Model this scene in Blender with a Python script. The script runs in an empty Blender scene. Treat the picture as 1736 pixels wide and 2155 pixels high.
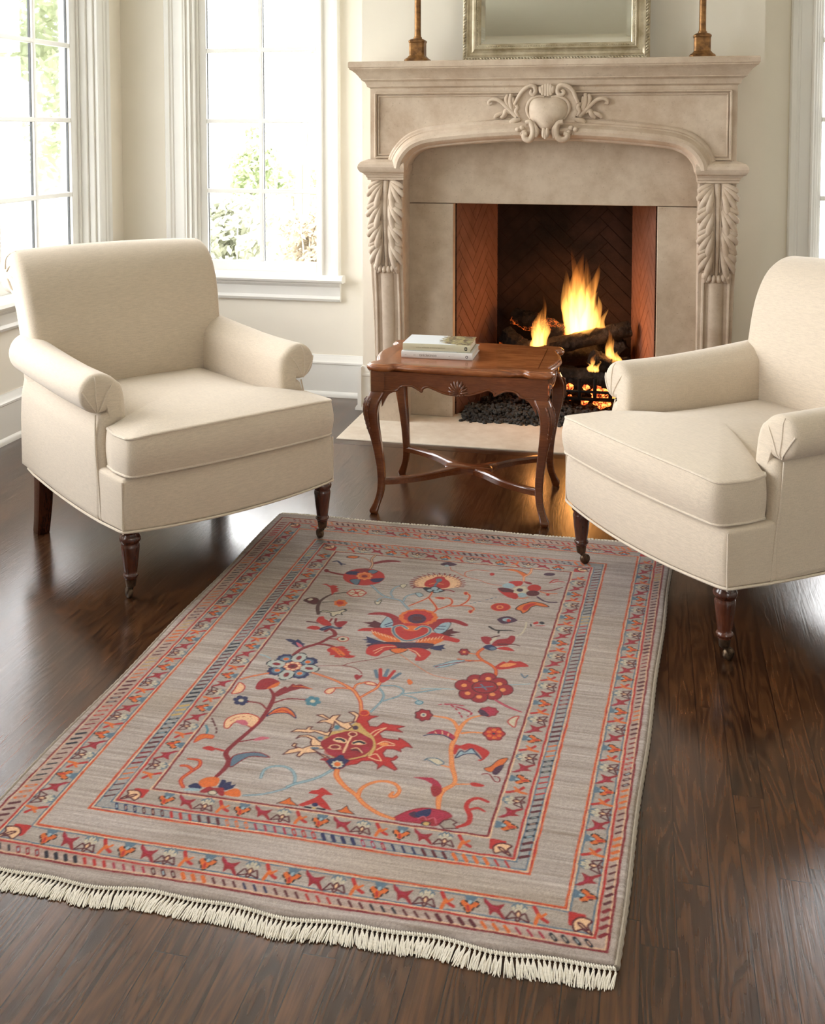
import bpy, bmesh, math, random
import numpy as np
from mathutils import Vector, Matrix, noise as mnoise
PI = math.pi
random.seed(7)
rng = np.random.default_rng(11)
SC = bpy.context.scene
COL = SC.collection

# ------------------------------------------------------------------ camera
FPX, CX, HOR = 2225.0, 868.0, 280.0          # focal length, centre and horizon of a 1736 x 2155 frame
PITCH, YAW, EYE = math.radians(3.5), math.radians(12.7), 1.3
CY = HOR + FPX * math.tan(PITCH)
FW = np.array([-math.sin(YAW) * math.cos(PITCH), math.cos(YAW) * math.cos(PITCH), -math.sin(PITCH)])
RT = np.array([math.cos(YAW), math.sin(YAW), 0.0])
UP = np.cross(RT, FW)


def ground(x, y, z=0.0):
    """point of the horizontal plane at height z seen at photo pixel x, y"""
    d = FW + (x - CX) / FPX * RT - (y - CY) / FPX * UP
    k = (z - EYE) / d[2]
    return (d[0] * k, d[1] * k)


cam = bpy.data.cameras.new('camera')
cam_o = bpy.data.objects.new('camera', cam)
COL.objects.link(cam_o)
cam.sensor_fit = 'VERTICAL'
cam.sensor_height = 36.0
cam.lens = FPX / 2155.0 * 36.0
cam.shift_y = -(1077.5 - CY) / 2155.0
cam.shift_x = 0.0
cam.clip_start = 0.05
M = Matrix(((RT[0], UP[0], -FW[0], 0), (RT[1], UP[1], -FW[1], 0), (RT[2], UP[2], -FW[2], EYE), (0, 0, 0, 1)))
cam_o.matrix_world = M
SC.camera = cam_o


# ------------------------------------------------------------------ materials
def srgb(r, g, b):
    def c(v):
        v /= 255.0
        return v / 12.92 if v <= 0.04045 else ((v + 0.055) / 1.055) ** 2.4
    return (c(r), c(g), c(b), 1.0)


class NT:
    def __init__(s, name):
        s.m = bpy.data.materials.new(name)
        s.m.use_nodes = True
        s.t = s.m.node_tree
        s.t.nodes.clear()
        s.out = s.n('ShaderNodeOutputMaterial')

    def n(s, kind, **kw):
        nd = s.t.nodes.new(kind)
        for k, v in kw.items():
            setattr(nd, k, v)
        return nd

    def l(s, a, b):
        s.t.links.new(a, b)

    def set(s, sock, v):
        if hasattr(v, 'node'):
            s.l(v, sock)
        else:
            sock.default_value = v

    def math(s, op, a, b=0.0, c=0.0, clamp=False):
        nd = s.n('ShaderNodeMath', operation=op, use_clamp=clamp)
        s.set(nd.inputs[0], a)
        s.set(nd.inputs[1], b)
        s.set(nd.inputs[2], c)
        return nd.outputs[0]

    def mix(s, f, a, b, blend='MIX'):
        nd = s.n('ShaderNodeMix', data_type='RGBA', blend_type=blend)
        s.set(nd.inputs[0], f)
        s.set(nd.inputs[6], a)
        s.set(nd.inputs[7], b)
        return nd.outputs[2]

    def coord(s, which='Object'):
        return s.n('ShaderNodeTexCoord').outputs[which]

    def mapping(s, vec, scale=(1, 1, 1), loc=(0, 0, 0), rot=(0, 0, 0)):
        nd = s.n('ShaderNodeMapping')
        s.l(vec, nd.inputs[0])
        nd.inputs[1].default_value = loc
        nd.inputs[2].default_value = rot
        nd.inputs[3].default_value = scale
        return nd.outputs[0]

    def noise(s, vec, scale=5, detail=3, rough=0.5, dist=0.0, out=0):
        nd = s.n('ShaderNodeTexNoise')
        if vec is not None:
            s.l(vec, nd.inputs['Vector'])
        nd.inputs['Scale'].default_value = scale
        nd.inputs['Detail'].default_value = detail
        nd.inputs['Roughness'].default_value = rough
        nd.inputs['Distortion'].default_value = dist
        return nd.outputs[out]

    def ramp(s, f, stops):
        nd = s.n('ShaderNodeValToRGB')
        s.set(nd.inputs[0], f)
        el = nd.color_ramp.elements
        while len(el) < len(stops):
            el.new(0.5)
        for e, (p, c) in zip(el, stops):
            e.position = p
            e.color = c
        return nd.outputs[0]

    def bump(s, h, strength=0.3, dist=0.01):
        nd = s.n('ShaderNodeBump')
        nd.inputs['Strength'].default_value = strength
        nd.inputs['Distance'].default_value = dist
        s.l(h, nd.inputs['Height'])
        return nd.outputs[0]

    def bsdf(s, color, rough=0.5, normal=None, metal=0.0, spec=0.5, coat=0.0, coat_r=0.1, sheen=0.0):
        nd = s.n('ShaderNodeBsdfPrincipled')
        s.set(nd.inputs['Base Color'], color)
        s.set(nd.inputs['Roughness'], rough)
        s.set(nd.inputs['Metallic'], metal)
        s.set(nd.inputs['Specular IOR Level'], spec)
        nd.inputs['Coat Weight'].default_value = coat
        nd.inputs['Coat Roughness'].default_value = coat_r
        nd.inputs['Sheen Weight'].default_value = sheen
        if normal is not None:
            s.l(normal, nd.inputs['Normal'])
        s.l(nd.outputs[0], s.out.inputs[0])
        return nd


def mat_paint(name, col, rough=0.6, var=0.04):
    t = NT(name)
    c = t.coord()
    n = t.noise(c, 9, 4)
    lo = tuple(v * (1 - var) for v in col[:3]) + (1,)
    t.bsdf(t.mix(n, lo, col), rough, t.bump(t.noise(c, 260, 2), 0.06, 0.002), spec=0.35)
    return t.m


def mat_fabric(name, col):
    t = NT(name)
    c = t.coord()
    w1 = t.noise(t.mapping(c, (520, 42, 520)), 1, 3)
    w2 = t.noise(t.mapping(c, (38, 520, 300)), 1, 3)
    w3 = t.noise(c, 420, 2)
    w = t.math('ADD', t.math('MULTIPLY', w1, 0.45), t.math('MULTIPLY', w2, 0.55))
    big = t.noise(c, 6, 3)
    lo = tuple(v * 0.90 for v in col[:3]) + (1,)
    hi = tuple(min(1, v * 1.05) for v in col[:3]) + (1,)
    cc = t.mix(t.ramp(w, [(0.38, (0, 0, 0, 1)), (0.60, (1, 1, 1, 1))]), lo, hi)
    cc = t.mix(t.math('MULTIPLY', big, 0.16), cc, tuple(v * 0.9 for v in col[:3]) + (1,))
    h = t.math('ADD', w, t.math('MULTIPLY', w3, 0.5))
    t.bsdf(cc, 0.88, t.bump(h, 0.35, 0.0015), spec=0.18, sheen=0.25)
    return t.m


def mat_stone(name, col, dark, bump=0.25, var=1.0):
    t = NT(name)
    c = t.coord()
    n1 = t.noise(c, 3.2, 6, 0.62, 0.4)
    n2 = t.noise(c, 17, 5, 0.65)
    n3 = t.noise(c, 95, 3, 0.6)
    f = t.math('ADD', t.math('MULTIPLY', n1, 0.6), t.math('MULTIPLY', n2, 0.4))
    cc = t.mix(t.ramp(f, [(0.38, (1, 1, 1, 1)), (0.60, (0, 0, 0, 1))]), col, dark)
    pit = t.ramp(n3, [(0.30, (1, 1, 1, 1)), (0.36, (0, 0, 0, 1))])
    cc = t.mix(t.math('MULTIPLY', pit, 0.30 * var), cc, tuple(v * 0.5 for v in dark[:3]) + (1,))
    h = t.math('ADD', t.math('MULTIPLY', n2, 0.5), t.math('MULTIPLY', n3, 0.6))
    t.bsdf(cc, 0.72, t.bump(h, bump, 0.004), spec=0.3)
    return t.m


def mat_wood(name, base, dark, scale=(30, 30, 3), rough=0.25, coat=0.3, gain=22.0):
    t = NT(name)
    c = t.coord()
    v = t.mapping(c, scale)
    n = t.noise(v, 0.55, 4, 0.55, 0.6)
    w = t.math('SINE', t.math('MULTIPLY', n, gain))
    w = t.math('MULTIPLY_ADD', w, 0.5, 0.5)
    fine = t.noise(t.mapping(c, tuple(k * 9 for k in scale)), 1.0, 3)
    f = t.math('ADD', t.math('MULTIPLY', w, 0.45), t.math('MULTIPLY', fine, 0.55))
    cc = t.mix(t.ramp(f, [(0.25, (0, 0, 0, 1)), (0.75, (1, 1, 1, 1))]), dark, base)
    t.bsdf(cc, rough, t.bump(fine, 0.08, 0.002), spec=0.5, coat=coat, coat_r=0.12)
    return t.m


def mat_metal(name, col, dark, rough=0.35, scale=24, metal=1.0):
    t = NT(name)
    c = t.coord()
    n = t.noise(c, scale, 5, 0.6)
    cc = t.mix(t.ramp(n, [(0.35, (0, 0, 0, 1)), (0.65, (1, 1, 1, 1))]), dark, col)
    t.bsdf(cc, t.math('MULTIPLY_ADD', n, 0.25, rough - 0.1), t.bump(n, 0.12, 0.003), metal=metal)
    return t.m


def mat_plain(name, col, rough=0.6, spec=0.4):
    t = NT(name)
    n = t.noise(t.coord(), 60, 3)
    t.bsdf(t.mix(n, tuple(v * 0.9 for v in col[:3]) + (1,), col), rough, spec=spec)
    return t.m


# ------------------------------------------------------------------ mesh building
class MB:
    def __init__(s):
        s.v, s.f = [], []

    def add(s, vs, fs):
        o = len(s.v)
        s.v += [tuple(p) for p in vs]
        s.f += [tuple(i + o for i in f) for f in fs]
        return s

    def box(s, x0, x1, y0, y1, z0, z1):
        v = [(x, y, z) for z in (z0, z1) for y in (y0, y1) for x in (x0, x1)]
        f = [(0, 2, 3, 1), (4, 5, 7, 6), (0, 1, 5, 4), (2, 6, 7, 3), (0, 4, 6, 2), (1, 3, 7, 5)]
        return s.add(v, f)

    def rings(s, rings, cap0=True, cap1=True, closed=True):
        n = len(rings[0])
        v = [p for r in rings for p in r]
        f = []
        for i in range(len(rings) - 1):
            for j in range(n if closed else n - 1):
                k = (j + 1) % n
                f.append((i * n + j, i * n + k, (i + 1) * n + k, (i + 1) * n + j))
        if cap0:
            f.append(tuple(range(n - 1, -1, -1)))
        if cap1:
            f.append(tuple(range((len(rings) - 1) * n, len(rings) * n)))
        return s.add(v, f)

    def lathe(s, prof, seg=20, at=(0, 0, 0), sq=None):
        """profile of (radius, z); sq turns the section into a square of that exponent"""
        rs = []
        for r, z in prof:
            ring = []
            for k in range(seg):
                a = 2 * PI * (k + 0.5) / seg
                q = 1.0
                if sq:
                    q = (abs(math.cos(a)) ** sq + abs(math.sin(a)) ** sq) ** (-1 / sq)
                ring.append((at[0] + r * q * math.cos(a), at[1] + r * q * math.sin(a), at[2] + z))
            rs.append(ring)
        return s.rings(rs)

    def prism(s, poly, d0, d1, axes='xzy'):
        """polygon (a, b) pushed from d0 to d1; axes names where a, b and depth go"""
        def P(a, b, d):
            q = {axes[0]: a, axes[1]: b, axes[2]: d}
            return (q['x'], q['y'], q['z'])
        return s.rings([[P(a, b, d0) for a, b in poly], [P(a, b, d1) for a, b in poly]])

    def sweep(s, path, rad, seg=10, up=None, flat=1.0, caps=True, sect=None, closed=False):
        """tube along a path; radius may vary; flat squeezes it along 'up'"""
        P = [Vector(p) for p in path]
        n = len(P)
        if not hasattr(rad, '__len__'):
            rad = [rad] * n
        rs = []
        U = Vector(up) if up is not None else None
        prev = None
        for i in range(n):
            if closed:
                t = P[(i + 1) % n] - P[i - 1]
            else:
                t = P[min(i + 1, n - 1)] - P[max(i - 1, 0)]
            t.normalize()
            if U is not None:
                b = U - t * U.dot(t)
                if b.length < 1e-4:
                    b = t.orthogonal()
            elif prev is None:
                b = t.orthogonal()
            else:
                b = prev - t * prev.dot(t)
            b.normalize()
            prev = b
            a = t.cross(b)
            ring = []
            if sect is not None:
                for (p, q) in sect:
                    ring.append(P[i] + a * (p * rad[i]) + b * (q * rad[i]))
            else:
                for k in range(seg):
                    w = 2 * PI * k / seg
                    ring.append(P[i] + a * (math.cos(w) * rad[i]) + b * (math.sin(w) * rad[i] * flat))
            rs.append(ring)
        if closed:
            rs.append(rs[0])
            return s.rings(rs, False, False)
        return s.rings(rs, caps, caps)

    def ball(s, c, r, seg=10, rings=7):
        if not hasattr(r, '__len__'):
            r = (r, r, r)
        rs = []
        for i in range(rings + 1):
            a = -PI / 2 + PI * i / rings
            q = max(math.cos(a), 0.02)
            rs.append([(c[0] + r[0] * q * math.cos(2 * PI * k / seg), c[1] + r[1] * q * math.sin(2 * PI * k / seg),
                        c[2] + r[2] * math.sin(a)) for k in range(seg)])
        return s.rings(rs)

    def xf(s, m):
        s.v = [tuple(m @ Vector(p)) for p in s.v]
        return s

    def build(s, name, mat, parent=None, smooth=True, bevel=0.0, angle=40, subsurf=0, seg=2, props=None):
        me = bpy.data.meshes.new(name)
        me.from_pydata(s.v, [], s.f)
        me.update()
        bm = bmesh.new()
        bm.from_mesh(me)
        bmesh.ops.recalc_face_normals(bm, faces=bm.faces)
        bm.to_mesh(me)
        bm.free()
        if smooth:
            me.polygons.foreach_set('use_smooth', [True] * len(me.polygons))
            try:
                me.set_sharp_from_angle(angle=math.radians(angle))
            except Exception:
                pass
        me.materials.append(mat)
        o = bpy.data.objects.new(name, me)
        COL.objects.link(o)
        if parent is not None:
            o.parent = parent
        if bevel:
            b = o.modifiers.new('bevel', 'BEVEL')
            b.width = bevel
            b.segments = seg
            b.limit_method = 'ANGLE'
            b.angle_limit = math.radians(38)
            b.harden_normals = False
        if subsurf:
            q = o.modifiers.new('smooth', 'SUBSURF')
            q.levels = q.render_levels = subsurf
        if props:
            for k, v in props.items():
                o[k] = v
        return o


def tag(o, label=None, cat=None, group=None, kind=None):
    if label:
        o['label'] = label
    if cat:
        o['category'] = cat
    if group:
        o['group'] = group
    if kind:
        o['kind'] = kind
    return o


def thing(name, label=None, cat=None, loc=(0, 0, 0), rz=0.0, group=None, kind=None):
    o = bpy.data.objects.new(name, None)
    o.empty_display_size = 0.1
    COL.objects.link(o)
    o.location = loc
    o.rotation_euler = (0, 0, rz)
    return tag(o, label, cat, group, kind)


def copy_tree(o, parent=None):
    c = o.copy()
    COL.objects.link(c)
    if parent is not None:
        c.parent = parent
    for ch in list(o.children):
        copy_tree(ch, c)
    return c


def smooth_path(pts, n=8, closed=False):
    """Catmull-Rom through the points"""
    P = [np.array(p, float) for p in pts]
    m = len(P)
    out = []
    for i in range(m if closed else m - 1):
        if closed:
            p0, p1, p2, p3 = P[i - 1], P[i], P[(i + 1) % m], P[(i + 2) % m]
        else:
            p0, p1, p2, p3 = P[max(i - 1, 0)], P[i], P[i + 1], P[min(i + 2, m - 1)]
        for k in range(n):
            t = k / n
            out.append(tuple(0.5 * ((2 * p1) + (p2 - p0) * t + (2 * p0 - 5 * p1 + 4 * p2 - p3) * t * t
                                    + (3 * p1 - p0 - 3 * p2 + p3) * t ** 3)))
    if not closed:
        out.append(tuple(P[-1]))
    return out


def chaikin(poly, it=2, k=0.25):
    for _ in range(it):
        q = []
        m = len(poly)
        for i in range(m):
            a, b = poly[i], poly[(i + 1) % m]
            q.append((a[0] * (1 - k) + b[0] * k, a[1] * (1 - k) + b[1] * k))
            q.append((a[0] * k + b[0] * (1 - k), a[1] * k + b[1] * (1 - k)))
        poly = q
    return poly


def round_poly(poly, r, n=5):
    """corner rounding by quadratic arcs; r is a number or one per corner"""
    out = []
    m = len(poly)
    for i in range(m):
        rr = r[i] if hasattr(r, '__len__') else r
        p = np.array(poly[i], float)
        a = np.array(poly[i - 1], float) - p
        b = np.array(poly[(i + 1) % m], float) - p
        la, lb = np.hypot(*a), np.hypot(*b)
        q = min(rr, la * 0.49, lb * 0.49)
        if q < 1e-5:
            out.append(tuple(p))
            continue
        s, e = p + a / la * q, p + b / lb * q
        for k in range(n + 1):
            t = k / n
            out.append(tuple(s * (1 - t) ** 2 + p * 2 * t * (1 - t) + e * t * t))
    return out


def resample(poly, step):
    out = []
    m = len(poly)
    for i in range(m):
        a, b = np.array(poly[i], float), np.array(poly[(i + 1) % m], float)
        k = max(1, int(np.hypot(*(b - a)) / step))
        for j in range(k):
            out.append(tuple(a + (b - a) * j / k))
    return out


def inset(poly, d):
    m = len(poly)
    A = np.array(poly, float)
    area = 0.5 * np.sum(A[:, 0] * np.roll(A[:, 1], -1) - np.roll(A[:, 0], -1) * A[:, 1])
    e = np.roll(A, -1, 0) - np.roll(A, 1, 0)
    L = np.maximum(np.hypot(e[:, 0], e[:, 1]), 1e-9)
    nrm = np.stack([-e[:, 1] / L, e[:, 0] / L], 1) * (1 if area > 0 else -1)
    return [tuple(p) for p in A + nrm * d]


def soft(mb, plan, c0, c1, r, fn, crown0=0.0, crown1=0.0, arc=5, side=3, belly=0.0, cap=(0.92, 0.78, 0.58, 0.35, 0.12)):
    """a padded slab: plan polygon, from c0 to c1, edges rounded by r, faces crowned"""
    ctr = np.mean(np.array(plan, float), 0)
    R = []

    def scaled(pl, k):
        return [(ctr[0] + (p[0] - ctr[0]) * k, ctr[1] + (p[1] - ctr[1]) * k) for p in pl]
    base = inset(plan, r)
    for k in reversed(cap):
        R.append([(a, b, c0 - crown0 * (1 - k ** 2.2)) for a, b in scaled(base, k)])
    for i in range(arc + 1):
        w = PI / 2 * i / arc
        R.append([(a, b, c0 + r - r * math.cos(w)) for a, b in inset(plan, r * (1 - math.sin(w)))])
    for i in range(1, side):
        t = i / side
        R.append([(a, b, c0 + r + (c1 - c0 - 2 * r) * t) for a, b in inset(plan, -belly * math.sin(PI * t))])
    for i in range(arc + 1):
        w = PI / 2 * i / arc
        R.append([(a, b, c1 - r + r * math.sin(w)) for a, b in inset(plan, r * (1 - math.cos(w)))])
    for k in cap:
        R.append([(a, b, c1 + crown1 * (1 - k ** 2.2)) for a, b in scaled(base, k)])
    mb.rings([[fn(a, b, c) for a, b, c in ring] for ring in R])
    return mb
# ------------------------------------------------------------------ room shell
YB, XL, XR, YF, ZC = 4.957, -2.64, 2.70, -1.3, 2.80      # back wall, left wall, right wall, front wall, ceiling
BRX0, BRX1, BRY = -1.31, 0.466, 4.75                     # chimney breast
WALL = mat_paint('wall_paint', srgb(241, 235, 222), 0.7)
TRIM = mat_paint('trim_paint', srgb(236, 235, 230), 0.38, 0.02)
CEIL = mat_paint('ceiling_paint', srgb(240, 238, 230), 0.8)


def mat_floor():
    t = NT('floor_boards')
    c = t.coord()
    sp = t.n('ShaderNodeSeparateXYZ')
    t.l(c, sp.inputs[0])
    x, y = sp.outputs[0], sp.outputs[1]
    W = 0.058
    u = t.math('DIVIDE', x, W)
    iu = t.math('FLOOR', u)
    fu = t.math('FRACT', u)
    wn = t.n('ShaderNodeTexWhiteNoise', noise_dimensions='1D')
    t.l(iu, wn.inputs['W'])
    off = wn.outputs['Value']
    v = t.math('ADD', t.math('DIVIDE', y, 0.95), t.math('MULTIPLY', off, 7.3))
    iv = t.math('FLOOR', v)
    fv = t.math('FRACT', v)
    wn2 = t.n('ShaderNodeTexWhiteNoise', noise_dimensions='2D')
    cb = t.n('ShaderNodeCombineXYZ')
    t.l(iu, cb.inputs[0])
    t.l(iv, cb.inputs[1])
    t.l(cb.outputs[0], wn2.inputs['Vector'])
    rnd = wn2.outputs['Value']
    # joints
    ju = t.math('MINIMUM', fu, t.math('SUBTRACT', 1.0, fu))
    jv = t.math('MINIMUM', fv, t.math('SUBTRACT', 1.0, fv))
    gap = t.math('MAXIMUM', t.math('LESS_THAN', ju, 0.018), t.math('LESS_THAN', jv, 0.0011))
    # grain
    cb2 = t.n('ShaderNodeCombineXYZ')
    t.l(t.math('ADD', x, t.math('MULTIPLY', rnd, 3.1)), cb2.inputs[0])
    t.l(t.math('ADD', y, t.math('MULTIPLY', rnd, 17.0)), cb2.inputs[1])
    t.l(t.math('MULTIPLY', rnd, 9.0), cb2.inputs[2])
    g = cb2.outputs[0]
    n1 = t.noise(t.mapping(g, (15, 1.7, 1)), 1.0, 2.5, 0.5, 0.35)
    rings = t.math('MULTIPLY_ADD', t.math('SINE', t.math('MULTIPLY', n1, 78.0)), 0.5, 0.5)
    fine = t.noise(t.mapping(g, (230, 5, 1)), 1.0, 4, 0.65)
    blot = t.noise(t.mapping(g, (14, 5, 1)), 1.0, 4, 0.6)
    f = t.math('ADD', t.math('ADD', t.math('MULTIPLY', rings, 0.26), t.math('MULTIPLY', fine, 0.52)),
               t.math('MULTIPLY', blot, 0.38))
    cc = t.ramp(f, [(0.20, srgb(16, 9, 6)), (0.45, srgb(48, 28, 16)), (0.70, srgb(88, 55, 31)), (0.95, srgb(116, 74, 42))])
    cc = t.mix(0.42, cc, t.mix(rnd, srgb(30, 17, 10), srgb(84, 52, 30)))
    cc = t.mix(t.math('MULTIPLY', gap, 0.85), cc, srgb(18, 10, 7))
    h = t.math('SUBTRACT', t.math('ADD', t.math('MULTIPLY', rings, 0.15), t.math('MULTIPLY', fine, 0.75)),
               t.math('MULTIPLY', gap, 2.5))
    wav = t.noise(t.mapping(c, (7, 1.2, 1)), 1.0, 2)
    rough = t.math('ADD', t.math('MULTIPLY_ADD', fine, 0.10, 0.16), t.math('MULTIPLY', blot, 0.06))
    nb = t.n('ShaderNodeBump')
    nb.inputs['Strength'].default_value = 0.10
    nb.inputs['Distance'].default_value = 0.004
    t.l(t.math('ADD', h, t.math('MULTIPLY', wav, 0.5)), nb.inputs['Height'])
    t.bsdf(cc, rough, nb.outputs[0], spec=0.5, coat=0.22, coat_r=0.18)
    return t.m


def structure(mb, name, mat, **kw):
    return tag(mb.build(name, mat, **kw), kind='structure')


structure(MB().box(XL - 0.2, XR + 0.2, YF - 0.2, YB + 0.2, -0.12, 0.0), 'floor', mat_floor(), smooth=False)
structure(MB().box(XL - 0.2, XR + 0.2, YF - 0.2, YB + 0.5, ZC, ZC + 0.12), 'ceiling', CEIL, smooth=False)


def wall_panels(mb, put, a0, a1, holes, depth):
    """wall strip from a0 to a1 with window holes (h0, h1, z0, z1)"""
    cur = a0
    for h0, h1, z0, z1 in sorted(holes):
        put(mb, cur, h0, 0, ZC, depth)
        put(mb, h0, h1, 0, z0, depth)
        put(mb, h0, h1, z1, ZC, depth)
        cur = h1
    put(mb, cur, a1, 0, ZC, depth)


WZ0, WZ1 = 0.600, 2.500                       # window holes
HB = [(-2.285, -1.580, WZ0, WZ1), (0.70, 1.44, WZ0, WZ1)]
HL = [(3.62, 4.69, WZ0, WZ1), (2.15, 3.22, WZ0, WZ1), (0.3, 1.37, WZ0, WZ1)]  # second and third holes are out of view, added for more daylight
HR = []
HF = [(1.55, 2.15, WZ0, WZ1)]  # unseen hole behind the camera, added to let in extra light
TH = 0.16
mb = MB()
wall_panels(mb, lambda m, a, b, z0, z1, d: m.box(a, b, YB, YB + d, z0, z1), XL, -1.0, [HB[0]], TH)
wall_panels(mb, lambda m, a, b, z0, z1, d: m.box(a, b, YB, YB + d, z0, z1), 0.2, XR, [HB[1]], TH)
mb.box(-1.0, 0.2, YB, YB + TH, 1.5, ZC)
structure(mb, 'wall_back', WALL, smooth=False)
mb = MB()
wall_panels(mb, lambda m, a, b, z0, z1, d: m.box(XL - d, XL, a, b, z0, z1), YF, YB + TH, HL, TH)
structure(mb, 'wall_left', WALL, smooth=False)
mb = MB()
wall_panels(mb, lambda m, a, b, z0, z1, d: m.box(XR, XR + d, a, b, z0, z1), YF, YB + TH, HR, TH)
structure(mb, 'wall_right', WALL, smooth=False)
mb = MB()
wall_panels(mb, lambda m, a, b, z0, z1, d: m.box(a, b, YF - d, YF, z0, z1), XL - TH, XR + TH, HF, TH)
structure(mb, 'wall_front', WALL, smooth=False)
mb = MB()
mb.box(BRX0, -0.90, BRY, YB, 0, ZC).box(0.06, BRX1, BRY, YB, 0, ZC).box(-0.90, 0.06, BRY, YB, 1.5, ZC)
structure(mb, 'wall_chimney', WALL, smooth=False)


# baseboards: profile (out, z) run along walls
BB = [(0, 0), (0.030, 0), (0.030, 0.012), (0.024, 0.022), (0.018, 0.026), (0.018, 0.160), (0.022, 0.164), (0.022, 0.172),
      (0.014, 0.180), (0.012, 0.190), (0.006, 0.198), (0.004, 0.206), (0, 0.206)]


def run_profile(mb, prof, p0, p1, outn):
    d0 = [(p0[0] + outn[0] * o, p0[1] + outn[1] * o, z) for o, z in prof]
    d1 = [(p1[0] + outn[0] * o, p1[1] + outn[1] * o, z) for o, z in prof]
    mb.rings([d0, d1])


mb = MB()
run_profile(mb, BB, (XL, YB), (BRX0, YB), (0, -1))
run_profile(mb, BB, (BRX1, YB), (XR, YB), (0, -1))
structure(mb, 'baseboard_back', TRIM)
mb = MB()
run_profile(mb, BB, (XL, YF), (XL, YB), (1, 0))
structure(mb, 'baseboard_left', TRIM)
mb = MB()
run_profile(mb, BB, (XR, YF), (XR, YB), (-1, 0))
structure(mb, 'baseboard_right', TRIM)
mb = MB()
run_profile(mb, BB, (XL, YF), (XR, YF), (0, 1))
structure(mb, 'baseboard_front', TRIM)
mb = MB()
run_profile(mb, BB, (BRX0, BRY), (-1.21, BRY), (0, -1))
run_profile(mb, BB, (BRX0, BRY - 0.03), (BRX0, YB), (-1, 0))
run_profile(mb, BB, (0.345, BRY), (BRX1, BRY), (0, -1))
run_profile(mb, BB, (BRX1, BRY - 0.03), (BRX1, YB), (1, 0))
structure(mb, 'baseboard_chimney', TRIM)


# windows, built on a plane: a = along the wall, z up, o = out into the room
def mat_glass():
    t = NT('window_glass')
    tr = t.n('ShaderNodeBsdfTransparent')
    tr.inputs[0].default_value = (0.98, 0.98, 0.98, 1)
    gl = t.n('ShaderNodeBsdfGlossy')
    gl.inputs['Roughness'].default_value = 0.02
    fr = t.n('ShaderNodeFresnel')
    fr.inputs[0].default_value = 1.3
    mx = t.n('ShaderNodeMixShader')
    t.l(t.math('MULTIPLY', fr.outputs[0], 0.7), mx.inputs[0])
    t.l(tr.outputs[0], mx.inputs[1])
    t.l(gl.outputs[0], mx.inputs[2])
    t.l(mx.outputs[0], t.out.inputs[0])
    return t.m


GLASS = mat_glass()
GASKET = mat_plain('glazing_edge', srgb(70, 72, 74), 0.5)
CAS = [(0.0, 0.000), (0.0, 0.018), (0.006, 0.024), (0.014, 0.024), (0.018, 0.014), (0.030, 0.012), (0.060, 0.014),
       (0.064, 0.020), (0.072, 0.022), (0.078, 0.030), (0.098, 0.032), (0.104, 0.026), (0.104, 0.0)]   # (across, out)


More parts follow.
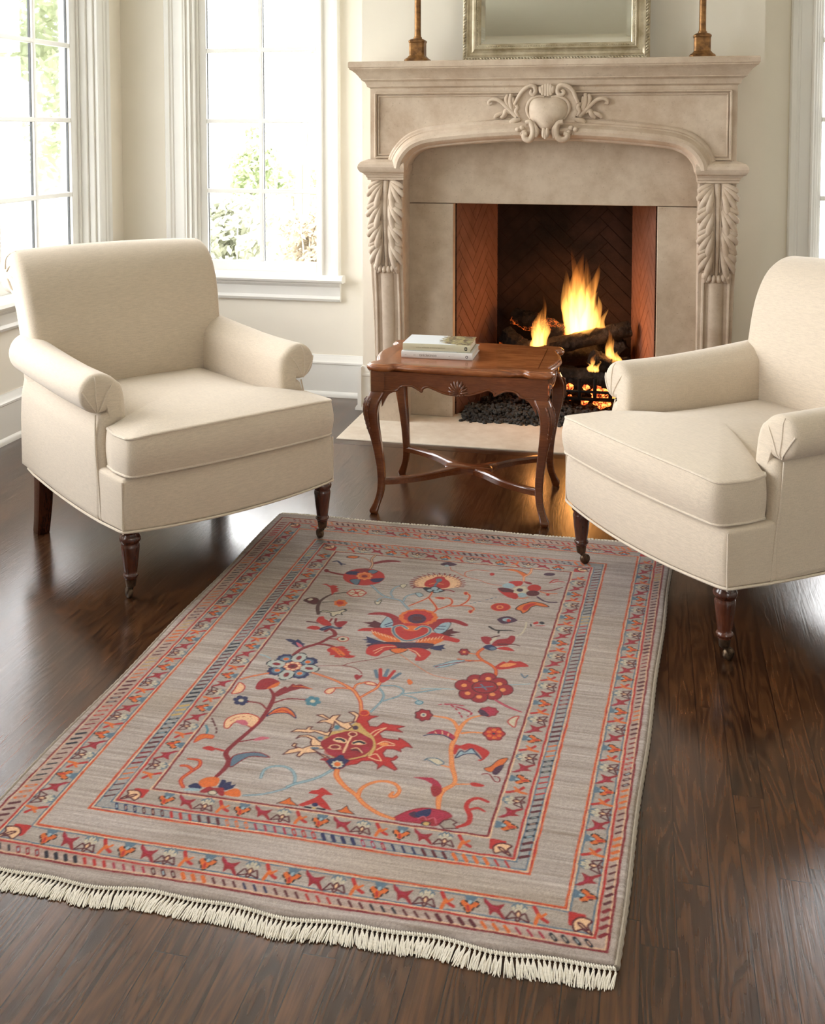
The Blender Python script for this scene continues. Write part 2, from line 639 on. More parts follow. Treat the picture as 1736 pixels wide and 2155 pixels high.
def window(name, fn, a0, a1, cols, rows, mirror=False):
    """fn(a, o, z) -> world; hole a0..a1, WZ0..WZ1"""
    w = thing(name, kind='structure')

    def B(mb, A0, A1, o0, o1, z0, z1):
        v = [fn(a, o, z) for z in (z0, z1) for o in (o0, o1) for a in (A0, A1)]
        mb.add(v, [(0, 2, 3, 1), (4, 5, 7, 6), (0, 1, 5, 4), (2, 6, 7, 3), (0, 4, 6, 2), (1, 3, 7, 5)])
    # casing: two uprights and a head, mitred
    mb = MB()
    prof = CAS
    for side in (0, 1):
        sg = -1 if side == 0 else 1
        A = a0 if side == 0 else a1
        mb.rings([[fn(A + sg * x, o, WZ0) for x, o in prof], [fn(A + sg * x, o, WZ1 + x) for x, o in prof]])
    mb.rings([[fn(a0 - x, o, WZ1 + x) for x, o in prof], [fn(a1 + x, o, WZ1 + x) for x, o in prof]])
    mb.build('casing', TRIM, w, angle=25)
    # jamb liner with two stops
    mb = MB()
    for lo, hi, o0, o1 in ((0, 0.012, -0.16, 0.0), (0.012, 0.026, -0.16, -0.030), (0.026, 0.040, -0.16, -0.062)):
        B(mb, a0 + lo, a0 + hi, o0, o1, WZ0, WZ1)
        B(mb, a1 - hi, a1 - lo, o0, o1, WZ0, WZ1)
        B(mb, a0 + hi, a1 - hi, o0, o1, WZ1 - hi, WZ1 - lo)
    mb.build('jamb', TRIM, w, bevel=0.0025)
    # sash
    g0, g1, gz0, gz1 = a0 + 0.078, a1 - 0.045, 0.652, 2.425
    if mirror:
        g0, g1 = a0 + 0.045, a1 - 0.078
    if cols > 2:
        g0, g1 = a0 + 0.095, a1 - 0.095
    mb = MB()
    B(mb, a0 + 0.040, g0, -0.105, -0.072, WZ0, WZ1 - 0.04)
    B(mb, g1, a1 - 0.040, -0.105, -0.072, WZ0, WZ1 - 0.04)
    B(mb, g0, g1, -0.105, -0.072, WZ0 + 0.002, gz0)
    B(mb, g0, g1, -0.105, -0.072, gz1, WZ1 - 0.04)
    mb.build('sash', TRIM, w, bevel=0.003)
    mb = MB()
    pw = (g1 - g0) / cols
    for k in range(1, cols):
        B(mb, g0 + pw * k - 0.011, g0 + pw * k + 0.011, -0.100, -0.074, gz0, gz1)
    for k in range(1, rows):
        z = gz0 + (gz1 - gz0) * k / rows
        B(mb, g0, g1, -0.0995, -0.0745, z - 0.011, z + 0.011)
    mb.build('muntins', TRIM, w, bevel=0.004)
    mb = MB()
    for k in range(cols):
        for s in (0, 1):
            q = g0 + pw * k + (0.0105 if (s == 0 and k) else 0) if s == 0 else g0 + pw * (k + 1) - (0.0105 if k < cols - 1 else 0)
            e = 0.003 if s == 0 else -0.003
            B(mb, min(q, q + e), max(q, q + e), -0.0985, -0.088, gz0, gz1)
    mb.build('glazing_seal', GASKET, w)
    mb = MB()
    B(mb, g0 - 0.004, g1 + 0.004, -0.0935, -0.0905, gz0 - 0.004, gz1 + 0.004)
    mb.build('glass_pane', GLASS, w, smooth=False)
    # stool and apron
    mb = MB()
    st = [(-0.115, 0.567), (0.045, 0.567), (0.060, 0.572), (0.066, 0.582), (0.060, 0.596), (0.045, 0.6035), (-0.115, 0.6035)]
    mb.rings([[fn(a0 - 0.125, o, z) for o, z in st], [fn(a1 + 0.125, o, z) for o, z in st]])
    mb.build('stool', TRIM, w, angle=30)
    ap = [(0, 0.567), (0.034, 0.567), (0.034, 0.558), (0.026, 0.548), (0.020, 0.544), (0.018, 0.500), (0.022, 0.496),
          (0.026, 0.486), (0.020, 0.474), (0, 0.470)]
    mb = MB()
    mb.rings([[fn(a0 - 0.104, o, z) for o, z in ap], [fn(a1 + 0.104, o, z) for o, z in ap]])
    mb.build('apron', TRIM, w, angle=30)
    return w


fB = lambda a, o, z: (a, YB - o, z)
fL = lambda a, o, z: (XL + o, a, z)
fR = lambda a, o, z: (XR - o, a, z)
fF = lambda a, o, z: (a, YF + o, z)
window('window_1', fL, HL[0][0], HL[0][1], 3, 5)
window('window_2', fB, HB[0][0], HB[0][1], 2, 5)
window('window_3', fB, HB[1][0], HB[1][1], 2, 5, mirror=True)
window('added_window_4', fL, HL[1][0], HL[1][1], 3, 5)  # unseen, added for daylight and floor reflections, as is the next
window('added_window_5', fL, HL[2][0], HL[2][1], 3, 5)
window('added_window_6', fF, HF[0][0], HF[0][1], 2, 5)  # unseen, added to brighten the camera end that the mirror reflects


def portal(loc, rot, w, h):
    l = bpy.data.lights.new('window_daylight', 'AREA')
    l.shape = 'RECTANGLE'
    l.size, l.size_y = w, h
    l.cycles.is_portal = True
    o = bpy.data.objects.new('window_daylight', l)
    COL.objects.link(o)
    o.location = loc
    o.rotation_euler = rot


zm, hh = (WZ0 + WZ1) / 2, WZ1 - WZ0
for a, b, _, _ in HL:
    portal((XL - 0.125, (a + b) / 2, zm), (0, -PI / 2, 0), hh, b - a)
for a, b, _, _ in HR:
    portal((XR + 0.125, (a + b) / 2, zm), (0, PI / 2, 0), hh, b - a)
for a, b, _, _ in HB:
    portal(((a + b) / 2, YB + 0.125, zm), (-PI / 2, 0, 0), b - a, hh)
for a, b, _, _ in HF:
    portal(((a + b) / 2, YF - 0.125, zm), (PI / 2, 0, 0), b - a, hh)
# ------------------------------------------------------------------ fireplace
FC = -0.436                                  # centre line
STONE = mat_stone('carved_limestone', srgb(208, 192, 173), srgb(182, 162, 141))
SLIP = mat_stone('smooth_limestone', srgb(203, 188, 168), srgb(178, 160, 139), 0.12, 1.3)
HEARTH = mat_stone('hearth_stone', srgb(222, 213, 198), srgb(203, 190, 172), 0.08, 0.6)
FY = 4.55                                    # face of the frieze
fire = thing('fireplace', 'carved cream limestone fireplace with a shell-topped shield above the arched opening',
             'fireplace', (FC, 4.70, 0))


def fp(mb, name, mat, **kw):
    """part of the fireplace given in room coordinates"""
    mb.xf(Matrix.Translation((-FC, -4.70, 0)))
    return mb.build(name, mat, fire, **kw)


X0, X1 = -1.217, 0.345
# mantel shelf: mouldings stepped out around three sides
prof = [(0.0, 1.496), (0.004, 1.500), (0.012, 1.504), (0.014, 1.512), (0.020, 1.524), (0.030, 1.531), (0.034, 1.533), (0.034, 1.537),
        (0.038, 1.541), (0.044, 1.550), (0.054, 1.562), (0.066, 1.572), (0.074, 1.577), (0.076, 1.579), (0.076, 1.583),
        (0.080, 1.586), (0.080, 1.607), (0.076, 1.611)]
mb = MB()
mb.rings([[(X0 - o, 4.755, z), (X0 - o, FY - o, z), (X1 + o, FY - o, z), (X1 + o, 4.755, z)] for o, z in prof])
fp(mb, 'mantel_shelf', STONE, angle=28, bevel=0.0)

# arch curve (half, mirrored): inner edge of the bolection moulding
inner_h = [(0.626, 1.128), (0.622, 1.150), (0.605, 1.185), (0.575, 1.212), (0.535, 1.230), (0.45, 1.2415), (0.31, 1.253), (0.15, 1.262), (0, 1.265)]
inner = smooth_path([(FC - a, z) for a, z in inner_h] + [(FC + a, z) for a, z in reversed(inner_h[:-1])], 6)
# frieze slab with the arch cut out of it
mb = MB()
n = len(inner)
top = [(p[0], 1.500) for p in inner]
# build as quads between the arch and the top edge
pf = list(inner)
tp = top
v, f = [], []
m = len(pf)
for y in (FY, 4.76):
    for (a, b), (c, d) in zip(pf, tp):
        v += [(a, y, b), (c, y, d)]
for i in range(m - 1):
    a = 2 * i
    f.append((a, a + 1, a + 3, a + 2))
    q = 2 * m
    f.append((q + a, q + a + 2, q + a + 3, q + a + 1))
    f.append((a, a + 2, q + a + 2, q + a))
    f.append((a + 1, q + a + 1, q + a + 3, a + 3))
mb.add(v, f)
mb.box(X0, inner[0][0] + 0.0005, FY, 4.76, 1.10, 1.5).box(inner[-1][0] - 0.0005, X1, FY, 4.76, 1.10, 1.5)
fp(mb, 'frieze', STONE, angle=30)

# raised fillets that frame the spandrel panels
outer_h = [(0.668, 1.196), (0.645, 1.240), (0.605, 1.275), (0.55, 1.301), (0.45, 1.322), (0.30, 1.340), (0.15, 1.351), (0, 1.355)]
outer = smooth_path([(FC - a, z) for a, z in outer_h] + [(FC + a, z) for a, z in reversed(outer_h[:-1])], 6)
mb = MB()
FIL = [(-0.5, -0.2), (-0.5, 0.6), (-0.25, 1.0), (0.1, 1.0), (0.5, 0.35), (0.5, -0.2)]
for k, (dx, rr) in enumerate(((0.0, 0.012), (0.013, 0.007))):
    xa, xb, zt, zb = X0 + 0.026 + dx, X1 - 0.026 - dx, 1.474 - dx, 1.192 + dx
    loop = [(xa, zb), (xa, zt), (xb, zt), (xb, zb)]
    mb.sweep([(xa, FY, zb), (xa, FY, zt - 0.001), (xa + 0.001, FY, zt), (xb - 0.001, FY, zt), (xb, FY, zt - 0.001), (xb, FY, zb)],
             rr, up=(0, -1, 0), sect=FIL)
    mb.sweep([(xa, FY, zb), (outer[0][0] - 0.012 + dx * 0.3, FY, zb)], rr, up=(0, -1, 0), sect=FIL)
    mb.sweep([(xb, FY, zb), (outer[-1][0] + 0.012 - dx * 0.3, FY, zb)], rr, up=(0, -1, 0), sect=FIL)
    mb.sweep([(x + (FC - x) * (0.000 - dx * 0.6), FY, z + dx * 0.9) for x, z in outer], rr * 0.9, up=(0, -1, 0), sect=FIL)
fp(mb, 'panel_moulding', STONE, angle=30)

# bolection: big roll with small members, carried level over the pilasters
mid_h = [(0.655, 1.146), (0.648, 1.178), (0.630, 1.210), (0.602, 1.240), (0.565, 1.262), (0.51, 1.278), (0.40, 1.291), (0.26, 1.303), (0.12, 1.310), (0, 1.312)]
mid = smooth_path([(FC - a, z) for a, z in mid_h] + [(FC + a, z) for a, z in reversed(mid_h[:-1])], 6)
BOL = [(-0.050, -0.004), (-0.050, 0.010), (-0.044, 0.016), (-0.036, 0.018), (-0.031, 0.026), (-0.026, 0.026), (-0.022, 0.034), (-0.010, 0.050), (0.004, 0.056),
       (0.018, 0.052), (0.028, 0.040), (0.032, 0.026), (0.034, 0.020), (0.040, 0.018), (0.044, 0.010), (0.044, -0.004)]
mb = MB()
path = [(x, FY, z) for x, z in mid]
mb.sweep(path, 1.0, up=(0, -1, 0), sect=[(-a, b) for a, b in BOL] if False else BOL)
fp(mb, 'arch_moulding', STONE, angle=24)
# capital blocks of the pilasters: roll returned around three sides
CAPP = [(0.0, 1.092), (0.003, 1.094), (0.003, 1.102), (0.008, 1.106), (0.010, 1.114), (0.016, 1.117), (0.018, 1.122), (0.030, 1.128), (0.038, 1.140),
        (0.040, 1.150), (0.037, 1.162), (0.028, 1.173), (0.014, 1.179), (0.004, 1.182), (0.0, 1.184)]
for side in (-1, 1):
    xa = FC + side * 0.788
    xb = FC + side * 0.628
    lo, hi = min(xa, xb), max(xa, xb)
    mb = MB()
    rg = []
    for o, z in CAPP:
        ol = o if side < 0 else o * 0.28
        orr = o if side > 0 else o * 0.28
        rg.append([(lo - ol, 4.74, z), (lo - ol, FY - 0.012 - o, z), (hi + orr, FY - 0.012 - o, z), (hi + orr, 4.74, z)])
    mb.rings(rg)
    fp(mb, 'capital', STONE, angle=24)


# pilasters: scrolled bracket shape in side view, fluted panel on the lower half
def pil_y(z):
    """front face of the pilaster at height z"""
    pts = [(1.095, 4.560), (1.03, 4.535), (0.95, 4.527), (0.85, 4.532), (0.70, 4.556), (0.55, 4.578), (0.40, 4.592), (0.26, 4.598), (0, 4.6)]
    for (z1, y1), (z0, y0) in zip(pts[:-1], pts[1:]):
        if z0 <= z <= z1:
            t = (z - z0) / (z1 - z0)
            return y0 + (y1 - y0) * t
    return pts[0][1]


for side in (-1, 1):
    xo, xi = FC + side * 0.784, FC + side * 0.632
    pil = thing('pilaster')
    pil.parent = fire
    P0 = Vector((-FC, -4.70, 0))

    def pp(mb, name, mat, **kw):
        mb.xf(Matrix.Translation(P0))
        return mb.build(name, mat, pil, **kw)
    mb = MB()
    rg = []
    for k in range(40):
        z = 0.245 + (1.093 - 0.245) * k / 39
        t = 0.010 * (1 - min(1, (z - 0.245) / 0.5))
        a, b = xo - side * t, xi + side * t * 0.3
        lo, hi = min(a, b), max(a, b)
        y = pil_y(z)
        rg.append([(lo, 4.74, z), (lo, y + 0.003, z), (lo + 0.003, y, z), (hi - 0.003, y, z), (hi, y + 0.003, z), (hi, 4.74, z)])
    mb.rings(rg)
    pp(mb, 'shaft', STONE, angle=30)
    mb = MB()
    lo, hi = min(xo, xi) - 0.004, max(xo, xi) + 0.006
    rg = [[(lo - e, 4.74, z), (lo - e, 4.556 - e, z), (hi + e, 4.556 - e, z), (hi + e, 4.74, z)] for e, z in
          ((0, 0.006), (0, 0.225), (0.004, 0.232), (0.004, 0.246), (-0.004, 0.256), (-0.012, 0.262))]
    mb.rings(rg)
    pp(mb, 'plinth', STONE, angle=30)
    # framed flute below the leaf
    mb = MB()
    c = (xo + xi) / 2
    for q in (-0.052, 0.052):
        mb.sweep([(c + q, pil_y(z) - 0.0005, z) for z in np.linspace(0.29, 0.70, 16)], 0.010, up=(0, -1, 0),
                 sect=[(-0.7, -0.2), (-0.7, 0.35), (-0.2, 0.75), (0.3, 0.75), (0.7, 0.3), (0.7, -0.2)])
    mb.sweep([(c - 0.052, pil_y(0.285) - 0.0005, 0.285), (c + 0.052, pil_y(0.285) - 0.0005, 0.285)], 0.010, up=(0, -1, 0),
             sect=[(-0.7, -0.2), (-0.7, 0.35), (-0.2, 0.75), (0.3, 0.75), (0.7, 0.3), (0.7, -0.2)])
    # soft rounded reed in the middle of the panel
    for q, rr, fl in ((0.0, 0.030, 0.42),):
        mb.sweep([(c + q, pil_y(z) + 0.001, z) for z in np.linspace(0.30, 0.70, 16)], rr, seg=14, up=(0, -1, 0), flat=fl)
    pp(mb, 'flute', STONE, angle=45)
    # acanthus leaf
    mb = MB()
    mb.sweep([(c + 0.002 * math.sin(z * 9), pil_y(z) - 0.007, z) for z in np.linspace(1.088, 0.70, 18)],
             [0.013 - 0.007 * k / 17 for k in range(18)], seg=8, up=(0, -1, 0), flat=0.7)
    for s2 in (-1, 1):
        mb.sweep([(c + s2 * (0.014 + 0.010 * max(0, (z - 1.0)) / 0.09), pil_y(z) - 0.008, z) for z in np.linspace(1.088, 0.72, 16)],
                 [0.0055 - 0.003 * k / 15 for k in range(16)], seg=6, up=(0, -1, 0), flat=0.9)
        for lv, zs in enumerate((1.075, 0.985, 0.895, 0.815)):
            Wd = (0.066, 0.066, 0.062, 0.054)[lv]
            for fg in range(4):
                u = fg / 3.0
                ang = math.radians(13 + 57 * (1 - u))
                Ln = 0.056 + 0.036 * u
                sx = s2 * (0.012 + 0.006 * u)
                z_s = zs - 0.003 * fg
                pts, rr = [], []
                for k in range(9):
                    t = k / 8
                    reach = Ln * t
                    px = sx + s2 * min(Wd, math.sin(ang) * reach * (1 + 0.45 * t))
                    pz = z_s + 0.018 - math.cos(ang) * reach * (1.15 + 0.10 * fg) - 0.018 * t * t
                    bulge = 0.004 + 0.013 * math.sin(PI * min(1, t * 1.02)) * (0.6 + 0.4 * u) + 0.006 * t
                    zz = min(max(pz, 0.30), 1.088)
                    pts.append((c + px, pil_y(zz) - bulge, zz))
                    rr.append((0.0028 + 0.0108 * math.sin(PI * (0.06 + 0.80 * t ** 1.25))) * (1.0 if k < 8 else 0.6))
                mb.sweep(pts, rr, seg=8, up=(0, -1, 0), flat=0.62)
            # drilled eye between the leaf groups: small curled bead
            mb.ball((c + s2 * 0.050, pil_y(zs - 0.085) - 0.010, zs - 0.088), (0.006, 0.006, 0.007), 8, 5)
    for q in np.linspace(-0.048, 0.048, 6):
        mb.ball((c + q, pil_y(0.70) - 0.010, 0.702 - 0.010 * math.cos(q * 40)), (0.0115, 0.013, 0.017), 10, 7)
    for q in np.linspace(-0.036, 0.036, 4):
        mb.ball((c + q, pil_y(0.69) - 0.006, 0.684), (0.010, 0.010, 0.010), 8, 5)
    pp(mb, 'acanthus_leaf', STONE, angle=60)

# cartouche: shield, scrolled border, shell, sprays
mb = MB()
CX0, CZ0 = FC + 0.004, 1.383


def cc_(px, py):
    """point from the 1736 x 1002 close-up of the shield (centre 825, 520), in metres about the centre line"""
    s = 0.2630 / 870.0 * 1.02
    return (CX0 + (px - 825) * s, CZ0 - (py - 520) * s)


def cpath(pts, n=5):
    return smooth_path([cc_(*p) for p in pts], n)


def relief(pts, r0, out=0.012, flat=0.8, n=5, taper=0.35, grow=None):
    q = cpath(pts, n)
    m_ = len(q)
    rad = [r0 * (taper + (1 - taper) * math.sin(PI * (0.12 + 0.76 * i / (m_ - 1)))) if grow is None else r0 * (grow[0] + (grow[1] - grow[0]) * i / (m_ - 1))
           for i in range(m_)]
    mb.sweep([(a, FY - out, b) for a, b in q], rad, seg=8, up=(0, -1, 0), flat=flat)


# domed shield: rings from rim to crown
rim = [(555, 470), (560, 380), (610, 310), (700, 285), (825, 290), (950, 285), (1050, 320), (1105, 400), (1115, 480), (1075, 560), (1010, 635),
       (950, 700), (890, 755), (820, 775), (750, 755), (690, 705), (635, 640), (580, 570)]
rp = smooth_path([cc_(*p) for p in rim], 4, closed=True)
cz = cc_(830, 520)
rg = []
for k, h in ((1.0, -0.004), (1.0, 0.010), (0.97, 0.018), (0.90, 0.027), (0.75, 0.040), (0.5, 0.051), (0.2, 0.056)):
    rg.append([(cz[0] + (a - cz[0]) * k, FY - h - 0.034 * (lambda q: q * q * (3 - 2 * q))(min(1, max(0, (1.400 - (cz[1] + (b - cz[1]) * k)) / 0.085))), cz[1] + (b - cz[1]) * k) for a, b in rp])
mb.rings(rg)
# mantling behind the shield
mant = [(375, 390), (440, 270), (500, 190), (580, 140), (660, 150), (760, 130), (830, 105), (900, 130), (1000, 125), (1090, 140), (1170, 220), (1215, 320),
        (1260, 370), (1235, 440), (1260, 490), (1215, 580), (1330, 650), (1240, 690), (1150, 680), (1180, 780), (1120, 820), (1050, 880), (940, 870),
        (820, 880), (700, 870), (580, 890), (520, 830), (470, 780), (500, 690), (400, 690), (340, 640), (400, 580), (365, 520), (400, 460)]
mp = smooth_path([cc_(*p) for p in mant], 3, closed=True)
cm = cc_(822, 500)
rg = []
for k, h in ((1.0, -0.004), (1.0, 0.010), (0.985, 0.017), (0.95, 0.020), (0.85, 0.017), (0.6, 0.014)):
    rg.append([(cm[0] + (a - cm[0]) * k, FY - h, cm[1] + (b - cm[1]) * k) for a, b in mp])
mb.rings(rg)
relief([(590, 590), (545, 500), (548, 410), (600, 320), (690, 280), (780, 285)], 0.0075, 0.020, 0.9, taper=0.5)
relief([(1050, 600), (1110, 500), (1120, 420), (1080, 340), (980, 285), (870, 290)], 0.0075, 0.020, 0.9, taper=0.5)
relief([(370, 400), (430, 280), (500, 190), (580, 140), (640, 150), (660, 210), (630, 255), (595, 235), (610, 200)], 0.010, 0.024, 1.0, taper=0.6)
relief([(1240, 380), (1205, 290), (1165, 200), (1090, 145), (1010, 130), (960, 180), (970, 245), (1020, 265), (1050, 230), (1020, 195)], 0.010, 0.024, 1.0, taper=0.6)
relief([(545, 655), (600, 640), (640, 720), (640, 810), (600, 880), (540, 870), (520, 820), (560, 800)], 0.014, 0.062, 1.0, taper=0.6)
relief([(1050, 640), (985, 660), (955, 740), (975, 840), (1040, 880), (1100, 860), (1110, 810), (1060, 800)], 0.014, 0.062, 1.0, taper=0.6)
relief([(640, 650), (690, 750), (680, 850)], 0.011, 0.064, 0.8)
relief([(985, 650), (930, 740), (930, 860)], 0.011, 0.064, 0.8)
for a in ((765, 130, 760, 265), (800, 115, 800, 275), (835, 110, 835, 280), (870, 120, 865, 270), (730, 150, 740, 240), (900, 145, 890, 240)):
    relief([(a[0], a[1]), ((a[0] + a[2]) / 2, (a[1] + a[3]) / 2), (a[2], a[3])], 0.011, 0.026, 0.8)
for a in ((790, 720, 790, 850), (815, 740, 815, 870), (840, 720, 838, 850)):
    relief([(a[0], a[1]), (a[2], (a[1] + a[3]) / 2 + 10), (a[2], a[3])], 0.0085, 0.074, 0.8)
for sgn in (-1, 1):
    def S(pts):
        return [(825 + sgn * (x - 825) * 1.0, y) for x, y in pts]
    relief(S([(1230, 400), (1265, 380), (1240, 440), (1265, 490), (1225, 560)]), 0.009, 0.018, 1.0)
    relief(S([(1250, 560), (1330, 490), (1420, 400), (1500, 335), (1580, 320), (1640, 345), (1640, 385), (1600, 375)]), 0.0105, 0.013, 0.8, grow=(1.1, 0.6))
    relief(S([(1310, 500), (1330, 420), (1345, 340), (1335, 245)]), 0.012, 0.013, 0.8)
    relief(S([(1340, 480), (1385, 390), (1400, 310), (1375, 260)]), 0.010, 0.013, 0.8)
    relief(S([(1290, 470), (1300, 370), (1310, 290)]), 0.009, 0.013, 0.8)
    relief(S([(1340, 510), (1400, 480), (1430, 545), (1480, 580)]), 0.012, 0.012, 0.8)
    relief(S([(1420, 500), (1480, 520), (1540, 550), (1560, 585)]), 0.010, 0.011, 0.8)
    relief(S([(1200, 600), (1290, 620), (1345, 650)]), 0.013, 0.018, 0.8)
    for bx, by in ((1160, 720), (1215, 740), (1130, 775)):
        q = cc_(825 + sgn * (bx - 825), by)
        mb.ball((q[0], FY - 0.058, q[1]), (0.013, 0.010, 0.011), 8, 6)
    q = cc_(825 + sgn * (1170 - 825), 800)
    mb.ball((q[0], FY - 0.050, q[1]), (0.009, 0.008, 0.010), 8, 6)
fp(mb, 'cartouche', STONE, angle=60)

# slips: smooth stone around the firebox
OX0, OX1, OZ = -0.866, 0.031, 0.983
IY = 4.68
mb = MB()
mb.box(inner[0][0] - 0.06, OX0, IY, 4.74, 0.006, OZ - 0.0012)
mb.box(OX1, inner[-1][0] + 0.06, IY, 4.74, 0.006, OZ - 0.0012)
mb.box(inner[0][0] - 0.06, inner[-1][0] + 0.06, IY, 4.74, OZ + 0.0012, 1.30)
fp(mb, 'surround', SLIP, bevel=0.003)

# hearth slab, flush with the boards
mb = MB()
mb.box(-1.290, 0.418, 4.247, IY + 0.08, -0.05, 0.006)
fp(mb, 'hearth', HEARTH, bevel=0.003)
# boards laid round the hearth as a border
BORDER = mat_wood('hearth_border_board', srgb(84, 54, 34), srgb(50, 30, 19), (3, 30, 30), 0.24, 0.2, 9.0)
tag(MB().box(-1.354, 0.482, 4.188, 4.2462, -0.02, 0.0009).box(-1.354, -1.2908, 4.2468, 4.745, -0.02, 0.0009).build('trim_1', BORDER, None, bevel=0.0006), kind='structure')

# firebox: splayed herringbone brick
def mat_brick(name, col, dark, soot, z_lo=0.2, z_hi=1.0, amount=0.5):
    t = NT(name)
    c = t.coord()
    n = t.noise(c, 22, 4)
    n2 = t.noise(c, 3.5, 4, 0.6)
    cc = t.mix(n, dark, col)
    cc = t.mix(t.math('MULTIPLY', t.ramp(n2, [(0.35, (0, 0, 0, 1)), (0.65, (1, 1, 1, 1))]), amount), cc, soot)
    t.bsdf(cc, 0.85, t.bump(t.noise(c, 130, 3), 0.3, 0.003), spec=0.2)
    return t.m


BRICK = mat_brick('firebrick', srgb(148, 106, 88), srgb(122, 84, 68), srgb(72, 48, 40), amount=0.35)
SOOT = mat_brick('sooted_firebrick', srgb(58, 40, 33), srgb(38, 27, 22), srgb(13, 11, 10), amount=0.85)
MORTAR = mat_plain('sooty_mortar', srgb(42, 28, 22), 0.95, 0.1)


def clip(poly, f):
    out = []
    for i in range(len(poly)):
        a, b = poly[i], poly[(i + 1) % len(poly)]
        fa, fb = f(a), f(b)
        if fa >= 0:
            out.append(a)
        if fa * fb < 0:
            t = fa / (fa - fb)
            out.append((a[0] + (b[0] - a[0]) * t, a[1] + (b[1] - a[1]) * t))
    return out


def herring(w, h, L, Wd, gap):
    """herringbone bricks laid at 45 degrees over a w x h panel"""
    res = []
    n_ = int(round(L / Wd))
    c45 = math.sqrt(0.5)
    R_ = int((w + h) / Wd) + 8
    for i in range(-R_, R_):
        for j in range(-R_, R_):
            k = (i - j) % (2 * n_)
            if k == 0:
                q = [(i, j), (i + n_, j), (i + n_, j + 1), (i, j + 1)]
            elif k == n_:
                q = [(i, j - n_ + 1), (i + 1, j - n_ + 1), (i + 1, j + 1), (i, j + 1)]
            else:
                continue
            x0, x1 = min(p[0] for p in q) * Wd + gap, max(p[0] for p in q) * Wd - gap
            y0, y1 = min(p[1] for p in q) * Wd + gap, max(p[1] for p in q) * Wd - gap
            q = [(x0, y0), (x1, y0), (x1, y1), (x0, y1)]
            q = [((x - y) * c45, (x + y) * c45) for x, y in q]
            if max(p[0] for p in q) < 0 or min(p[0] for p in q) > w or max(p[1] for p in q) < 0 or min(p[1] for p in q) > h:
                continue
            for fn in (lambda p: p[0], lambda p: w - p[0], lambda p: p[1], lambda p: h - p[1]):
                q = clip(q, fn)
                if len(q) < 3:
                    break
            if len(q) >= 3:
                res.append(q)
    return res


def brick_panel(name, mat, A, B, z0, z1, L, Wd):
    """panel from plan point A to B, bricks proud of a mortar bed on the side to the left of A->B"""
    A, B = np.array(A), np.array(B)
    d = B - A
    w = np.hypot(*d)
    d /= w
    nn = np.array([-d[1], d[0]])
    part = thing(name)
    part.parent = fire
    off = Matrix.Translation((-FC, -4.70, 0))
    mb_ = MB()
    for q in herring(w, z1 - z0, L, Wd, 0.0016):
        lo = [(A[0] + d[0] * a, A[1] + d[1] * a, z0 + b) for a, b in q]
        hi = [(p[0] + nn[0] * 0.006, p[1] + nn[1] * 0.006, p[2]) for p in lo]
        mb_.rings([lo, hi])
    mb_.xf(off).build('brickwork', mat, part, smooth=False)
    mb_ = MB()
    back = [(A[0] + d[0] * a - nn[0] * e, A[1] + d[1] * a - nn[1] * e) for a, e in ((0, -0.003), (w, -0.003), (w, 0.05), (0, 0.05))]
    mb_.rings([[(x, y, z0) for x, y in back], [(x, y, z1) for x, y in back]])
    mb_.xf(off).build('mortar', MORTAR, part, smooth=False)


BX0, BX1, BYK = -0.742, -0.078, 5.20
brick_panel('left_brick_wall', BRICK, (BX0, BYK), (OX0 + 0.002, IY + 0.055), 0.006, 1.25, 0.216, 0.054)
brick_panel('right_brick_wall', BRICK, (OX1 - 0.002, IY + 0.055), (BX1, BYK), 0.006, 1.25, 0.216, 0.054)
brick_panel('back_brick_wall', SOOT, (BX1, BYK), (BX0, BYK), 0.006, 1.25, 0.228, 0.057)
mb = MB()
mb.box(OX0, OX1, IY + 0.06, BYK + 0.05, -0.04, 0.0055)
fp(mb, 'firebox_floor', SOOT, smooth=False)
mb = MB()
mb.box(OX0 - 0.05, OX1 + 0.05, IY + 0.06, BYK + 0.06, 1.25, 1.30)
fp(mb, 'smoke_chamber', MORTAR, smooth=False)
# ------------------------------------------------------------------ things on the mantel
MT = 1.611
BRONZE = mat_metal('antique_brass', srgb(160, 118, 72), srgb(96, 66, 40), 0.42, 30, 0.75)
FRAME = mat_metal('silver_gilt', srgb(214, 204, 180), srgb(172, 158, 130), 0.36, 18, 0.55)


def candlestick(x, y, label):
    t = thing('candlestick', label, 'candlestick', (x, y, MT), group='candlesticks on the mantel')
    mb = MB()
    h = lambda r: r * 1.0
    mb.lathe([(0.052, 0.0), (0.053, 0.003), (0.053, 0.011), (0.050, 0.015), (0.040, 0.022), (0.037, 0.027), (0.0335, 0.030), (0.0335, 0.086), (0.036, 0.089),
              (0.0365, 0.095), (0.030, 0.101), (0.0195, 0.105)], 24, sq=14)
    mb.build('plinth', BRONZE, t, angle=30, bevel=0.0012)
    mb = MB()
    mb.lathe([(0.0180, 0.104), (0.0188, 0.107), (0.0188, 0.111), (0.0155, 0.114), (0.0148, 0.120), (0.0143, 0.130), (0.0138, 0.50), (0.0165, 0.51), (0.0165, 0.518),
              (0.012, 0.522), (0.012, 0.53)], 20)
    mb.build('stem', BRONZE, t, angle=40)
    mb = MB()
    mb.lathe([(0.012, 0.528), (0.034, 0.534), (0.042, 0.540), (0.042, 0.544), (0.018, 0.546), (0.017, 0.58), (0.020, 0.585), (0.015, 0.585)], 20)
    mb.build('drip_pan', BRONZE, t, angle=40)
    return t


candlestick(-1.014, 4.605, 'tall brass candlestick on the left end of the mantel, nearest the middle window')
candlestick(0.203, 4.605, 'tall brass candlestick on the right end of the mantel')


def mat_mirror():
    t = NT('mirror_glass')
    t.bsdf(srgb(236, 236, 226), 0.015, metal=1.0)
    return t.m


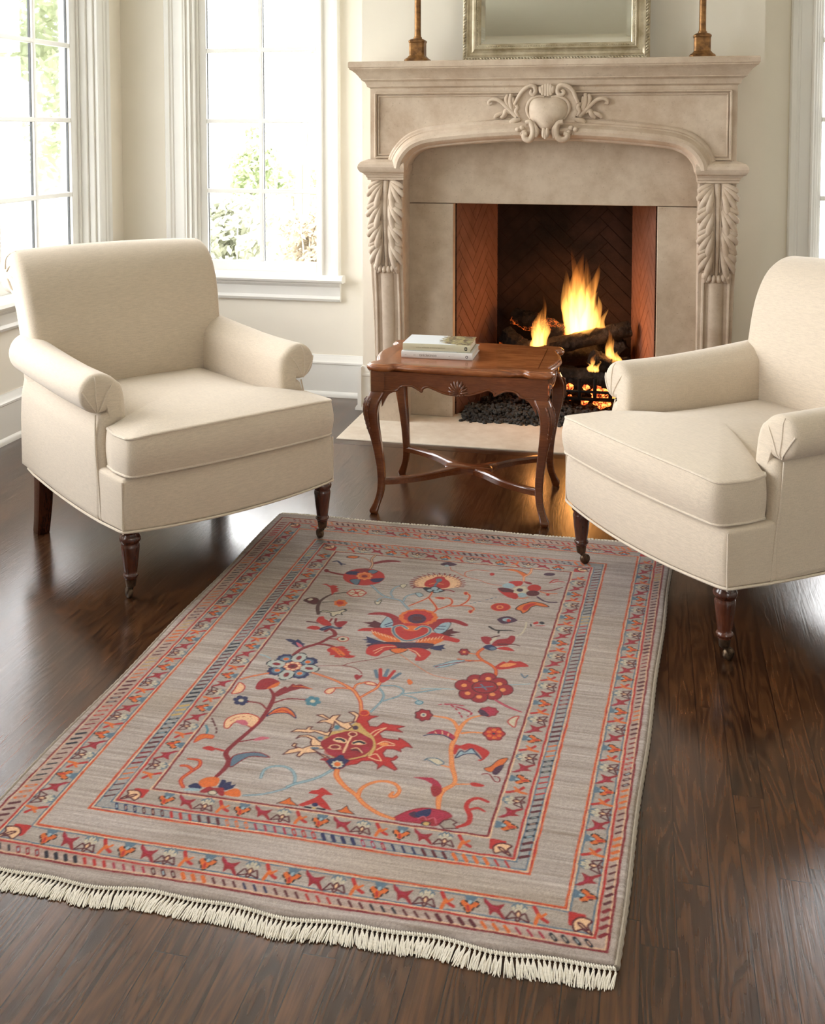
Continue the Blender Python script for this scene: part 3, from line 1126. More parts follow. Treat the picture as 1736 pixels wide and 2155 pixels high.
MX0, MX1, MZ0, MZ1, MY = -0.818, -0.010, 0.0, 0.98, 0.0
mir = thing('mirror', 'silver-gilt framed mirror with a rope-twist edge leaning on the mantel', 'mirror', ((MX0 + MX1) / 2, 4.655, MT + 0.001))
mw, mh = (MX1 - MX0) / 2, MZ1
mir.rotation_euler = (math.radians(-2.5), 0, 0)


def frame_ring(mb, prof):
    """profile (inset from the outer edge, out towards the room) mitred around the mirror"""
    rg = []
    for i, o in prof:
        rg.append([(-mw + i, -o, i), (mw - i, -o, i), (mw - i, -o, mh - i), (-mw + i, -o, mh - i)])
    mb.rings(rg, False, False)


mb = MB()
frame_ring(mb, [(0.0, -0.012), (0.0, 0.018), (0.004, 0.022), (0.016, 0.022), (0.018, 0.026), (0.021, 0.026), (0.024, 0.022), (0.030, 0.017), (0.040, 0.015),
                (0.048, 0.018), (0.053, 0.025), (0.056, 0.030), (0.059, 0.030), (0.061, 0.024), (0.070, 0.020), (0.073, 0.020), (0.075, 0.012), (0.079, 0.008), (0.079, -0.012)])
fr = mb.build('frame', FRAME, mir, angle=26)
mb = MB()
r_ = 0.0105
for (ax, az, bx, bz) in ((-mw + r_, r_, mw - r_, r_), (-mw + r_, r_, -mw + r_, mh - r_), (mw - r_, r_, mw - r_, mh - r_), (-mw + r_, mh - r_, mw - r_, mh - r_)):
    L_ = math.hypot(bx - ax, bz - az)
    n_ = int(L_ / 0.0135)
    dx, dz = (bx - ax) / L_, (bz - az) / L_
    for k in range(n_):
        t_ = (k + 0.5) / n_
        x_, z_ = ax + (bx - ax) * t_, az + (bz - az) * t_
        e = 0.0085
        p0 = (x_ - dx * e - dz * e * 0.75, -0.020, z_ - dz * e + dx * e * 0.75)
        p1 = (x_, -0.0285, z_)
        p2 = (x_ + dx * e + dz * e * 0.75, -0.020, z_ + dz * e - dx * e * 0.75)
        mb.sweep([p0, p1, p2], [0.0030, 0.0052, 0.0030], seg=6)
mb.build('rope_edge', FRAME, fr, angle=60)
mb = MB()
for (ax, az, bx, bz) in ((-mw + 0.066, 0.066, mw - 0.066, 0.066), (-mw + 0.066, 0.066, -mw + 0.066, mh - 0.066), (mw - 0.066, 0.066, mw - 0.066, mh - 0.066)):
    L_ = math.hypot(bx - ax, bz - az)
    n_ = int(L_ / 0.0072)
    for k in range(n_):
        t_ = (k + 0.5) / n_
        mb.ball((ax + (bx - ax) * t_, -0.0225, az + (bz - az) * t_), 0.0033, 6, 4)
mb.build('beading', FRAME, fr, angle=60)
mb = MB()
i0, i1 = 0.077, 0.098
rg = [[(-mw + i, -o, i), (mw - i, -o, i), (mw - i, -o, mh - i), (-mw + i, -o, mh - i)] for i, o in ((i0, -0.004), (i0, 0.005), (i1, 0.0078))]
mb.rings(rg)
mb.build('mirror_glass', mat_mirror(), mir, smooth=False)
# ------------------------------------------------------------------ fire in the hearth
def mat_log(name, ember=0.0):
    t = NT(name)
    c = t.coord()
    n = t.noise(t.mapping(c, (60, 60, 14)), 1.0, 5, 0.65)
    n2 = t.noise(c, 26, 4, 0.6)
    ash = t.ramp(t.noise(c, 12, 5, 0.65), [(0.52, (0, 0, 0, 1)), (0.72, (1, 1, 1, 1))])
    cc = t.mix(n, srgb(14, 12, 11), srgb(42, 36, 33))
    cc = t.mix(t.math('MULTIPLY', ash, 0.45), cc, srgb(92, 86, 82))
    b = t.bsdf(cc, 0.9, t.bump(t.math('ADD', n, n2), 0.9, 0.012), spec=0.2)
    if ember:
        crack = t.ramp(t.noise(c, 120, 4, 0.7), [(0.50, (0, 0, 0, 1)), (0.62, (1, 1, 1, 1))])
        hot = t.ramp(t.noise(c, 9, 3), [(0.50, (0, 0, 0, 1)), (0.66, (1, 1, 1, 1))])
        e = t.math('MULTIPLY', crack, hot)
        b.inputs['Emission Color'].default_value = (1.0, 0.16, 0.02, 1)
        t.l(t.math('MULTIPLY', e, ember), b.inputs['Emission Strength'])
    return t.m


LOG = mat_log('charred_bark')
LOGE = mat_log('glowing_charred_bark', 1.6)
IRON = mat_metal('black_iron', srgb(34, 31, 30), srgb(18, 16, 15), 0.6, 60, 0.6)


def mat_ember():
    t = NT('glowing_coal')
    c = t.coord('Object')
    n = t.noise(c, 55, 4, 0.6)
    b = t.bsdf(t.mix(n, srgb(30, 22, 20), srgb(70, 44, 36)), 0.9)
    t.l(t.ramp(n, [(0.40, (0.9, 0.05, 0.01, 1)), (0.60, (1.0, 0.30, 0.06, 1))]), b.inputs['Emission Color'])
    t.l(t.math('MULTIPLY', t.ramp(n, [(0.38, (0, 0, 0, 1)), (0.62, (1, 1, 1, 1))]), 3.6), b.inputs['Emission Strength'])
    return t.m


EMBER = mat_ember()


def fire_log(p0, p1, r0, r1, label, mat=LOG, seed=1, knots=0):
    p0, p1 = Vector(p0), Vector(p1)
    c = (p0 + p1) / 2
    t = tag(bpy.data.objects.new('fire_log', None), label, 'log', 'logs burning in the grate')
    COL.objects.link(t)
    t.location = c
    mb = MB()
    n = 44
    ax = (p1 - p0)
    side = ax.cross(Vector((0, 0, 1))).normalized()
    up = side.cross(ax).normalized()
    rg = []
    R_ = random.Random(seed)
    bend = R_.uniform(-0.015, 0.015)
    for i in range(n + 1):
        u = i / n
        q = p0 - c + ax * u + up * bend * math.sin(PI * u)
        r = r0 + (r1 - r0) * u
        ring = []
        for k in range(32):
            w = 2 * PI * k / 32
            nz = mnoise.noise(Vector((math.cos(w) * 1.6 + seed * 7, math.sin(w) * 1.6, u * 6 + seed)))
            nz2 = mnoise.noise(Vector((math.cos(w) * 5 + seed * 3, math.sin(w) * 5, u * 16)))
            nz3 = mnoise.noise(Vector((math.cos(w) * 9 + seed, math.sin(w) * 9, u * 12)))
            rr = r * (1 + 0.22 * nz + 0.18 * nz2 + 0.14 * abs(nz3))
            ring.append(q + side * (math.cos(w) * rr) + up * (math.sin(w) * rr))
        rg.append(ring)
    # split, slightly hollowed ends
    for e, k in ((0, -1), (n, 1)):
        cen = sum((Vector(p) for p in rg[e]), Vector()) / 32
        cap = [cen + (Vector(p) - cen) * 0.45 - ax.normalized() * 0.006 * k for p in rg[e]]
        if k < 0:
            rg.insert(0, cap)
        else:
            rg.append(cap)
    mb.rings(rg)
    mb.build('bark', mat, t, angle=70)
    return t


# grate
gt = thing('fire_grate', 'black iron fire grate with upright bars under the burning logs', 'grate', (FC + 0.10, 4.92, 0.006))
mb = MB()
for x in np.linspace(-0.24, 0.24, 8):
    mb.sweep([(x, -0.135, 0.185), (x, -0.138, 0.12), (x, -0.125, 0.095), (x, 0.12, 0.095), (x, 0.135, 0.13)], 0.0085, seg=8)
mb.build('bars', IRON, gt)
mb = MB()
for y in (-0.10, 0.09):
    mb.sweep([(-0.26, y, 0.082), (0.26, y, 0.082)], 0.009, seg=8)
mb.sweep([(-0.26, -0.139, 0.125), (0.26, -0.139, 0.125)], 0.0065, seg=8)
mb.build('cross_rails', IRON, gt)
for x in (-0.22, 0.22):
    for y in (-0.10, 0.09):
        MB().sweep([(x, y, 0.082), (x, y, 0.0)], 0.009, seg=8).build('leg', IRON, gt)

fire_log((-0.62, 4.93, 0.175), (-0.02, 4.84, 0.180), 0.052, 0.046, 'thick charred log lying level across the front bars of the grate', LOG, 3)
fire_log((-0.66, 5.06, 0.235), (-0.10, 5.08, 0.26), 0.058, 0.052, 'charred log lying along the back of the grate against the sooty brick', LOG, 8)
fire_log((-0.600, 4.86, 0.275), (-0.085, 5.00, 0.385), 0.038, 0.036, 'long charred log slanting up to the right in front of the tall flame', LOG, 12)
fire_log((-0.665, 4.97, 0.335), (-0.47, 4.83, 0.235), 0.046, 0.050, 'short glowing log propped at the left end of the fire', LOGE, 21)
fire_log((-0.64, 5.10, 0.41), (-0.38, 4.98, 0.35), 0.040, 0.046, 'red-glowing log behind the small left flame', LOGE, 33)
fire_log((-0.250, 4.80, 0.275), (-0.085, 4.88, 0.232), 0.040, 0.042, 'stubby grey-ashed log at the right front of the fire', LOG, 41)
fire_log((-0.215, 5.05, 0.330), (-0.110, 4.97, 0.265), 0.040, 0.042, 'ash-grey log end leaning at the right rear of the fire', LOG, 52)

R_ = random.Random(5)


def lump(mb, c, r, seed):
    rs = []
    for i in range(6):
        a = -PI / 2 + PI * i / 5
        q = max(math.cos(a), 0.05)
        ring = []
        for k in range(7):
            w = 2 * PI * k / 7
            d = Vector((q * math.cos(w), q * math.sin(w), math.sin(a)))
            rr = r * (1 + 0.55 * mnoise.noise(d * 1.7 + Vector((seed, seed * 2.3, 0))))
            ring.append((c[0] + d.x * rr, c[1] + d.y * rr, c[2] + d.z * rr * 0.8))
        rs.append(ring)
    mb.rings(rs)


for k in range(26):
    mb = MB()
    x_, y_ = R_.uniform(-0.26, 0.26), R_.uniform(-0.11, 0.10)
    lump(mb, (0, 0, 0), R_.uniform(0.018, 0.03), k * 3.1)
    o = mb.build('ember', EMBER, None, angle=30)
    o.location = (FC + 0.10 + x_, 4.92 + y_, 0.122 + R_.uniform(0, 0.02))
    tag(o, 'red-hot glowing coal lying on the grate bars beneath the logs', 'ember', 'glowing coals on the grate')
for k in range(14):
    mb = MB()
    lump(mb, (0, 0, 0), R_.uniform(0.012, 0.022), k * 5.7 + 90)
    o = mb.build('ember', EMBER, None, angle=30)
    o.location = (FC + 0.10 + R_.uniform(-0.26, 0.24), 4.92 + R_.uniform(-0.14, 0.02), 0.062 + R_.uniform(0, 0.012))
    tag(o, 'red-hot coal fallen among the grey cinders below the grate', 'ember', 'glowing coals below the grate')

# cinder bed: uncountable
mb = MB()
for k in range(2300):
    x_ = FC + R_.uniform(-0.385, 0.375)
    y_ = R_.choice((R_.uniform(4.645, 4.80), R_.uniform(4.62, 5.12), R_.triangular(4.60, 4.80, 4.70)))
    hgt = 0.055 * min(1, max(0, (y_ - 4.615) / 0.12)) * (1 - 0.4 * abs(x_ - FC) / 0.4)
    half = 0.40 - max(0, (y_ - 4.74)) * 0.28
    if abs(x_ - FC) > half:
        continue
    lump(mb, (x_, y_, 0.008 + R_.uniform(0, 1) * hgt), R_.uniform(0.0045, 0.0115), k * 1.7)
CINDER = mat_stone('grey_cinder', srgb(78, 75, 72), srgb(40, 38, 37), 0.7)
tag(mb.build('cinder_bed', CINDER, None, angle=25), 'bed of small grey-black cinders spilling onto the hearth', 'cinders', kind='stuff')


# flames: glowing gas that thins out towards its edges and tips
def mat_flame(name, top, gain, lo, hi):
    t = NT(name)
    c = t.coord('Object')
    sp = t.n('ShaderNodeSeparateXYZ')
    t.l(c, sp.inputs[0])
    h = t.math('DIVIDE', sp.outputs[2], top, clamp=True)
    n = t.noise(t.mapping(c, (46, 46, 5)), 1.0, 3, 0.55, 0.6)
    streak = t.ramp(n, [(0.34, (0.12, 0.12, 0.12, 1)), (0.62, (1, 1, 1, 1))])
    fall = t.ramp(h, [(0.0, (0.35, 0.35, 0.35, 1)), (0.10, (1, 1, 1, 1)), (0.42, (0.62, 0.62, 0.62, 1)), (0.80, (0.16, 0.16, 0.16, 1)), (1.0, (0.02, 0.02, 0.02, 1))])
    col = t.ramp(h, [(0.0, lo), (0.45, lo), (1.0, hi)])
    em = t.n('ShaderNodeEmission')
    t.l(col, em.inputs[0])
    st = t.math('MULTIPLY', t.math('MULTIPLY', t.mix(t.math('MULTIPLY', h, 1.6, clamp=True), (1, 1, 1, 1), streak), fall), gain)
    t.l(st, em.inputs[1])
    t.l(em.outputs[0], t.out.inputs['Volume'])
    return t.m


def flame(loc, label, tongues, top, gain):
    t = thing('flame', label, 'flame', loc, group='flames of the fire')
    m = mat_flame('flame_gas', top, gain, (1.0, 0.42, 0.085, 1), (1.0, 0.20, 0.02, 1))
    for (x, y, z0, hgt, r, lean, ph) in tongues:
        mb = MB()
        rg = []
        n = 26
        for i in range(n + 1):
            u = i / n
            rr = r * (0.55 + 0.45 * math.sin(PI * min(1, u * 1.5 + 0.05))) * (1 - u) ** 0.75 if u > 0.45 else r * (0.62 + 0.42 * math.sin(PI * (u * 0.9 + 0.05)))
            if u > 0.45:
                rr = r * (0.62 + 0.42 * math.sin(PI * (0.45 * 0.9 + 0.05))) * max(0.0, (1 - (u - 0.45) / 0.55)) ** 0.85
            rr = max(rr, 0.0006)
            cx = x + lean * u * u + 0.012 * math.sin(ph + u * 7) * u
            cy = y + 0.010 * math.sin(ph * 1.7 + u * 6) * u
            ring = []
            for k in range(14):
                w = 2 * PI * k / 14
                q = 1 + 0.22 * math.sin(3 * w + ph + u * 5) * u
                ring.append((cx + rr * q * math.cos(w), cy + rr * 0.72 * q * math.sin(w), z0 + hgt * u))
            rg.append(ring)
        mb.rings(rg)
        mb.build('tongue', m, t, angle=180)
    return t


flame((-0.320, 4.955, 0.325), 'tall central flame, white-hot at its foot and forked at the top', [
    (0.0, 0, 0.0, 0.42, 0.052, 0.010, 0.3), (-0.030, 0.0, 0.0, 0.34, 0.036, -0.045, 1.1), (0.034, 0.0, 0.02, 0.35, 0.036, 0.055, 2.0),
    (0.012, 0.02, 0.0, 0.40, 0.034, 0.028, 3.2), (-0.012, -0.02, 0.0, 0.45, 0.030, -0.012, 4.0), (0.030, -0.01, 0.0, 0.24, 0.042, 0.065, 5.0),
    (-0.036, 0.01, 0.0, 0.22, 0.036, -0.030, 5.9), (0.078, 0.01, 0.0, 0.22, 0.026, 0.012, 2.6), (0.105, 0.0, 0.0, 0.16, 0.020, 0.02, 0.9)], 0.44, 62)
flame((-0.500, 4.83, 0.275), 'smaller flame licking up at the left of the logs', [
    (0, 0, 0, 0.22, 0.027, 0.010, 0.5), (0.016, 0, 0, 0.29, 0.020, 0.012, 2.5), (0.030, 0.005, 0.05, 0.13, 0.020, 0.022, 4.2), (-0.012, 0, 0.0, 0.13, 0.018, -0.004, 3.0)], 0.29, 105)
flame((-0.160, 4.815, 0.245), 'slim flame rising at the right front of the slanting log', [
    (0.0, 0, 0.0, 0.13, 0.021, -0.008, 1.4), (-0.010, 0, 0.0, 0.19, 0.015, -0.014, 2.7), (0.020, 0, 0, 0.07, 0.017, 0.012, 5.1)], 0.18, 120)
flame((-0.238, 4.770, 0.225), 'little flame in front of the logs just past the table corner', [
    (0.0, 0, 0.0, 0.09, 0.014, 0.004, 0.4), (0.012, 0, 0.0, 0.055, 0.014, 0.010, 2.2), (-0.014, 0, 0.0, 0.045, 0.014, -0.012, 3.3)], 0.09, 150)


def glow(name, loc, power, col, size):
    l = bpy.data.lights.new(name, 'POINT')
    l.energy = power
    l.color = col
    l.shadow_soft_size = size
    o = bpy.data.objects.new(name, l)
    COL.objects.link(o)
    o.location = loc
    return o


glow('fire_light', (-0.315, 4.92, 0.46), 1.5, (1.0, 0.42, 0.13), 0.035)
glow('fire_light', (-0.495, 4.82, 0.36), 0.7, (1.0, 0.40, 0.12), 0.02)
glow('fire_light', (-0.165, 4.80, 0.31), 0.6, (1.0, 0.40, 0.12), 0.015)
# ------------------------------------------------------------------ side table
WD = mat_wood('polished_walnut', srgb(134, 76, 42), srgb(98, 52, 27), (4, 26, 26), 0.22, 0.55, 8.0)
WDT = None


def mat_tabletop():
    t = NT('inlaid_walnut_top')
    c = t.coord()
    sp = t.n('ShaderNodeSeparateXYZ')
    t.l(c, sp.inputs[0])
    v = t.mapping(c, (4, 26, 26))
    n = t.noise(v, 0.9, 4, 0.55, 0.8)
    w = t.math('MULTIPLY_ADD', t.math('SINE', t.math('MULTIPLY', n, 26.0)), 0.5, 0.5)
    fine = t.noise(t.mapping(c, (26, 260, 100)), 1.0, 3)
    blot = t.noise(c, 11, 4, 0.6)
    f = t.math('ADD', t.math('ADD', t.math('MULTIPLY', w, 0.25), t.math('MULTIPLY', fine, 0.4)), t.math('MULTIPLY', blot, 0.35))
    cc = t.ramp(f, [(0.25, srgb(108, 56, 27)), (0.5, srgb(148, 85, 44)), (0.8, srgb(178, 111, 61))])
    ax = t.math('ABSOLUTE', sp.outputs[0])
    ay = t.math('ABSOLUTE', sp.outputs[1])
    d = t.math('MAXIMUM', t.math('SUBTRACT', ax, 0.262), t.math('SUBTRACT', ay, 0.172))
    line = t.math('LESS_THAN', t.math('ABSOLUTE', d), 0.0016)
    band = t.math('GREATER_THAN', d, 0.0)
    cc = t.mix(t.math('MULTIPLY', band, 0.28), cc, srgb(104, 58, 30))
    cc = t.mix(t.math('MULTIPLY', line, 0.8), cc, srgb(48, 24, 12))
    t.bsdf(cc, 0.24, t.bump(fine, 0.04, 0.001), spec=0.5, coat=0.5, coat_r=0.12)
    return t.m


TX, TY, TZ = -0.618, 3.648, 0.518
tb = thing('side_table', 'carved walnut side table with cabriole legs and a curved cross stretcher', 'table', (TX, TY, 0))
A_, B_ = 0.327, 0.236


def top_outline(d=0.0):
    """serpentine outline with projecting rounded corners, drawn for one quarter and mirrored"""
    q = [(0.0, B_ - 0.002), (0.08, B_ - 0.004), (0.15, B_ - 0.012), (0.195, B_ - 0.022), (0.215, B_ - 0.026), (0.224, B_ - 0.020), (0.236, B_ - 0.010), (0.262, B_ - 0.006),
         (0.290, B_ - 0.008), (0.308, B_ - 0.016), (A_ - 0.009, B_ - 0.030), (A_ - 0.006, B_ - 0.050), (A_ - 0.010, B_ - 0.070), (A_ - 0.020, B_ - 0.080), (A_ - 0.026, B_ - 0.090),
         (A_ - 0.022, B_ - 0.110), (A_ - 0.012, B_ - 0.150), (A_ - 0.004, B_ - 0.20), (A_, 0.0)]
    q = smooth_path([(a, b, 0) for a, b in q], 4)
    q = [(a, b) for a, b, _ in q]
    full = q[:-1] + [(a, -b) for a, b in reversed(q)][:-1] + [(-a, -b) for a, b in q][:-1] + [(-a, b) for a, b in reversed(q)][:-1]
    return inset(full, d) if d else full


mb = MB()
rg = []
for d, z in ((0.016, TZ - 0.0255), (0.010, TZ - 0.0250), (0.004, TZ - 0.0215), (0.0005, TZ - 0.016), (0.0, TZ - 0.011), (0.002, TZ - 0.007), (0.006, TZ - 0.0045), (0.0075, TZ - 0.0042),
             (0.009, TZ - 0.0022), (0.012, TZ - 0.0004), (0.016, TZ)):
    rg.append([(a, b, z) for a, b in top_outline(d)])
for k in (0.9, 0.6, 0.25):
    rg.append([(a * k, b * k, TZ) for a, b in top_outline(0.016)])
mb.rings(rg)
mb.build('tabletop', mat_tabletop(), tb, angle=35)

LX, LY = 0.276, 0.196            # centres of the leg blocks
AZ0, AZ1 = 0.405, TZ - 0.024


def apron(mb, L, half_t):
    """board along x from -L..L, scalloped lower edge, centred on y = 0"""
    pts = [(-L, 0.424), (-L + 0.045, 0.427), (-L + 0.062, 0.441), (-L + 0.085, 0.447), (-L + 0.105, 0.444), (-L + 0.128, 0.432), (-L + 0.134, 0.428), (-L + 0.138, 0.438), (-L + 0.155, 0.446),
           (-L + 0.175, 0.440), (-0.050, 0.428), (-0.030, 0.424), (0.0, 0.423)]
    if L < 0.2:
        pts = [(-L, 0.424), (-L + 0.03, 0.428), (-L + 0.05, 0.442), (-L + 0.075, 0.446), (-L + 0.10, 0.434), (-0.03, 0.426), (0, 0.424)]
    low = smooth_path([(a, b, 0) for a, b in pts], 5)
    low = [(a, b) for a, b, _ in low]
    low = low + [(-a, b) for a, b in reversed(low[:-1])]
    v, f = [], []
    for y in (-half_t, half_t):
        for a, b in low:
            v += [(a, y, b), (a, y, AZ1)]
    n = len(low)
    for i in range(n - 1):
        a, q = 2 * i, 2 * n
        f += [(a, a + 1, a + 3, a + 2), (q + a, q + a + 2, q + a + 3, q + a + 1), (a, a + 2, q + a + 2, q + a)]
    f += [(0, 2 * n, 2 * n + 1, 1), (2 * n - 2, 2 * n - 1, 4 * n - 1, 4 * n - 2)]
    mb.add(v, f)
    mb.sweep([(a, -half_t - 0.0005, b + 0.0035) for a, b in low], 0.0042, seg=8)
    return low


for s, nm in ((-1, 'apron'), (1, 'apron')):
    mb = MB()
    apron(mb, LX - 0.018, 0.009)
    if s > 0:
        mb.xf(Matrix.Rotation(PI, 4, 'Z'))
    mb.xf(Matrix.Translation((0, s * (LY + 0.012), 0)))
    ap = mb.build('apron', WD, tb, angle=35)
    if s < 0:
        # scallop shell in the middle
        mb = MB()
        for k in range(9):
            w = math.radians(-78 + 156 * k / 8)
            ln = 0.032 + 0.006 * math.cos(w)
            pts = [(math.sin(w) * ln * u, -0.0245 - 0.008 * math.sin(PI * u) - 0.004, 0.430 + math.cos(w) * ln * u * 1.18) for u in np.linspace(0.12, 1, 7)]
            mb.sweep([(x, y + s * LY + 0.012 * s + 0.022, z) for x, y, z in pts], [0.0018, 0.003, 0.004, 0.0048, 0.0052, 0.005, 0.0036], seg=7)
        for k in range(7):
            mb.ball((-0.024 + 0.008 * k, s * (LY + 0.012) - 0.011, 0.4265 - 0.002 * math.cos(k - 3)), (0.005, 0.005, 0.004), 7, 5)
        mb.build('shell_carving', WD, ap, angle=60)
for s in (-1, 1):
    mb = MB()
    apron(mb, LY - 0.018, 0.009)
    mb.xf(Matrix.Rotation(-PI / 2 * -s, 4, 'Z'))
    mb.xf(Matrix.Translation((s * (LX + 0.012), 0, 0)))
    mb.build('apron', WD, tb, angle=35)

for sx in (-1, 1):
    for sy in (-1, 1):
        mb = MB()
        # corner block
        mb.box(LX * sx - 0.0235, LX * sx + 0.0235, LY * sy - 0.0235, LY * sy + 0.0235, 0.420, AZ1)
        dx, dy = sx * 0.7071, sy * 0.7071
        # cabriole curve: offset outwards along the diagonal, half width
        prof = [(0.424, 0.002, 0.026), (0.415, 0.006, 0.027), (0.400, 0.017, 0.026), (0.380, 0.026, 0.0245), (0.355, 0.030, 0.0225), (0.325, 0.027, 0.0205), (0.29, 0.020, 0.0185), (0.25, 0.011, 0.0165),
                (0.21, 0.003, 0.015), (0.17, -0.004, 0.0140), (0.13, -0.008, 0.0132), (0.095, -0.008, 0.0126), (0.065, -0.003, 0.0122), (0.042, 0.006, 0.0122), (0.026, 0.015, 0.0135), (0.014, 0.021, 0.0150), (0.006, 0.022, 0.0135), (0.0, 0.020, 0.011)]
        pp_ = smooth_path(prof, 3)
        rg = []
        for z, o, w in pp_:
            cx, cy = LX * sx + dx * o, LY * sy + dy * o
            sec = round_poly([(-w, -w), (w, -w), (w, w), (-w, w)], w * 0.45, 3)
            rg.append([(cx + a, cy + b, z) for a, b in sec])
        mb.rings(rg)
        # wings that run from the knee into the apron
        for (ux, uy) in ((-sx, 0), (0, -sy)):
            ox, oy = (0, sy * 0.012) if ux else (sx * 0.012, 0)
            rg = []
            for u in np.linspace(0, 1, 7):
                drop = 0.050 * (1 - u) ** 1.8 + 0.004
                x, y = LX * sx + ux * (0.014 + 0.036 * u) + ox, LY * sy + uy * (0.014 + 0.036 * u) + oy
                px, py = (0, 0.011) if ux else (0.011, 0)
                rg.append([(x - px, y - py, 0.426), (x + px, y + py, 0.426), (x + px, y + py, 0.426 - drop), (x - px, y - py, 0.426 - drop)])
            mb.rings(rg)
        leg = mb.build('leg', WD, tb, angle=50)
        # carved leaf down the knee
        mb = MB()
        for k, sp_ in enumerate((-0.011, -0.004, 0.004, 0.011)):
            pts = []
            for z in np.linspace(0.405, 0.265 + 0.02 * abs(k - 1.5), 10):
                o = np.interp(z, [q[0] for q in reversed(pp_)], [q[1] for q in reversed(pp_)])
                w = np.interp(z, [q[0] for q in reversed(pp_)], [q[2] for q in reversed(pp_)])
                u = (0.405 - z) / 0.14
                e = sp_ * (1 - 0.75 * u) * 1.25
                rr_ = w * 1.20 - abs(e) * 0.35
                pts.append((LX * sx + dx * (o + rr_) - dy * e, LY * sy + dy * (o + rr_) + dx * e, z))
            mb.sweep(pts, [0.003, 0.0045, 0.005, 0.005, 0.0048, 0.0044, 0.004, 0.0034, 0.0028, 0.0016], seg=6)
        for k in range(7):
            for e in (-1, 1):
                z = 0.395 - 0.016 * k
                o = np.interp(z, [q[0] for q in reversed(pp_)], [q[1] for q in reversed(pp_)])
                w = np.interp(z, [q[0] for q in reversed(pp_)], [q[2] for q in reversed(pp_)])
                ee = e * 0.014 * (1 - 0.09 * k)
                mb.ball((LX * sx + dx * (o + w * 1.08) - dy * ee, LY * sy + dy * (o + w * 1.08) + dx * ee, z), (0.0042, 0.0042, 0.0065), 7, 5)
        mb.build('knee_carving', WD, leg, angle=60)

# cross stretcher: four bowed arms meeting in a flat centre
mb = MB()
SZ = 0.108
for sx in (-1, 1):
    for sy in (-1, 1):
        ex, ey = LX * sx - 0.006 * sx, LY * sy - 0.006 * sy
        pts = smooth_path([(ex, ey, SZ), (ex - sx * 0.055, ey - sy * 0.022, SZ), (ex * 0.52, ey * 0.62, SZ), (ex * 0.27, ey * 0.26, SZ), (0.035 * sx, 0.018 * sy, SZ)], 6)
        n = len(pts)
        rg = []
        for i in range(n):
            a, b = Vector(pts[max(i - 1, 0)]), Vector(pts[min(i + 1, n - 1)])
            tt = (b - a).normalized()
            s_ = Vector((-tt.y, tt.x, 0)) * (0.0125 + 0.008 * (i / (n - 1)) ** 3)
            p = Vector(pts[i])
            up_ = Vector((0, 0, 0.011))
            ed = 0.72
            rg.append([p - s_ - up_, p + s_ - up_, p + s_ + up_ * 0.3, p + s_ * ed + up_ * 0.55, p + s_ * ed * 0.8 + up_, p - s_ * ed * 0.8 + up_, p - s_ * ed + up_ * 0.55, p - s_ + up_ * 0.3])
        mb.rings(rg)
c8 = round_poly([(-0.085, -0.030), (0.085, -0.030), (0.085, 0.030), (-0.085, 0.030)], 0.03, 5)
mb.rings([[(a, b, SZ - 0.0112) for a, b in c8], [(a, b, SZ + 0.008) for a, b in c8], [(a * 0.94, b * 0.86, SZ + 0.0113) for a, b in c8]])
mb.build('stretcher', WD, tb, angle=40)

# ------------------------------------------------------------------ books
PAPER = mat_plain('book_paper', srgb(232, 228, 216), 0.8, 0.2)
INK = mat_plain('grey_print', srgb(128, 124, 118), 0.7, 0.2)
INKD = mat_plain('dark_print', srgb(58, 60, 56), 0.7, 0.2)


def mat_cover(name, base, photo=False):
    t = NT(name)
    c = t.coord()
    col = base
    if photo:
        sp = t.n('ShaderNodeSeparateXYZ')
        t.l(c, sp.inputs[0])
        x, y = sp.outputs[0], sp.outputs[1]
        n = t.noise(t.mapping(c, (26, 50, 1)), 1.0, 5, 0.65)
        n2 = t.noise(t.mapping(c, (60, 80, 1), (3, 1, 0)), 1.0, 3, 0.6)
        pic = t.ramp(n, [(0.30, srgb(48, 40, 36)), (0.42, srgb(120, 98, 80)), (0.52, srgb(196, 186, 132)), (0.60, srgb(150, 146, 108)), (0.72, srgb(232, 230, 228))])
        pic = t.mix(t.ramp(n2, [(0.50, (0, 0, 0, 1)), (0.56, (1, 1, 1, 1))]), pic, srgb(92, 80, 74))
        # picture fills the right end of the cover with a ragged inner border
        e = t.math('ADD', x, t.math('MULTIPLY_ADD', t.noise(t.mapping(c, (30, 60, 1)), 1.0, 3), 0.12, -0.06))
        f = t.math('MULTIPLY', t.math('GREATER_THAN', e, 0.010), t.math('GREATER_THAN', t.math('ADD', y, t.math('MULTIPLY', x, 0.35)), -0.052))
        col = t.mix(f, base, pic)
    t.bsdf(col, 0.32, spec=0.5)
    return t.m


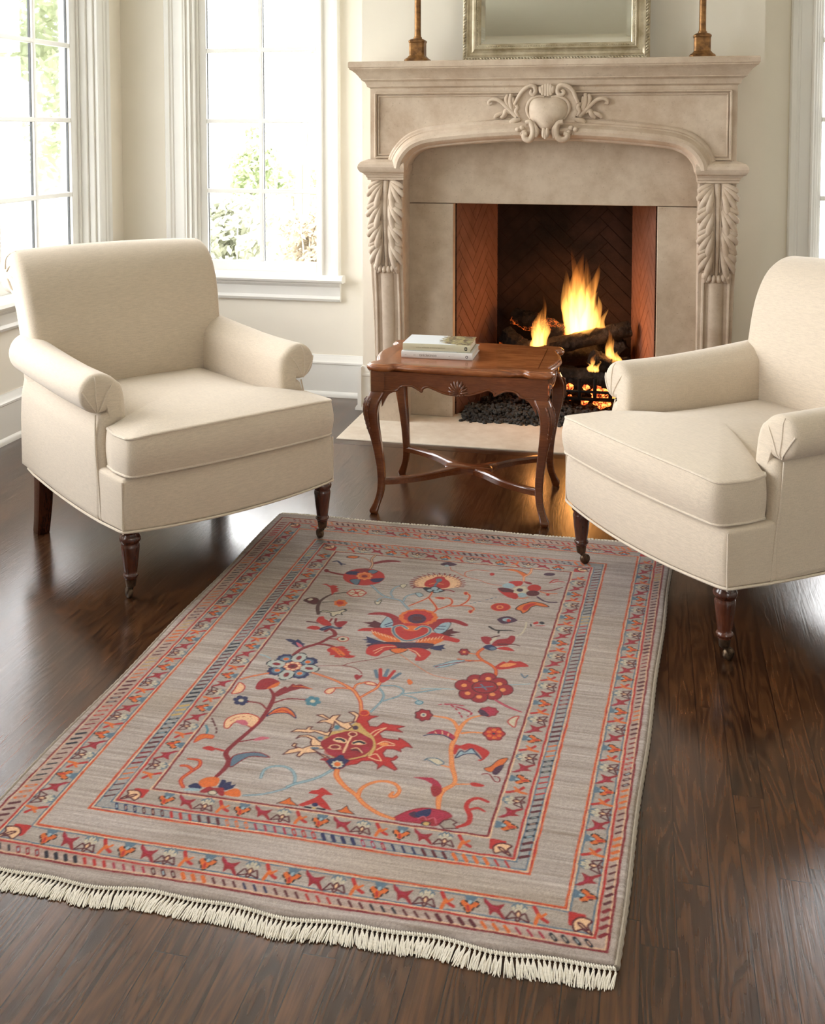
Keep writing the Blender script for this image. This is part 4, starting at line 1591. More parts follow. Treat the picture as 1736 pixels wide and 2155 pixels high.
def book(loc, rz, w, d, h, cover, cmat_spine, label, marks):
    """lying book, spine towards -y; w along the spine"""
    t = thing('book', label, 'book', loc, rz, group='books on the side table')
    b = 0.0022
    mb = MB()
    mb.box(-w / 2, w / 2, -d / 2 + 0.002, d / 2, 0, b)
    mb.box(-w / 2, w / 2, -d / 2 + 0.002, d / 2, h - b, h)
    mb.build('cover_boards', cover, t, bevel=0.0006)
    mb = MB()
    sec = [(-d / 2 + 0.004, 0.0), (-d / 2 + 0.0005, 0.0015), (-d / 2 - 0.0015, h * 0.3), (-d / 2 - 0.0015, h * 0.7), (-d / 2 + 0.0005, h - 0.0015), (-d / 2 + 0.004, h), (-d / 2 + 0.006, h * 0.5)]
    mb.rings([[(-w / 2, y, z) for y, z in sec], [(w / 2, y, z) for y, z in sec]])
    sp = mb.build('spine', cmat_spine, t, angle=35)
    mb = MB()
    nl = 7
    mb.box(-w / 2 + 0.004, w / 2 - 0.004, -d / 2 + 0.005, d / 2 - 0.004, b, h - b)
    mb.build('pages', PAPER, t, smooth=False)
    for kind, data in marks:
        if kind == 'text':
            s, x, size, mat, zc = data
            cu = bpy.data.curves.new('spine_lettering', 'FONT')
            cu.body = s
            cu.size = size
            cu.align_x, cu.align_y = 'CENTER', 'CENTER'
            cu.extrude = 0.00015
            tmp = bpy.data.objects.new('tmp', cu)
            COL.objects.link(tmp)
            bpy.context.view_layer.update()
            me = bpy.data.meshes.new_from_object(tmp.evaluated_get(bpy.context.evaluated_depsgraph_get()))
            bpy.data.objects.remove(tmp)
            me.name = 'spine_lettering'
            me.materials.clear()
            me.materials.append(mat)
            o = bpy.data.objects.new('spine_lettering', me)
            COL.objects.link(o)
            o.parent = sp
            o.location = (x, -d / 2 - 0.0017, zc)
            o.rotation_euler = (PI / 2, 0, 0)
        if kind == 'ring':
            x, r1, r0, mat, zc, sq = data
            mb = MB()
            n = 20
            o_, i_ = [], []
            for k in range(n):
                a = 2 * PI * k / n
                q = (abs(math.cos(a)) ** sq + abs(math.sin(a)) ** sq) ** (-1 / sq)
                o_.append((x + r1[0] * q * math.cos(a), zc + r1[1] * q * math.sin(a)))
                i_.append((x + r0[0] * math.cos(a), zc + r0[1] * math.sin(a)))
            yy = -d / 2 - 0.0018
            mb.rings([[(a, yy + 0.0006, b_) for a, b_ in o_], [(a, yy, b_) for a, b_ in o_], [(a, yy, b_) for a, b_ in i_], [(a, yy + 0.0006, b_) for a, b_ in i_]], False, False)
            mb.build('spine_emblem', mat, sp, smooth=False)
    return t


CW = mat_cover('white_jacket', srgb(228, 228, 228))
CWP = mat_cover('photo_jacket', srgb(230, 236, 240), True)
CKH = mat_plain('khaki_spine', srgb(206, 202, 176), 0.4)
CWS = mat_plain('white_spine', srgb(222, 220, 217), 0.4)
b1w, b1d, b1h = 0.250, 0.172, 0.0235
book((TX - 0.098, TY - 0.010, TZ + 0.0004), math.radians(0.5), b1w, b1d, b1h, CW, CWS,
     'white book with grey spine lettering, the lower of two on the walnut table',
     [('text', ('tinicletinoo', -0.030, 0.0135, INK, b1h / 2)), ('text', ('en ------', 0.052, 0.006, INK, b1h / 2)),
      ('text', ('a --', -0.108, 0.006, INK, b1h / 2)), ('text', ('om', -0.078, 0.006, INK, b1h / 2)),
      ('ring', (0.106, (0.0046, 0.0048), (0.0027, 0.0029), INKD, b1h / 2, 2.0))])
b2h = 0.026
book((TX - 0.102, TY - 0.006, TZ + b1h + 0.0008), math.radians(1.2), 0.238, 0.158, b2h, CWP, CKH,
     'book with khaki spine and picture cover, lying on the white book',
     [('text', ('antinet antilleries un antine lteaninarti', -0.020, 0.0068, mat_plain('olive_print', srgb(150, 144, 112), 0.7), b2h / 2)),
      ('ring', (0.104, (0.0048, 0.0062), (0.0022, 0.0034), INKD, b2h / 2, 5.0))])
# ------------------------------------------------------------------ armchairs
LINEN = mat_fabric('cream_linen', srgb(213, 199, 180))
WELT = mat_fabric('cream_linen_welt', srgb(217, 204, 186))
LEGW = mat_wood('dark_mahogany', srgb(92, 48, 31), srgb(52, 26, 18), (26, 26, 4), 0.25, 0.5, 7.0)
CAST = mat_metal('aged_brass_caster', srgb(120, 100, 80), srgb(66, 54, 44), 0.4, 60, 0.9)


def make_armchair(label):
    t = thing('armchair', label, 'armchair', group='pair of armchairs')

    # --- base with its front rail
    hw = 0.345
    def front(x):
        return -0.310 - 0.026 * (1 - (x / hw) ** 2)
    fr = [(x, front(x)) for x in np.linspace(-hw, hw, 25)]
    plan = round_poly([fr[0]] + [(hw, front(hw)), (hw, 0.43), (-hw, 0.43)], [0.014, 0.014, 0.03, 0.03], 4)
    plan = [(-hw + 0.012, -0.3105)] + fr[1:-1] + [(hw - 0.012, -0.3105), (hw - 0.003, -0.306), (hw, -0.296)] + \
           [(hw + 0.004 * min(1, k / 2), -0.296 + 0.70 * k / 12) for k in range(1, 12)] + [(hw, 0.404), (hw - 0.01, 0.43), (-hw + 0.01, 0.43), (-hw, 0.404)] + \
           [(-hw - 0.004 * min(1, (12 - k) / 2), 0.404 - 0.70 * k / 12) for k in range(1, 12)] + [(-hw, -0.296), (-hw + 0.003, -0.306)]

    def hem(a, b):
        """lower edge: dips a little between the legs"""
        return -0.010 * (1 - (a / hw) ** 2) * (1 if b < -0.2 else 0.3) - 0.014 * math.sin(PI * min(1, max(0, (b + 0.30) / 0.72))) * (abs(a) > hw * 0.9)
    zb, zt = 0.205, 0.352
    mb = MB()
    soft(mb, plan, zb, zt, 0.014, lambda a, b, c: (a, b - 0.006 * math.sin(PI * (c - zb) / (zt - zb)) * (b < -0.25), c + hem(a, b) * max(0, 1 - (c - zb) / 0.10)),
         cap=(0.9, 0.5), side=5)
    base = mb.build('seat_base', LINEN, t, angle=60)
    # welt round the lower edge
    lo = [(a, b, zb + 0.004 + hem(a, b)) for a, b in inset(plan, -0.0035)]
    MB().sweep(lo, 0.0036, seg=6, closed=True, up=(0, 0, 1)).build('hem_welt', WELT, base)
    for s in (-1, 1):
        mb = MB()
        mb.sweep([(s * (hw - 0.001), -0.3085, z) for z in np.linspace(0.204, 0.345, 8)], 0.0026, seg=6)
        mb.build('corner_welt', WELT, base)

    # --- arms
    for s in (-1, 1):
        sec = [(0.252, 0.30), (0.252, 0.48), (0.253, 0.535), (0.260, 0.566)]
        cx, cz, r = 0.331, 0.549, 0.0555
        for k in range(0, 15):
            w = math.radians(150 - k * 22.0)
            if w < math.radians(-118):
                break
            sec.append((cx + r * (1.22 if math.cos(w) < 0 else 1.0) * math.cos(w), cz + r * math.sin(w)))
        sec += [(0.330, 0.490), (0.338, 0.470), (0.3475, 0.43), (0.3515, 0.36), (0.3515, 0.2085)]
        sec += [(0.32, 0.208), (0.27, 0.208)]
        sec = [(a * s, b) for a, b in sec]
        sec = resample(sec, 0.02)
        sec = chaikin(sec, 1, 0.25)
        y0, y1 = -0.142, 0.47

        def fn(a, b, c, s=s):
            u = (c - y0) / (y1 - y0)
            k = max(0, (b - 0.30) / 0.30)
            rise = k * (0.016 * (1 - u) ** 3 * 0 + 0.030 * max(0, min(1, (u - 0.25) / 0.75)) ** 1.4 + 0.006)
            # the front of the arm is raked: foot further forward than the roll
            fwd = -0.030 * (1 - k) * max(0, 1 - u * 3.0)
            lean = 0.006 * s * k * (1 - u)
            return (a + lean, c + fwd, b + rise + hem(a, c) * max(0, 1 - (b - zb) / 0.10))
        mb = MB()
        soft(mb, sec, y0, y1, 0.022, fn, cap=(), arc=6, side=16)
        arm = mb.build('armrest', LINEN, t, angle=70)
        # gathered pleats on the scrolled front
        mb = MB()
        o = np.array((s * 0.337, 0.494))
        for k, ang in enumerate((28, 55, 84, 116)):
            w = math.radians(ang)
            pts = []
            for u in np.linspace(0.06, 1.0, 9):
                R_ = 0.104 * u
                bend = 0.30 * (u - 0.5)
                x = o[0] + s * R_ * math.cos(w + bend * 0.6)
                z = o[1] + R_ * math.sin(w + bend * 0.6)
                dc = math.hypot((x - s * cx) / 1.05, z - cz)
                edge = max(0.0, (dc - 0.032) / 0.0225)
                edge = min(edge, 1.0)
                y = y0 + 0.022 * (1 - math.sqrt(max(0, 1 - edge ** 2))) - 0.0006
                if dc > 0.0550:
                    continue
                pts.append(fn(x, z, y))
            if len(pts) > 3:
                mb.sweep(pts, [0.0026] * len(pts), seg=6)
        mb.build('pleats', WELT, arm)
        # seam from the roll down the outer side
        mb = MB()
        pts = smooth_path([(s * 0.343, -0.134, 0.494), (s * 0.348, -0.142, 0.45), (s * 0.3505, -0.152, 0.38), (s * 0.3495, -0.165, 0.30), (s * 0.3475, -0.174, 0.204)], 5)
        mb.sweep(pts, 0.0026, seg=6)
        mb.build('side_seam', WELT, arm)

    # --- back, raked and rolled over
    pr = [(0.300, 0.215), (0.340, 0.32), (0.352, 0.42), (0.357, 0.52), (0.366, 0.62), (0.386, 0.71), (0.416, 0.79), (0.458, 0.852), (0.514, 0.889), (0.572, 0.895), (0.624, 0.868), (0.648, 0.822),
          (0.637, 0.776), (0.600, 0.750), (0.558, 0.754), (0.534, 0.736), (0.510, 0.66), (0.478, 0.45), (0.445, 0.215)]
    pr = [(a, b) for a, b, _ in smooth_path([(a, b, 0) for a, b in pr], 4)] + [(0.37, 0.212)]
    pr = resample(pr, 0.02)
    wb = 0.343

    def fb(a, b, c):
        u = c / wb
        front_ = max(0, 1 - max(0, a - 0.36 - 0.25 * max(0, b - 0.55)) / 0.10)
        bulge = 0.016 * (1 - u * u) * max(0, min(1, (b - 0.35) / 0.2))
        nar = 1.0 - 0.03 * max(0, min(1, (0.75 - b) / 0.4)) + 0.035 * max(0, min(1, (b - 0.66) / 0.2))
        return (c * nar, a - bulge * front_, b + 0.012 * (1 - u * u) * max(0, (b - 0.7) / 0.23))
    mb = MB()
    soft(mb, pr, -wb, wb, 0.030, fb, cap=(), arc=7, side=18)
    back = mb.build('backrest', LINEN, t, angle=70)
    for s in (-1, 1):
        mb = MB()
        for k, ang in enumerate((100, 140, 178, 215)):
            w = math.radians(ang)
            pts = []
            for u in np.linspace(0.25, 1.0, 8):
                R_ = 0.082 * u
                y, z = 0.562 + R_ * math.cos(w + 0.25 * (u - 0.5)), 0.818 + R_ * math.sin(w + 0.25 * (u - 0.5))
                e = min(1, max(0, (u - 0.62) / 0.36))
                x = wb * 1.035 - 0.030 * (1 - math.sqrt(max(0, 1 - e * e))) + 0.0004
                pts.append((s * x, y, z))
            mb.sweep(pts, 0.0026, seg=6)
        mb.build('pleats', WELT, back)

    # --- loose T cushion
    fy, sy = -0.330, -0.168
    ww, wi = 0.334, 0.246
    fr2 = [(x, fy - 0.020 * (1 - (x / ww) ** 2)) for x in np.linspace(-ww + 0.02, ww - 0.02, 19)]
    pl = [(-ww, fy + 0.022), (-ww + 0.006, fy + 0.006)] + fr2 + [(ww - 0.006, fy + 0.006), (ww, fy + 0.022), (ww + 0.004, -0.24), (ww - 0.004, sy - 0.012), (ww - 0.018, sy), (wi + 0.016, sy), (wi + 0.004, sy + 0.010), (wi, sy + 0.03)] + \
         [(wi, y) for y in np.linspace(-0.10, 0.33, 14)] + [(wi - 0.01, 0.352), (wi - 0.03, 0.36)] + [(x, 0.36) for x in np.linspace(0.18, -0.18, 9)] + [(-wi + 0.03, 0.36), (-wi + 0.01, 0.352)] + \
         [(-wi, y) for y in np.linspace(0.33, -0.10, 14)] + [(-wi, sy + 0.03), (-wi - 0.004, sy + 0.010), (-wi - 0.016, sy), (-ww + 0.018, sy), (-ww + 0.004, sy - 0.012), (-ww - 0.004, -0.24)]
    c0, c1 = 0.358, 0.472

    def fc(a, b, c):
        u = (c - c0) / (c1 - c0)
        k = min(1, max(0, (b + 0.33) / 0.40))
        tilt = -0.012 * k
        sag = 0.006 * math.sin(PI * (a / ww + 1) / 2) * u
        corner = -0.004 * max(0, abs(a) / ww - 0.8) * 5 * (b < -0.2) * u
        return (a, b - 0.008 * math.sin(PI * min(1, max(0, u))) * (b < -0.25), c + tilt + sag + corner)
    mb = MB()
    soft(mb, pl, c0, c1, 0.007, fc, crown0=0.0, crown1=0.030, cap=(0.96, 0.9, 0.8, 0.66, 0.5, 0.3, 0.1), side=5, belly=0.004)
    cu = mb.build('seat_cushion', LINEN, t, angle=80)
    mb = MB()
    for c, e in ((c1 - 0.004, 0.0), (c0 + 0.004, 0.0)):
        mb.sweep([fc(a, b, c) for a, b in inset(pl, 0.0012)], 0.0040, seg=8, closed=True, up=(0, 0, 1))
    mb.build('piping', WELT, cu)

    # --- legs
    for s in (-1, 1):
        lx, ly = s * 0.306, -0.268
        prof = [(0.018, 0.215), (0.031, 0.207), (0.031, 0.200), (0.027, 0.196), (0.023, 0.190), (0.0235, 0.186), (0.027, 0.182), (0.0295, 0.175), (0.0285, 0.168), (0.0245, 0.163), (0.0235, 0.159), (0.0255, 0.155),
                (0.0258, 0.149), (0.0245, 0.138), (0.0215, 0.110), (0.0182, 0.084), (0.0172, 0.077), (0.0185, 0.075), (0.0210, 0.072), (0.0210, 0.068), (0.0185, 0.065), (0.0165, 0.063), (0.0165, 0.060)]
        mb = MB().lathe(prof, 24, (lx, ly, 0))
        leg = mb.build('leg', LEGW, t, angle=45)
        mb = MB()
        mb.lathe([(0.0160, 0.0635), (0.0165, 0.061), (0.0155, 0.058), (0.0135, 0.040), (0.0125, 0.038), (0.010, 0.036), (0.006, 0.0355)], 20, (lx, ly, 0))
        # fork
        for q in (-0.0075, 0.0075):
            mb.sweep([(lx + q, ly, 0.040), (lx + q, ly + 0.006, 0.030), (lx + q, ly + 0.014, 0.016)], [0.0055, 0.005, 0.0045], seg=8, up=(1, 0, 0), flat=0.35)
        mb.build('caster_socket', CAST, leg, angle=50)
        mb = MB()
        mb.lathe([(0.004, -0.0062), (0.0135, -0.0062), (0.0155, -0.004), (0.0155, 0.004), (0.0135, 0.0062), (0.004, 0.0062)], 22)
        mb.xf(Matrix.Translation((lx, ly + 0.014, 0.0156)) @ Matrix.Rotation(PI / 2, 4, 'Y'))
        mb.build('caster_wheel', CAST, leg, angle=50)
    for s in (-1, 1):
        rg = []
        for z, y, w in ((0.225, 0.350, 0.024), (0.17, 0.352, 0.0235), (0.10, 0.360, 0.0225), (0.04, 0.372, 0.021), (0.003, 0.382, 0.0205), (0.0, 0.382, 0.019)):
            sec = round_poly([(-w, -w), (w, -w), (w, w), (-w, w)], 0.003, 2)
            rg.append([(s * 0.318 + a, y + b, z) for a, b in sec])
        MB().rings(rg).build('leg', LEGW, t, angle=40)
    return t


chair = make_armchair('cream linen armchair with rolled arms in front of the two tall windows at left')
chair.location = (-1.4227, 3.0475, 0.0)
chair.rotation_euler = (0, 0, math.radians(52.0))
chair.scale = (1.012, 1.012, 1.012)
chair2 = copy_tree(chair)
chair2['label'] = 'cream linen armchair beside the walnut table, partly cut off by the right edge'
chair2.scale = (1, 1, 1)
chair2.location = (0.222, 3.038, 0.0)
chair2.rotation_euler = (0, 0, math.radians(-51.9))
for ch, sx in ((chair, 1), (chair2, -1)):           # the caster that stands on the rug
    for c in ch.children:
        if c.name.startswith('leg'):
            v = c.data.vertices[0].co
            if v.y < 0 and v.x * sx > 0:
                c.location.z = 0.0115
                c.location.x = 0.026 * sx if sx > 0 else -0.016
            elif ch is chair2 and v.y < 0:
                c.location.x = -0.012
# ------------------------------------------------------------------ rug
RZ = 0.0115                                   # pile height
RX0, RY0, RC = -1.240, 1.560, 0.00085         # pattern grid origin and cell
RNX, RNY = 1590, 2100


def lin(c):
    return np.array(srgb(*c)[:3], np.float32)


PAL = {k: lin(v) for k, v in dict(
    R=(160, 28, 40), V=(190, 44, 34), O=(222, 116, 42), o=(232, 152, 88), P=(238, 196, 156), N=(38, 44, 92), n=(26, 26, 46), B=(100, 124, 142),
    b=(160, 182, 190), C=(208, 196, 172), M=(98, 20, 34), m=(176, 36, 70), Y=(204, 170, 104), U=(78, 36, 68), K=(44, 28, 30), W=(92, 58, 52),
    r=(140, 24, 36), p=(206, 108, 124), T=(82, 136, 152), g=(168, 158, 146), G=(150, 156, 158), H=(186, 150, 132)).items()}

# ground: grey-beige wool with streaky dye lots running across
gy = np.arange(RNY)


def vnoise(nx, ny, sx, sy):
    """smooth value noise on the pattern grid; sx, sy cells per knot"""
    kx, ky = int(nx / sx) + 3, int(ny / sy) + 3
    g = rng.random((ky, kx)).astype(np.float32)
    yy = np.arange(ny) / sy
    xx = np.arange(nx) / sx
    iy, ix = yy.astype(int), xx.astype(int)
    fy, fx = (yy - iy)[:, None].astype(np.float32), (xx - ix)[None, :].astype(np.float32)
    fy, fx = fy * fy * (3 - 2 * fy), fx * fx * (3 - 2 * fx)
    a = g[iy][:, ix] * (1 - fx) + g[iy][:, ix + 1] * fx
    b = g[iy + 1][:, ix] * (1 - fx) + g[iy + 1][:, ix + 1] * fx
    return a * (1 - fy) + b * fy


streak = 0.36 * vnoise(RNX, RNY, 130, 3) + 0.26 * vnoise(RNX, RNY, 260, 6) + 0.16 * vnoise(RNX, RNY, 420, 24) + 0.12 * vnoise(RNX, RNY, 260, 90) + 0.14 * vnoise(RNX, RNY, 50, 2.5)
streak = (streak - streak.mean()) / streak.std()
warm = vnoise(RNX, RNY, 500, 90)
g_lo, g_hi, g_w = lin((156, 141, 129)), lin((208, 196, 190)), lin((172, 154, 134))
tt = np.clip(0.52 + 0.17 * streak, 0, 1)[..., None]
IMG = g_lo * (1 - tt) + g_hi * tt
wk = np.clip((warm - 0.55) * 1.6, 0, 0.55)[..., None] * 0.8
IMG = IMG * (1 - wk) + g_w * wk * (0.8 + 0.4 * tt)
IMG = IMG.astype(np.float32)


def cells(pts):
    P = np.array(pts, float)
    return np.stack([(P[:, 0] - RX0) / RC, (P[:, 1] - RY0) / RC], 1)


def put(mask, x0, y0, c, alpha=1.0):
    h, w_ = mask.shape
    sub = IMG[y0:y0 + h, x0:x0 + w_]
    a = (mask.astype(np.float32) * alpha)[..., None]
    sub[...] = sub * (1 - a) + PAL[c] * a


def bbox(P, pad):
    x0, y0 = max(int(P[:, 0].min() - pad), 0), max(int(P[:, 1].min() - pad), 0)
    x1, y1 = min(int(P[:, 0].max() + pad) + 2, RNX), min(int(P[:, 1].max() + pad) + 2, RNY)
    return x0, y0, x1, y1


def fill(pts, c, alpha=1.0):
    """pts in world metres"""
    P = cells(pts)
    x0, y0, x1, y1 = bbox(P, 1)
    if x1 <= x0 or y1 <= y0:
        return
    yy, xx = np.mgrid[y0:y1, x0:x1]
    m = np.zeros(xx.shape, bool)
    n = len(P)
    for i in range(n):
        ax, ay = P[i]
        bx, by = P[(i + 1) % n]
        if ay == by:
            continue
        cond = ((ay > yy) != (by > yy))
        xc = (bx - ax) * (yy - ay) / (by - ay) + ax
        m ^= cond & (xx < xc)
    put(m, x0, y0, c, alpha)


def line(pts, wd, c, alpha=1.0, dash=None):
    """stroke of width wd (metres, number or list)"""
    P = cells(pts)
    n = len(P)
    ws = np.array(wd if hasattr(wd, '__len__') else [wd] * n, float) / RC / 2
    run = 0.0
    for i in range(n - 1):
        a, b = P[i], P[i + 1]
        d = b - a
        L = np.hypot(*d)
        if L < 1e-6:
            continue
        run += L * RC
        if dash and int(run / dash) % 2:
            continue
        r0, r1 = ws[i], ws[i + 1]
        x0, y0, x1, y1 = bbox(np.array([a, b]), max(r0, r1) + 1)
        if x1 <= x0 or y1 <= y0:
            continue
        yy, xx = np.mgrid[y0:y1, x0:x1]
        t = np.clip(((xx - a[0]) * d[0] + (yy - a[1]) * d[1]) / (L * L), 0, 1)
        ds = np.hypot(xx - a[0] - t * d[0], yy - a[1] - t * d[1])
        put(ds <= np.maximum(r0 + (r1 - r0) * t, 0.6), x0, y0, c, alpha)


def dense(pts, n=6, closed=False):
    return [(a, b) for a, b, _ in smooth_path([(p[0], p[1], 0) for p in pts], n, closed)]


# tracing frames: x0, y0 of a close-up of the photograph and its magnification
FR = dict(A=(540, 1060, 3.774), B=(980, 1100, 3.774), C=(440, 1380, 3.617), D=(820, 1360, 2.993), H=(600, 1280, 7.891), I=(380, 1380, 6.677), J=(640, 1120, 7.891),
          K=(840, 1120, 7.891), L=(1020, 1160, 8.978), M=(820, 1480, 6.677), N=(580, 1480, 5.787))


def W(fr, pts):
    x0, y0, k = FR[fr]
    return [ground(x0 + x / k, y0 + y / k, RZ) for x, y in pts]


def poly(fr, c, pts, edge=None, ew=0.0032, sm=True, a=1.0):
    q = W(fr, pts)
    if sm:
        q = dense(q, 4, True)
    fill(q, c, a)
    if edge:
        line(q + q[:1], ew, edge)


def stroke(fr, c, pts, w, core=None, cw=0.45, dash=None, n=6):
    """w in mm on the rug, number or list along the points"""
    q = dense(W(fr, pts), n)
    ws = np.interp(np.linspace(0, len(pts) - 1, len(q)), range(len(pts)), [v * 0.001 for v in w]) if hasattr(w, '__len__') else [w * 0.001] * len(q)
    line(q, list(ws), c, dash=dash)
    if core:
        line(q, [v * cw for v in ws], core)


def oval(fr, c, p, rx, ry, edge=None, ew=0.0032, wob=0.0, nl=9, a=1.0):
    pts = []
    for k in range(40):
        t = 2 * PI * k / 40
        q = 1 + wob * math.cos(nl * t)
        pts.append((p[0] + rx * q * math.cos(t), p[1] + ry * q * math.sin(t)))
    poly(fr, c, pts, edge, ew, False, a)


def disc(ctr, r, c, edge=None, ew=0.003):
    """circle in rug metres"""
    pts = [(ctr[0] + r * math.cos(2 * PI * k / 28), ctr[1] + r * math.sin(2 * PI * k / 28)) for k in range(28)]
    fill(pts, c)
    if edge:
        line(pts + pts[:1], ew, edge)


# ---- border frames: corners BL, BR, TR, TL
Q = dict(field=[(-.938, 1.846), (-.275, 1.850), (-.211, 3.062), (-.930, 3.057)], inb=[(-.991, 1.797), (-.221, 1.800), (-.155, 3.108), (-.985, 3.112)],
         guard=[(-1.030, 1.763), (-.189, 1.767), (-.114, 3.146), (-1.022, 3.140)], outin=[(-1.100, 1.698), (-.121, 1.700), (-.022, 3.222), (-1.100, 3.212)],
         outred=[(-1.160, 1.643), (-.070, 1.645), (.034, 3.258), (-1.150, 3.262)], outer=[(-1.198, 1.614), (-.050, 1.620), (.062, 3.292), (-1.190, 3.298)],
         edge=[(-1.216, 1.586), (-.036, 1.598), (.084, 3.326), (-1.211, 3.335)])


def between(qa, qb, side, s, t):
    """point on the band between frames qa (inner) and qb (outer): side 0 bottom, 1 right, 2 top, 3 left"""
    A, B = Q[qa], Q[qb]
    i, j = side, (side + 1) % 4
    a = np.array(A[i]) * (1 - s) + np.array(A[j]) * s
    # outer side measured at the same station
    d = np.array(A[j]) - np.array(A[i])
    d = d / np.hypot(*d)
    nrm = np.array([d[1], -d[0]])
    wdt = np.dot(np.array(B[i]) * (1 - s) + np.array(B[j]) * s - a, nrm)
    return tuple(a + nrm * wdt * t)


def band_fill(qa, qb, c, alpha):
    for sd in range(4):
        A, B = Q[qa], Q[qb]
        j = (sd + 1) % 4
        fill([A[sd], A[j], B[j], B[sd]], c, alpha)


band_fill('inb', 'guard', 'G', 0.55)
band_fill('outred', 'outer', 'H', 0.42)
band_fill('field', 'inb', 'g', 0.35)
band_fill('outin', 'outred', 'g', 0.35)


def frame_line(q, c, w_, off=0.0, a=1.0):
    """line round a frame, wobbling slightly like woven work; off > 0 is outwards"""
    P = np.array(Q[q])
    ctr = P.mean(0)
    for sd in range(4):
        i, j = sd, (sd + 1) % 4
        d = P[j] - P[i]
        L = np.hypot(*d)
        d = d / L
        nrm = np.array([d[1], -d[0]])
        n = int(L / 0.02)
        p0, p1 = P[i] + nrm * off - d * off, P[j] + nrm * off + d * off
        pts = [tuple(p0 + (p1 - p0) * k / n + nrm * rng.normal(0, 0.0006)) for k in range(n + 1)]
        line(pts, w_, c, a)


frame_line('field', 'P', 0.0030, 0.0040, 0.85)
frame_line('field', 'r', 0.0048)
frame_line('inb', 'P', 0.0028, 0.0042, 0.8)
frame_line('inb', 'B', 0.0030, 0.0072)
frame_line('inb', 'V', 0.0048)
frame_line('guard', 'P', 0.0030, -0.0042, 0.85)
frame_line('guard', 'B', 0.0030, -0.0078)
frame_line('guard', 'V', 0.0046)
frame_line('guard', 'O', 0.0022, 0.0016)
frame_line('outin', 'P', 0.0030, 0.0040, 0.85)
frame_line('outin', 'B', 0.0032, 0.0078)
frame_line('outin', 'V', 0.0046)
frame_line('outin', 'O', 0.0024, -0.0010)
frame_line('outred', 'P', 0.0030, -0.0040, 0.85)
frame_line('outred', 'B', 0.0032, -0.0074)
frame_line('outred', 'V', 0.0046)
frame_line('outer', 'r', 0.0048)
frame_line('outer', 'P', 0.0026, -0.0040, 0.7)


def unit(qa, qb, side, s0, s1, flip=False):
    def U(pts, n=4, closed=True):
        q = [between(qa, qb, side, (s1 + (s0 - s1) * a) if flip else (s0 + (s1 - s0) * a), 0.10 + 0.80 * b) for a, b in pts]
        return dense(q, n, closed) if n else q
    return U


def motif_cell(U):
    # tulip
    tul = U([(.02, .42), (.05, .30), (.09, .40), (.12, .50), (.15, .40), (.19, .30), (.225, .42), (.205, .60), (.175, .66), (.16, .80), (.12, .97), (.08, .80), (.065, .66), (.035, .60)])
    fill(tul, 'O')
    line(tul[6:] + tul[:1], 0.0034, 'K', dash=0.006)
    for q in ([(.075, .10), (.10, .26)], [(.165, .10), (.14, .26)], [(.12, .10), (.12, .36)]):
        line(U(q, 0), 0.0075, 'B')
    line(U([(.105, .60), (.12, .80)], 0), 0.005, 'V')
    line(U([(.12, .34), (.12, .42)], 0), 0.006, 'b')
    # winged leaf
    sw = U([(.255, .02), (.285, .10), (.32, .26), (.375, .34), (.43, .30), (.485, .20), (.47, .40), (.455, .56), (.50, .80), (.52, 1.0), (.475, .92), (.43, .74), (.385, .70), (.355, .90), (.335, .66), (.315, .46), (.27, .28)])
    fill(sw, 'R')
    line(U([(.30, .20), (.36, .44), (.42, .50)], 0), 0.004, 'm')
    # outlined blossom with a cream back
    for a, b, r in ((.585, .30, .020), (.625, .16, .020), (.665, .16, .020), (.705, .30, .020)):
        fill(U([(a - r, b), (a, b - .13), (a + r, b), (a, b + .15)]), 'C')
        line(U([(a - r, b - .04), (a, b - .16), (a + r, b - .04)], 3, False), 0.0028, 'B')
    fill(U([(.60, .45), (.645, .30), (.69, .45), (.645, .62)]), 'C')
    fill(U([(.615, .62), (.645, .44), (.675, .62), (.645, .80)]), 'P')
    for q in ([(.615, .62), (.645, .44), (.675, .62), (.645, .80), (.615, .62)], [(.615, .66), (.575, .52), (.545, .74), (.525, .92), (.575, .86), (.62, .80)],
              [(.675, .66), (.715, .52), (.745, .74), (.765, .92), (.715, .86), (.67, .80)], [(.62, .82), (.645, .98), (.67, .82)]):
        line(U(q, 4, False), 0.0034, 'M')
    # sprig
    line(U([(.80, .10), (.85, .42), (.90, .62), (.955, .74)], 5, False), 0.0072, 'V')
    line(U([(.86, .44), (.845, .66), (.835, .92)], 5, False), 0.0066, 'O')
    line(U([(.88, .56), (.93, .36)], 5, False), 0.0050, 'O')


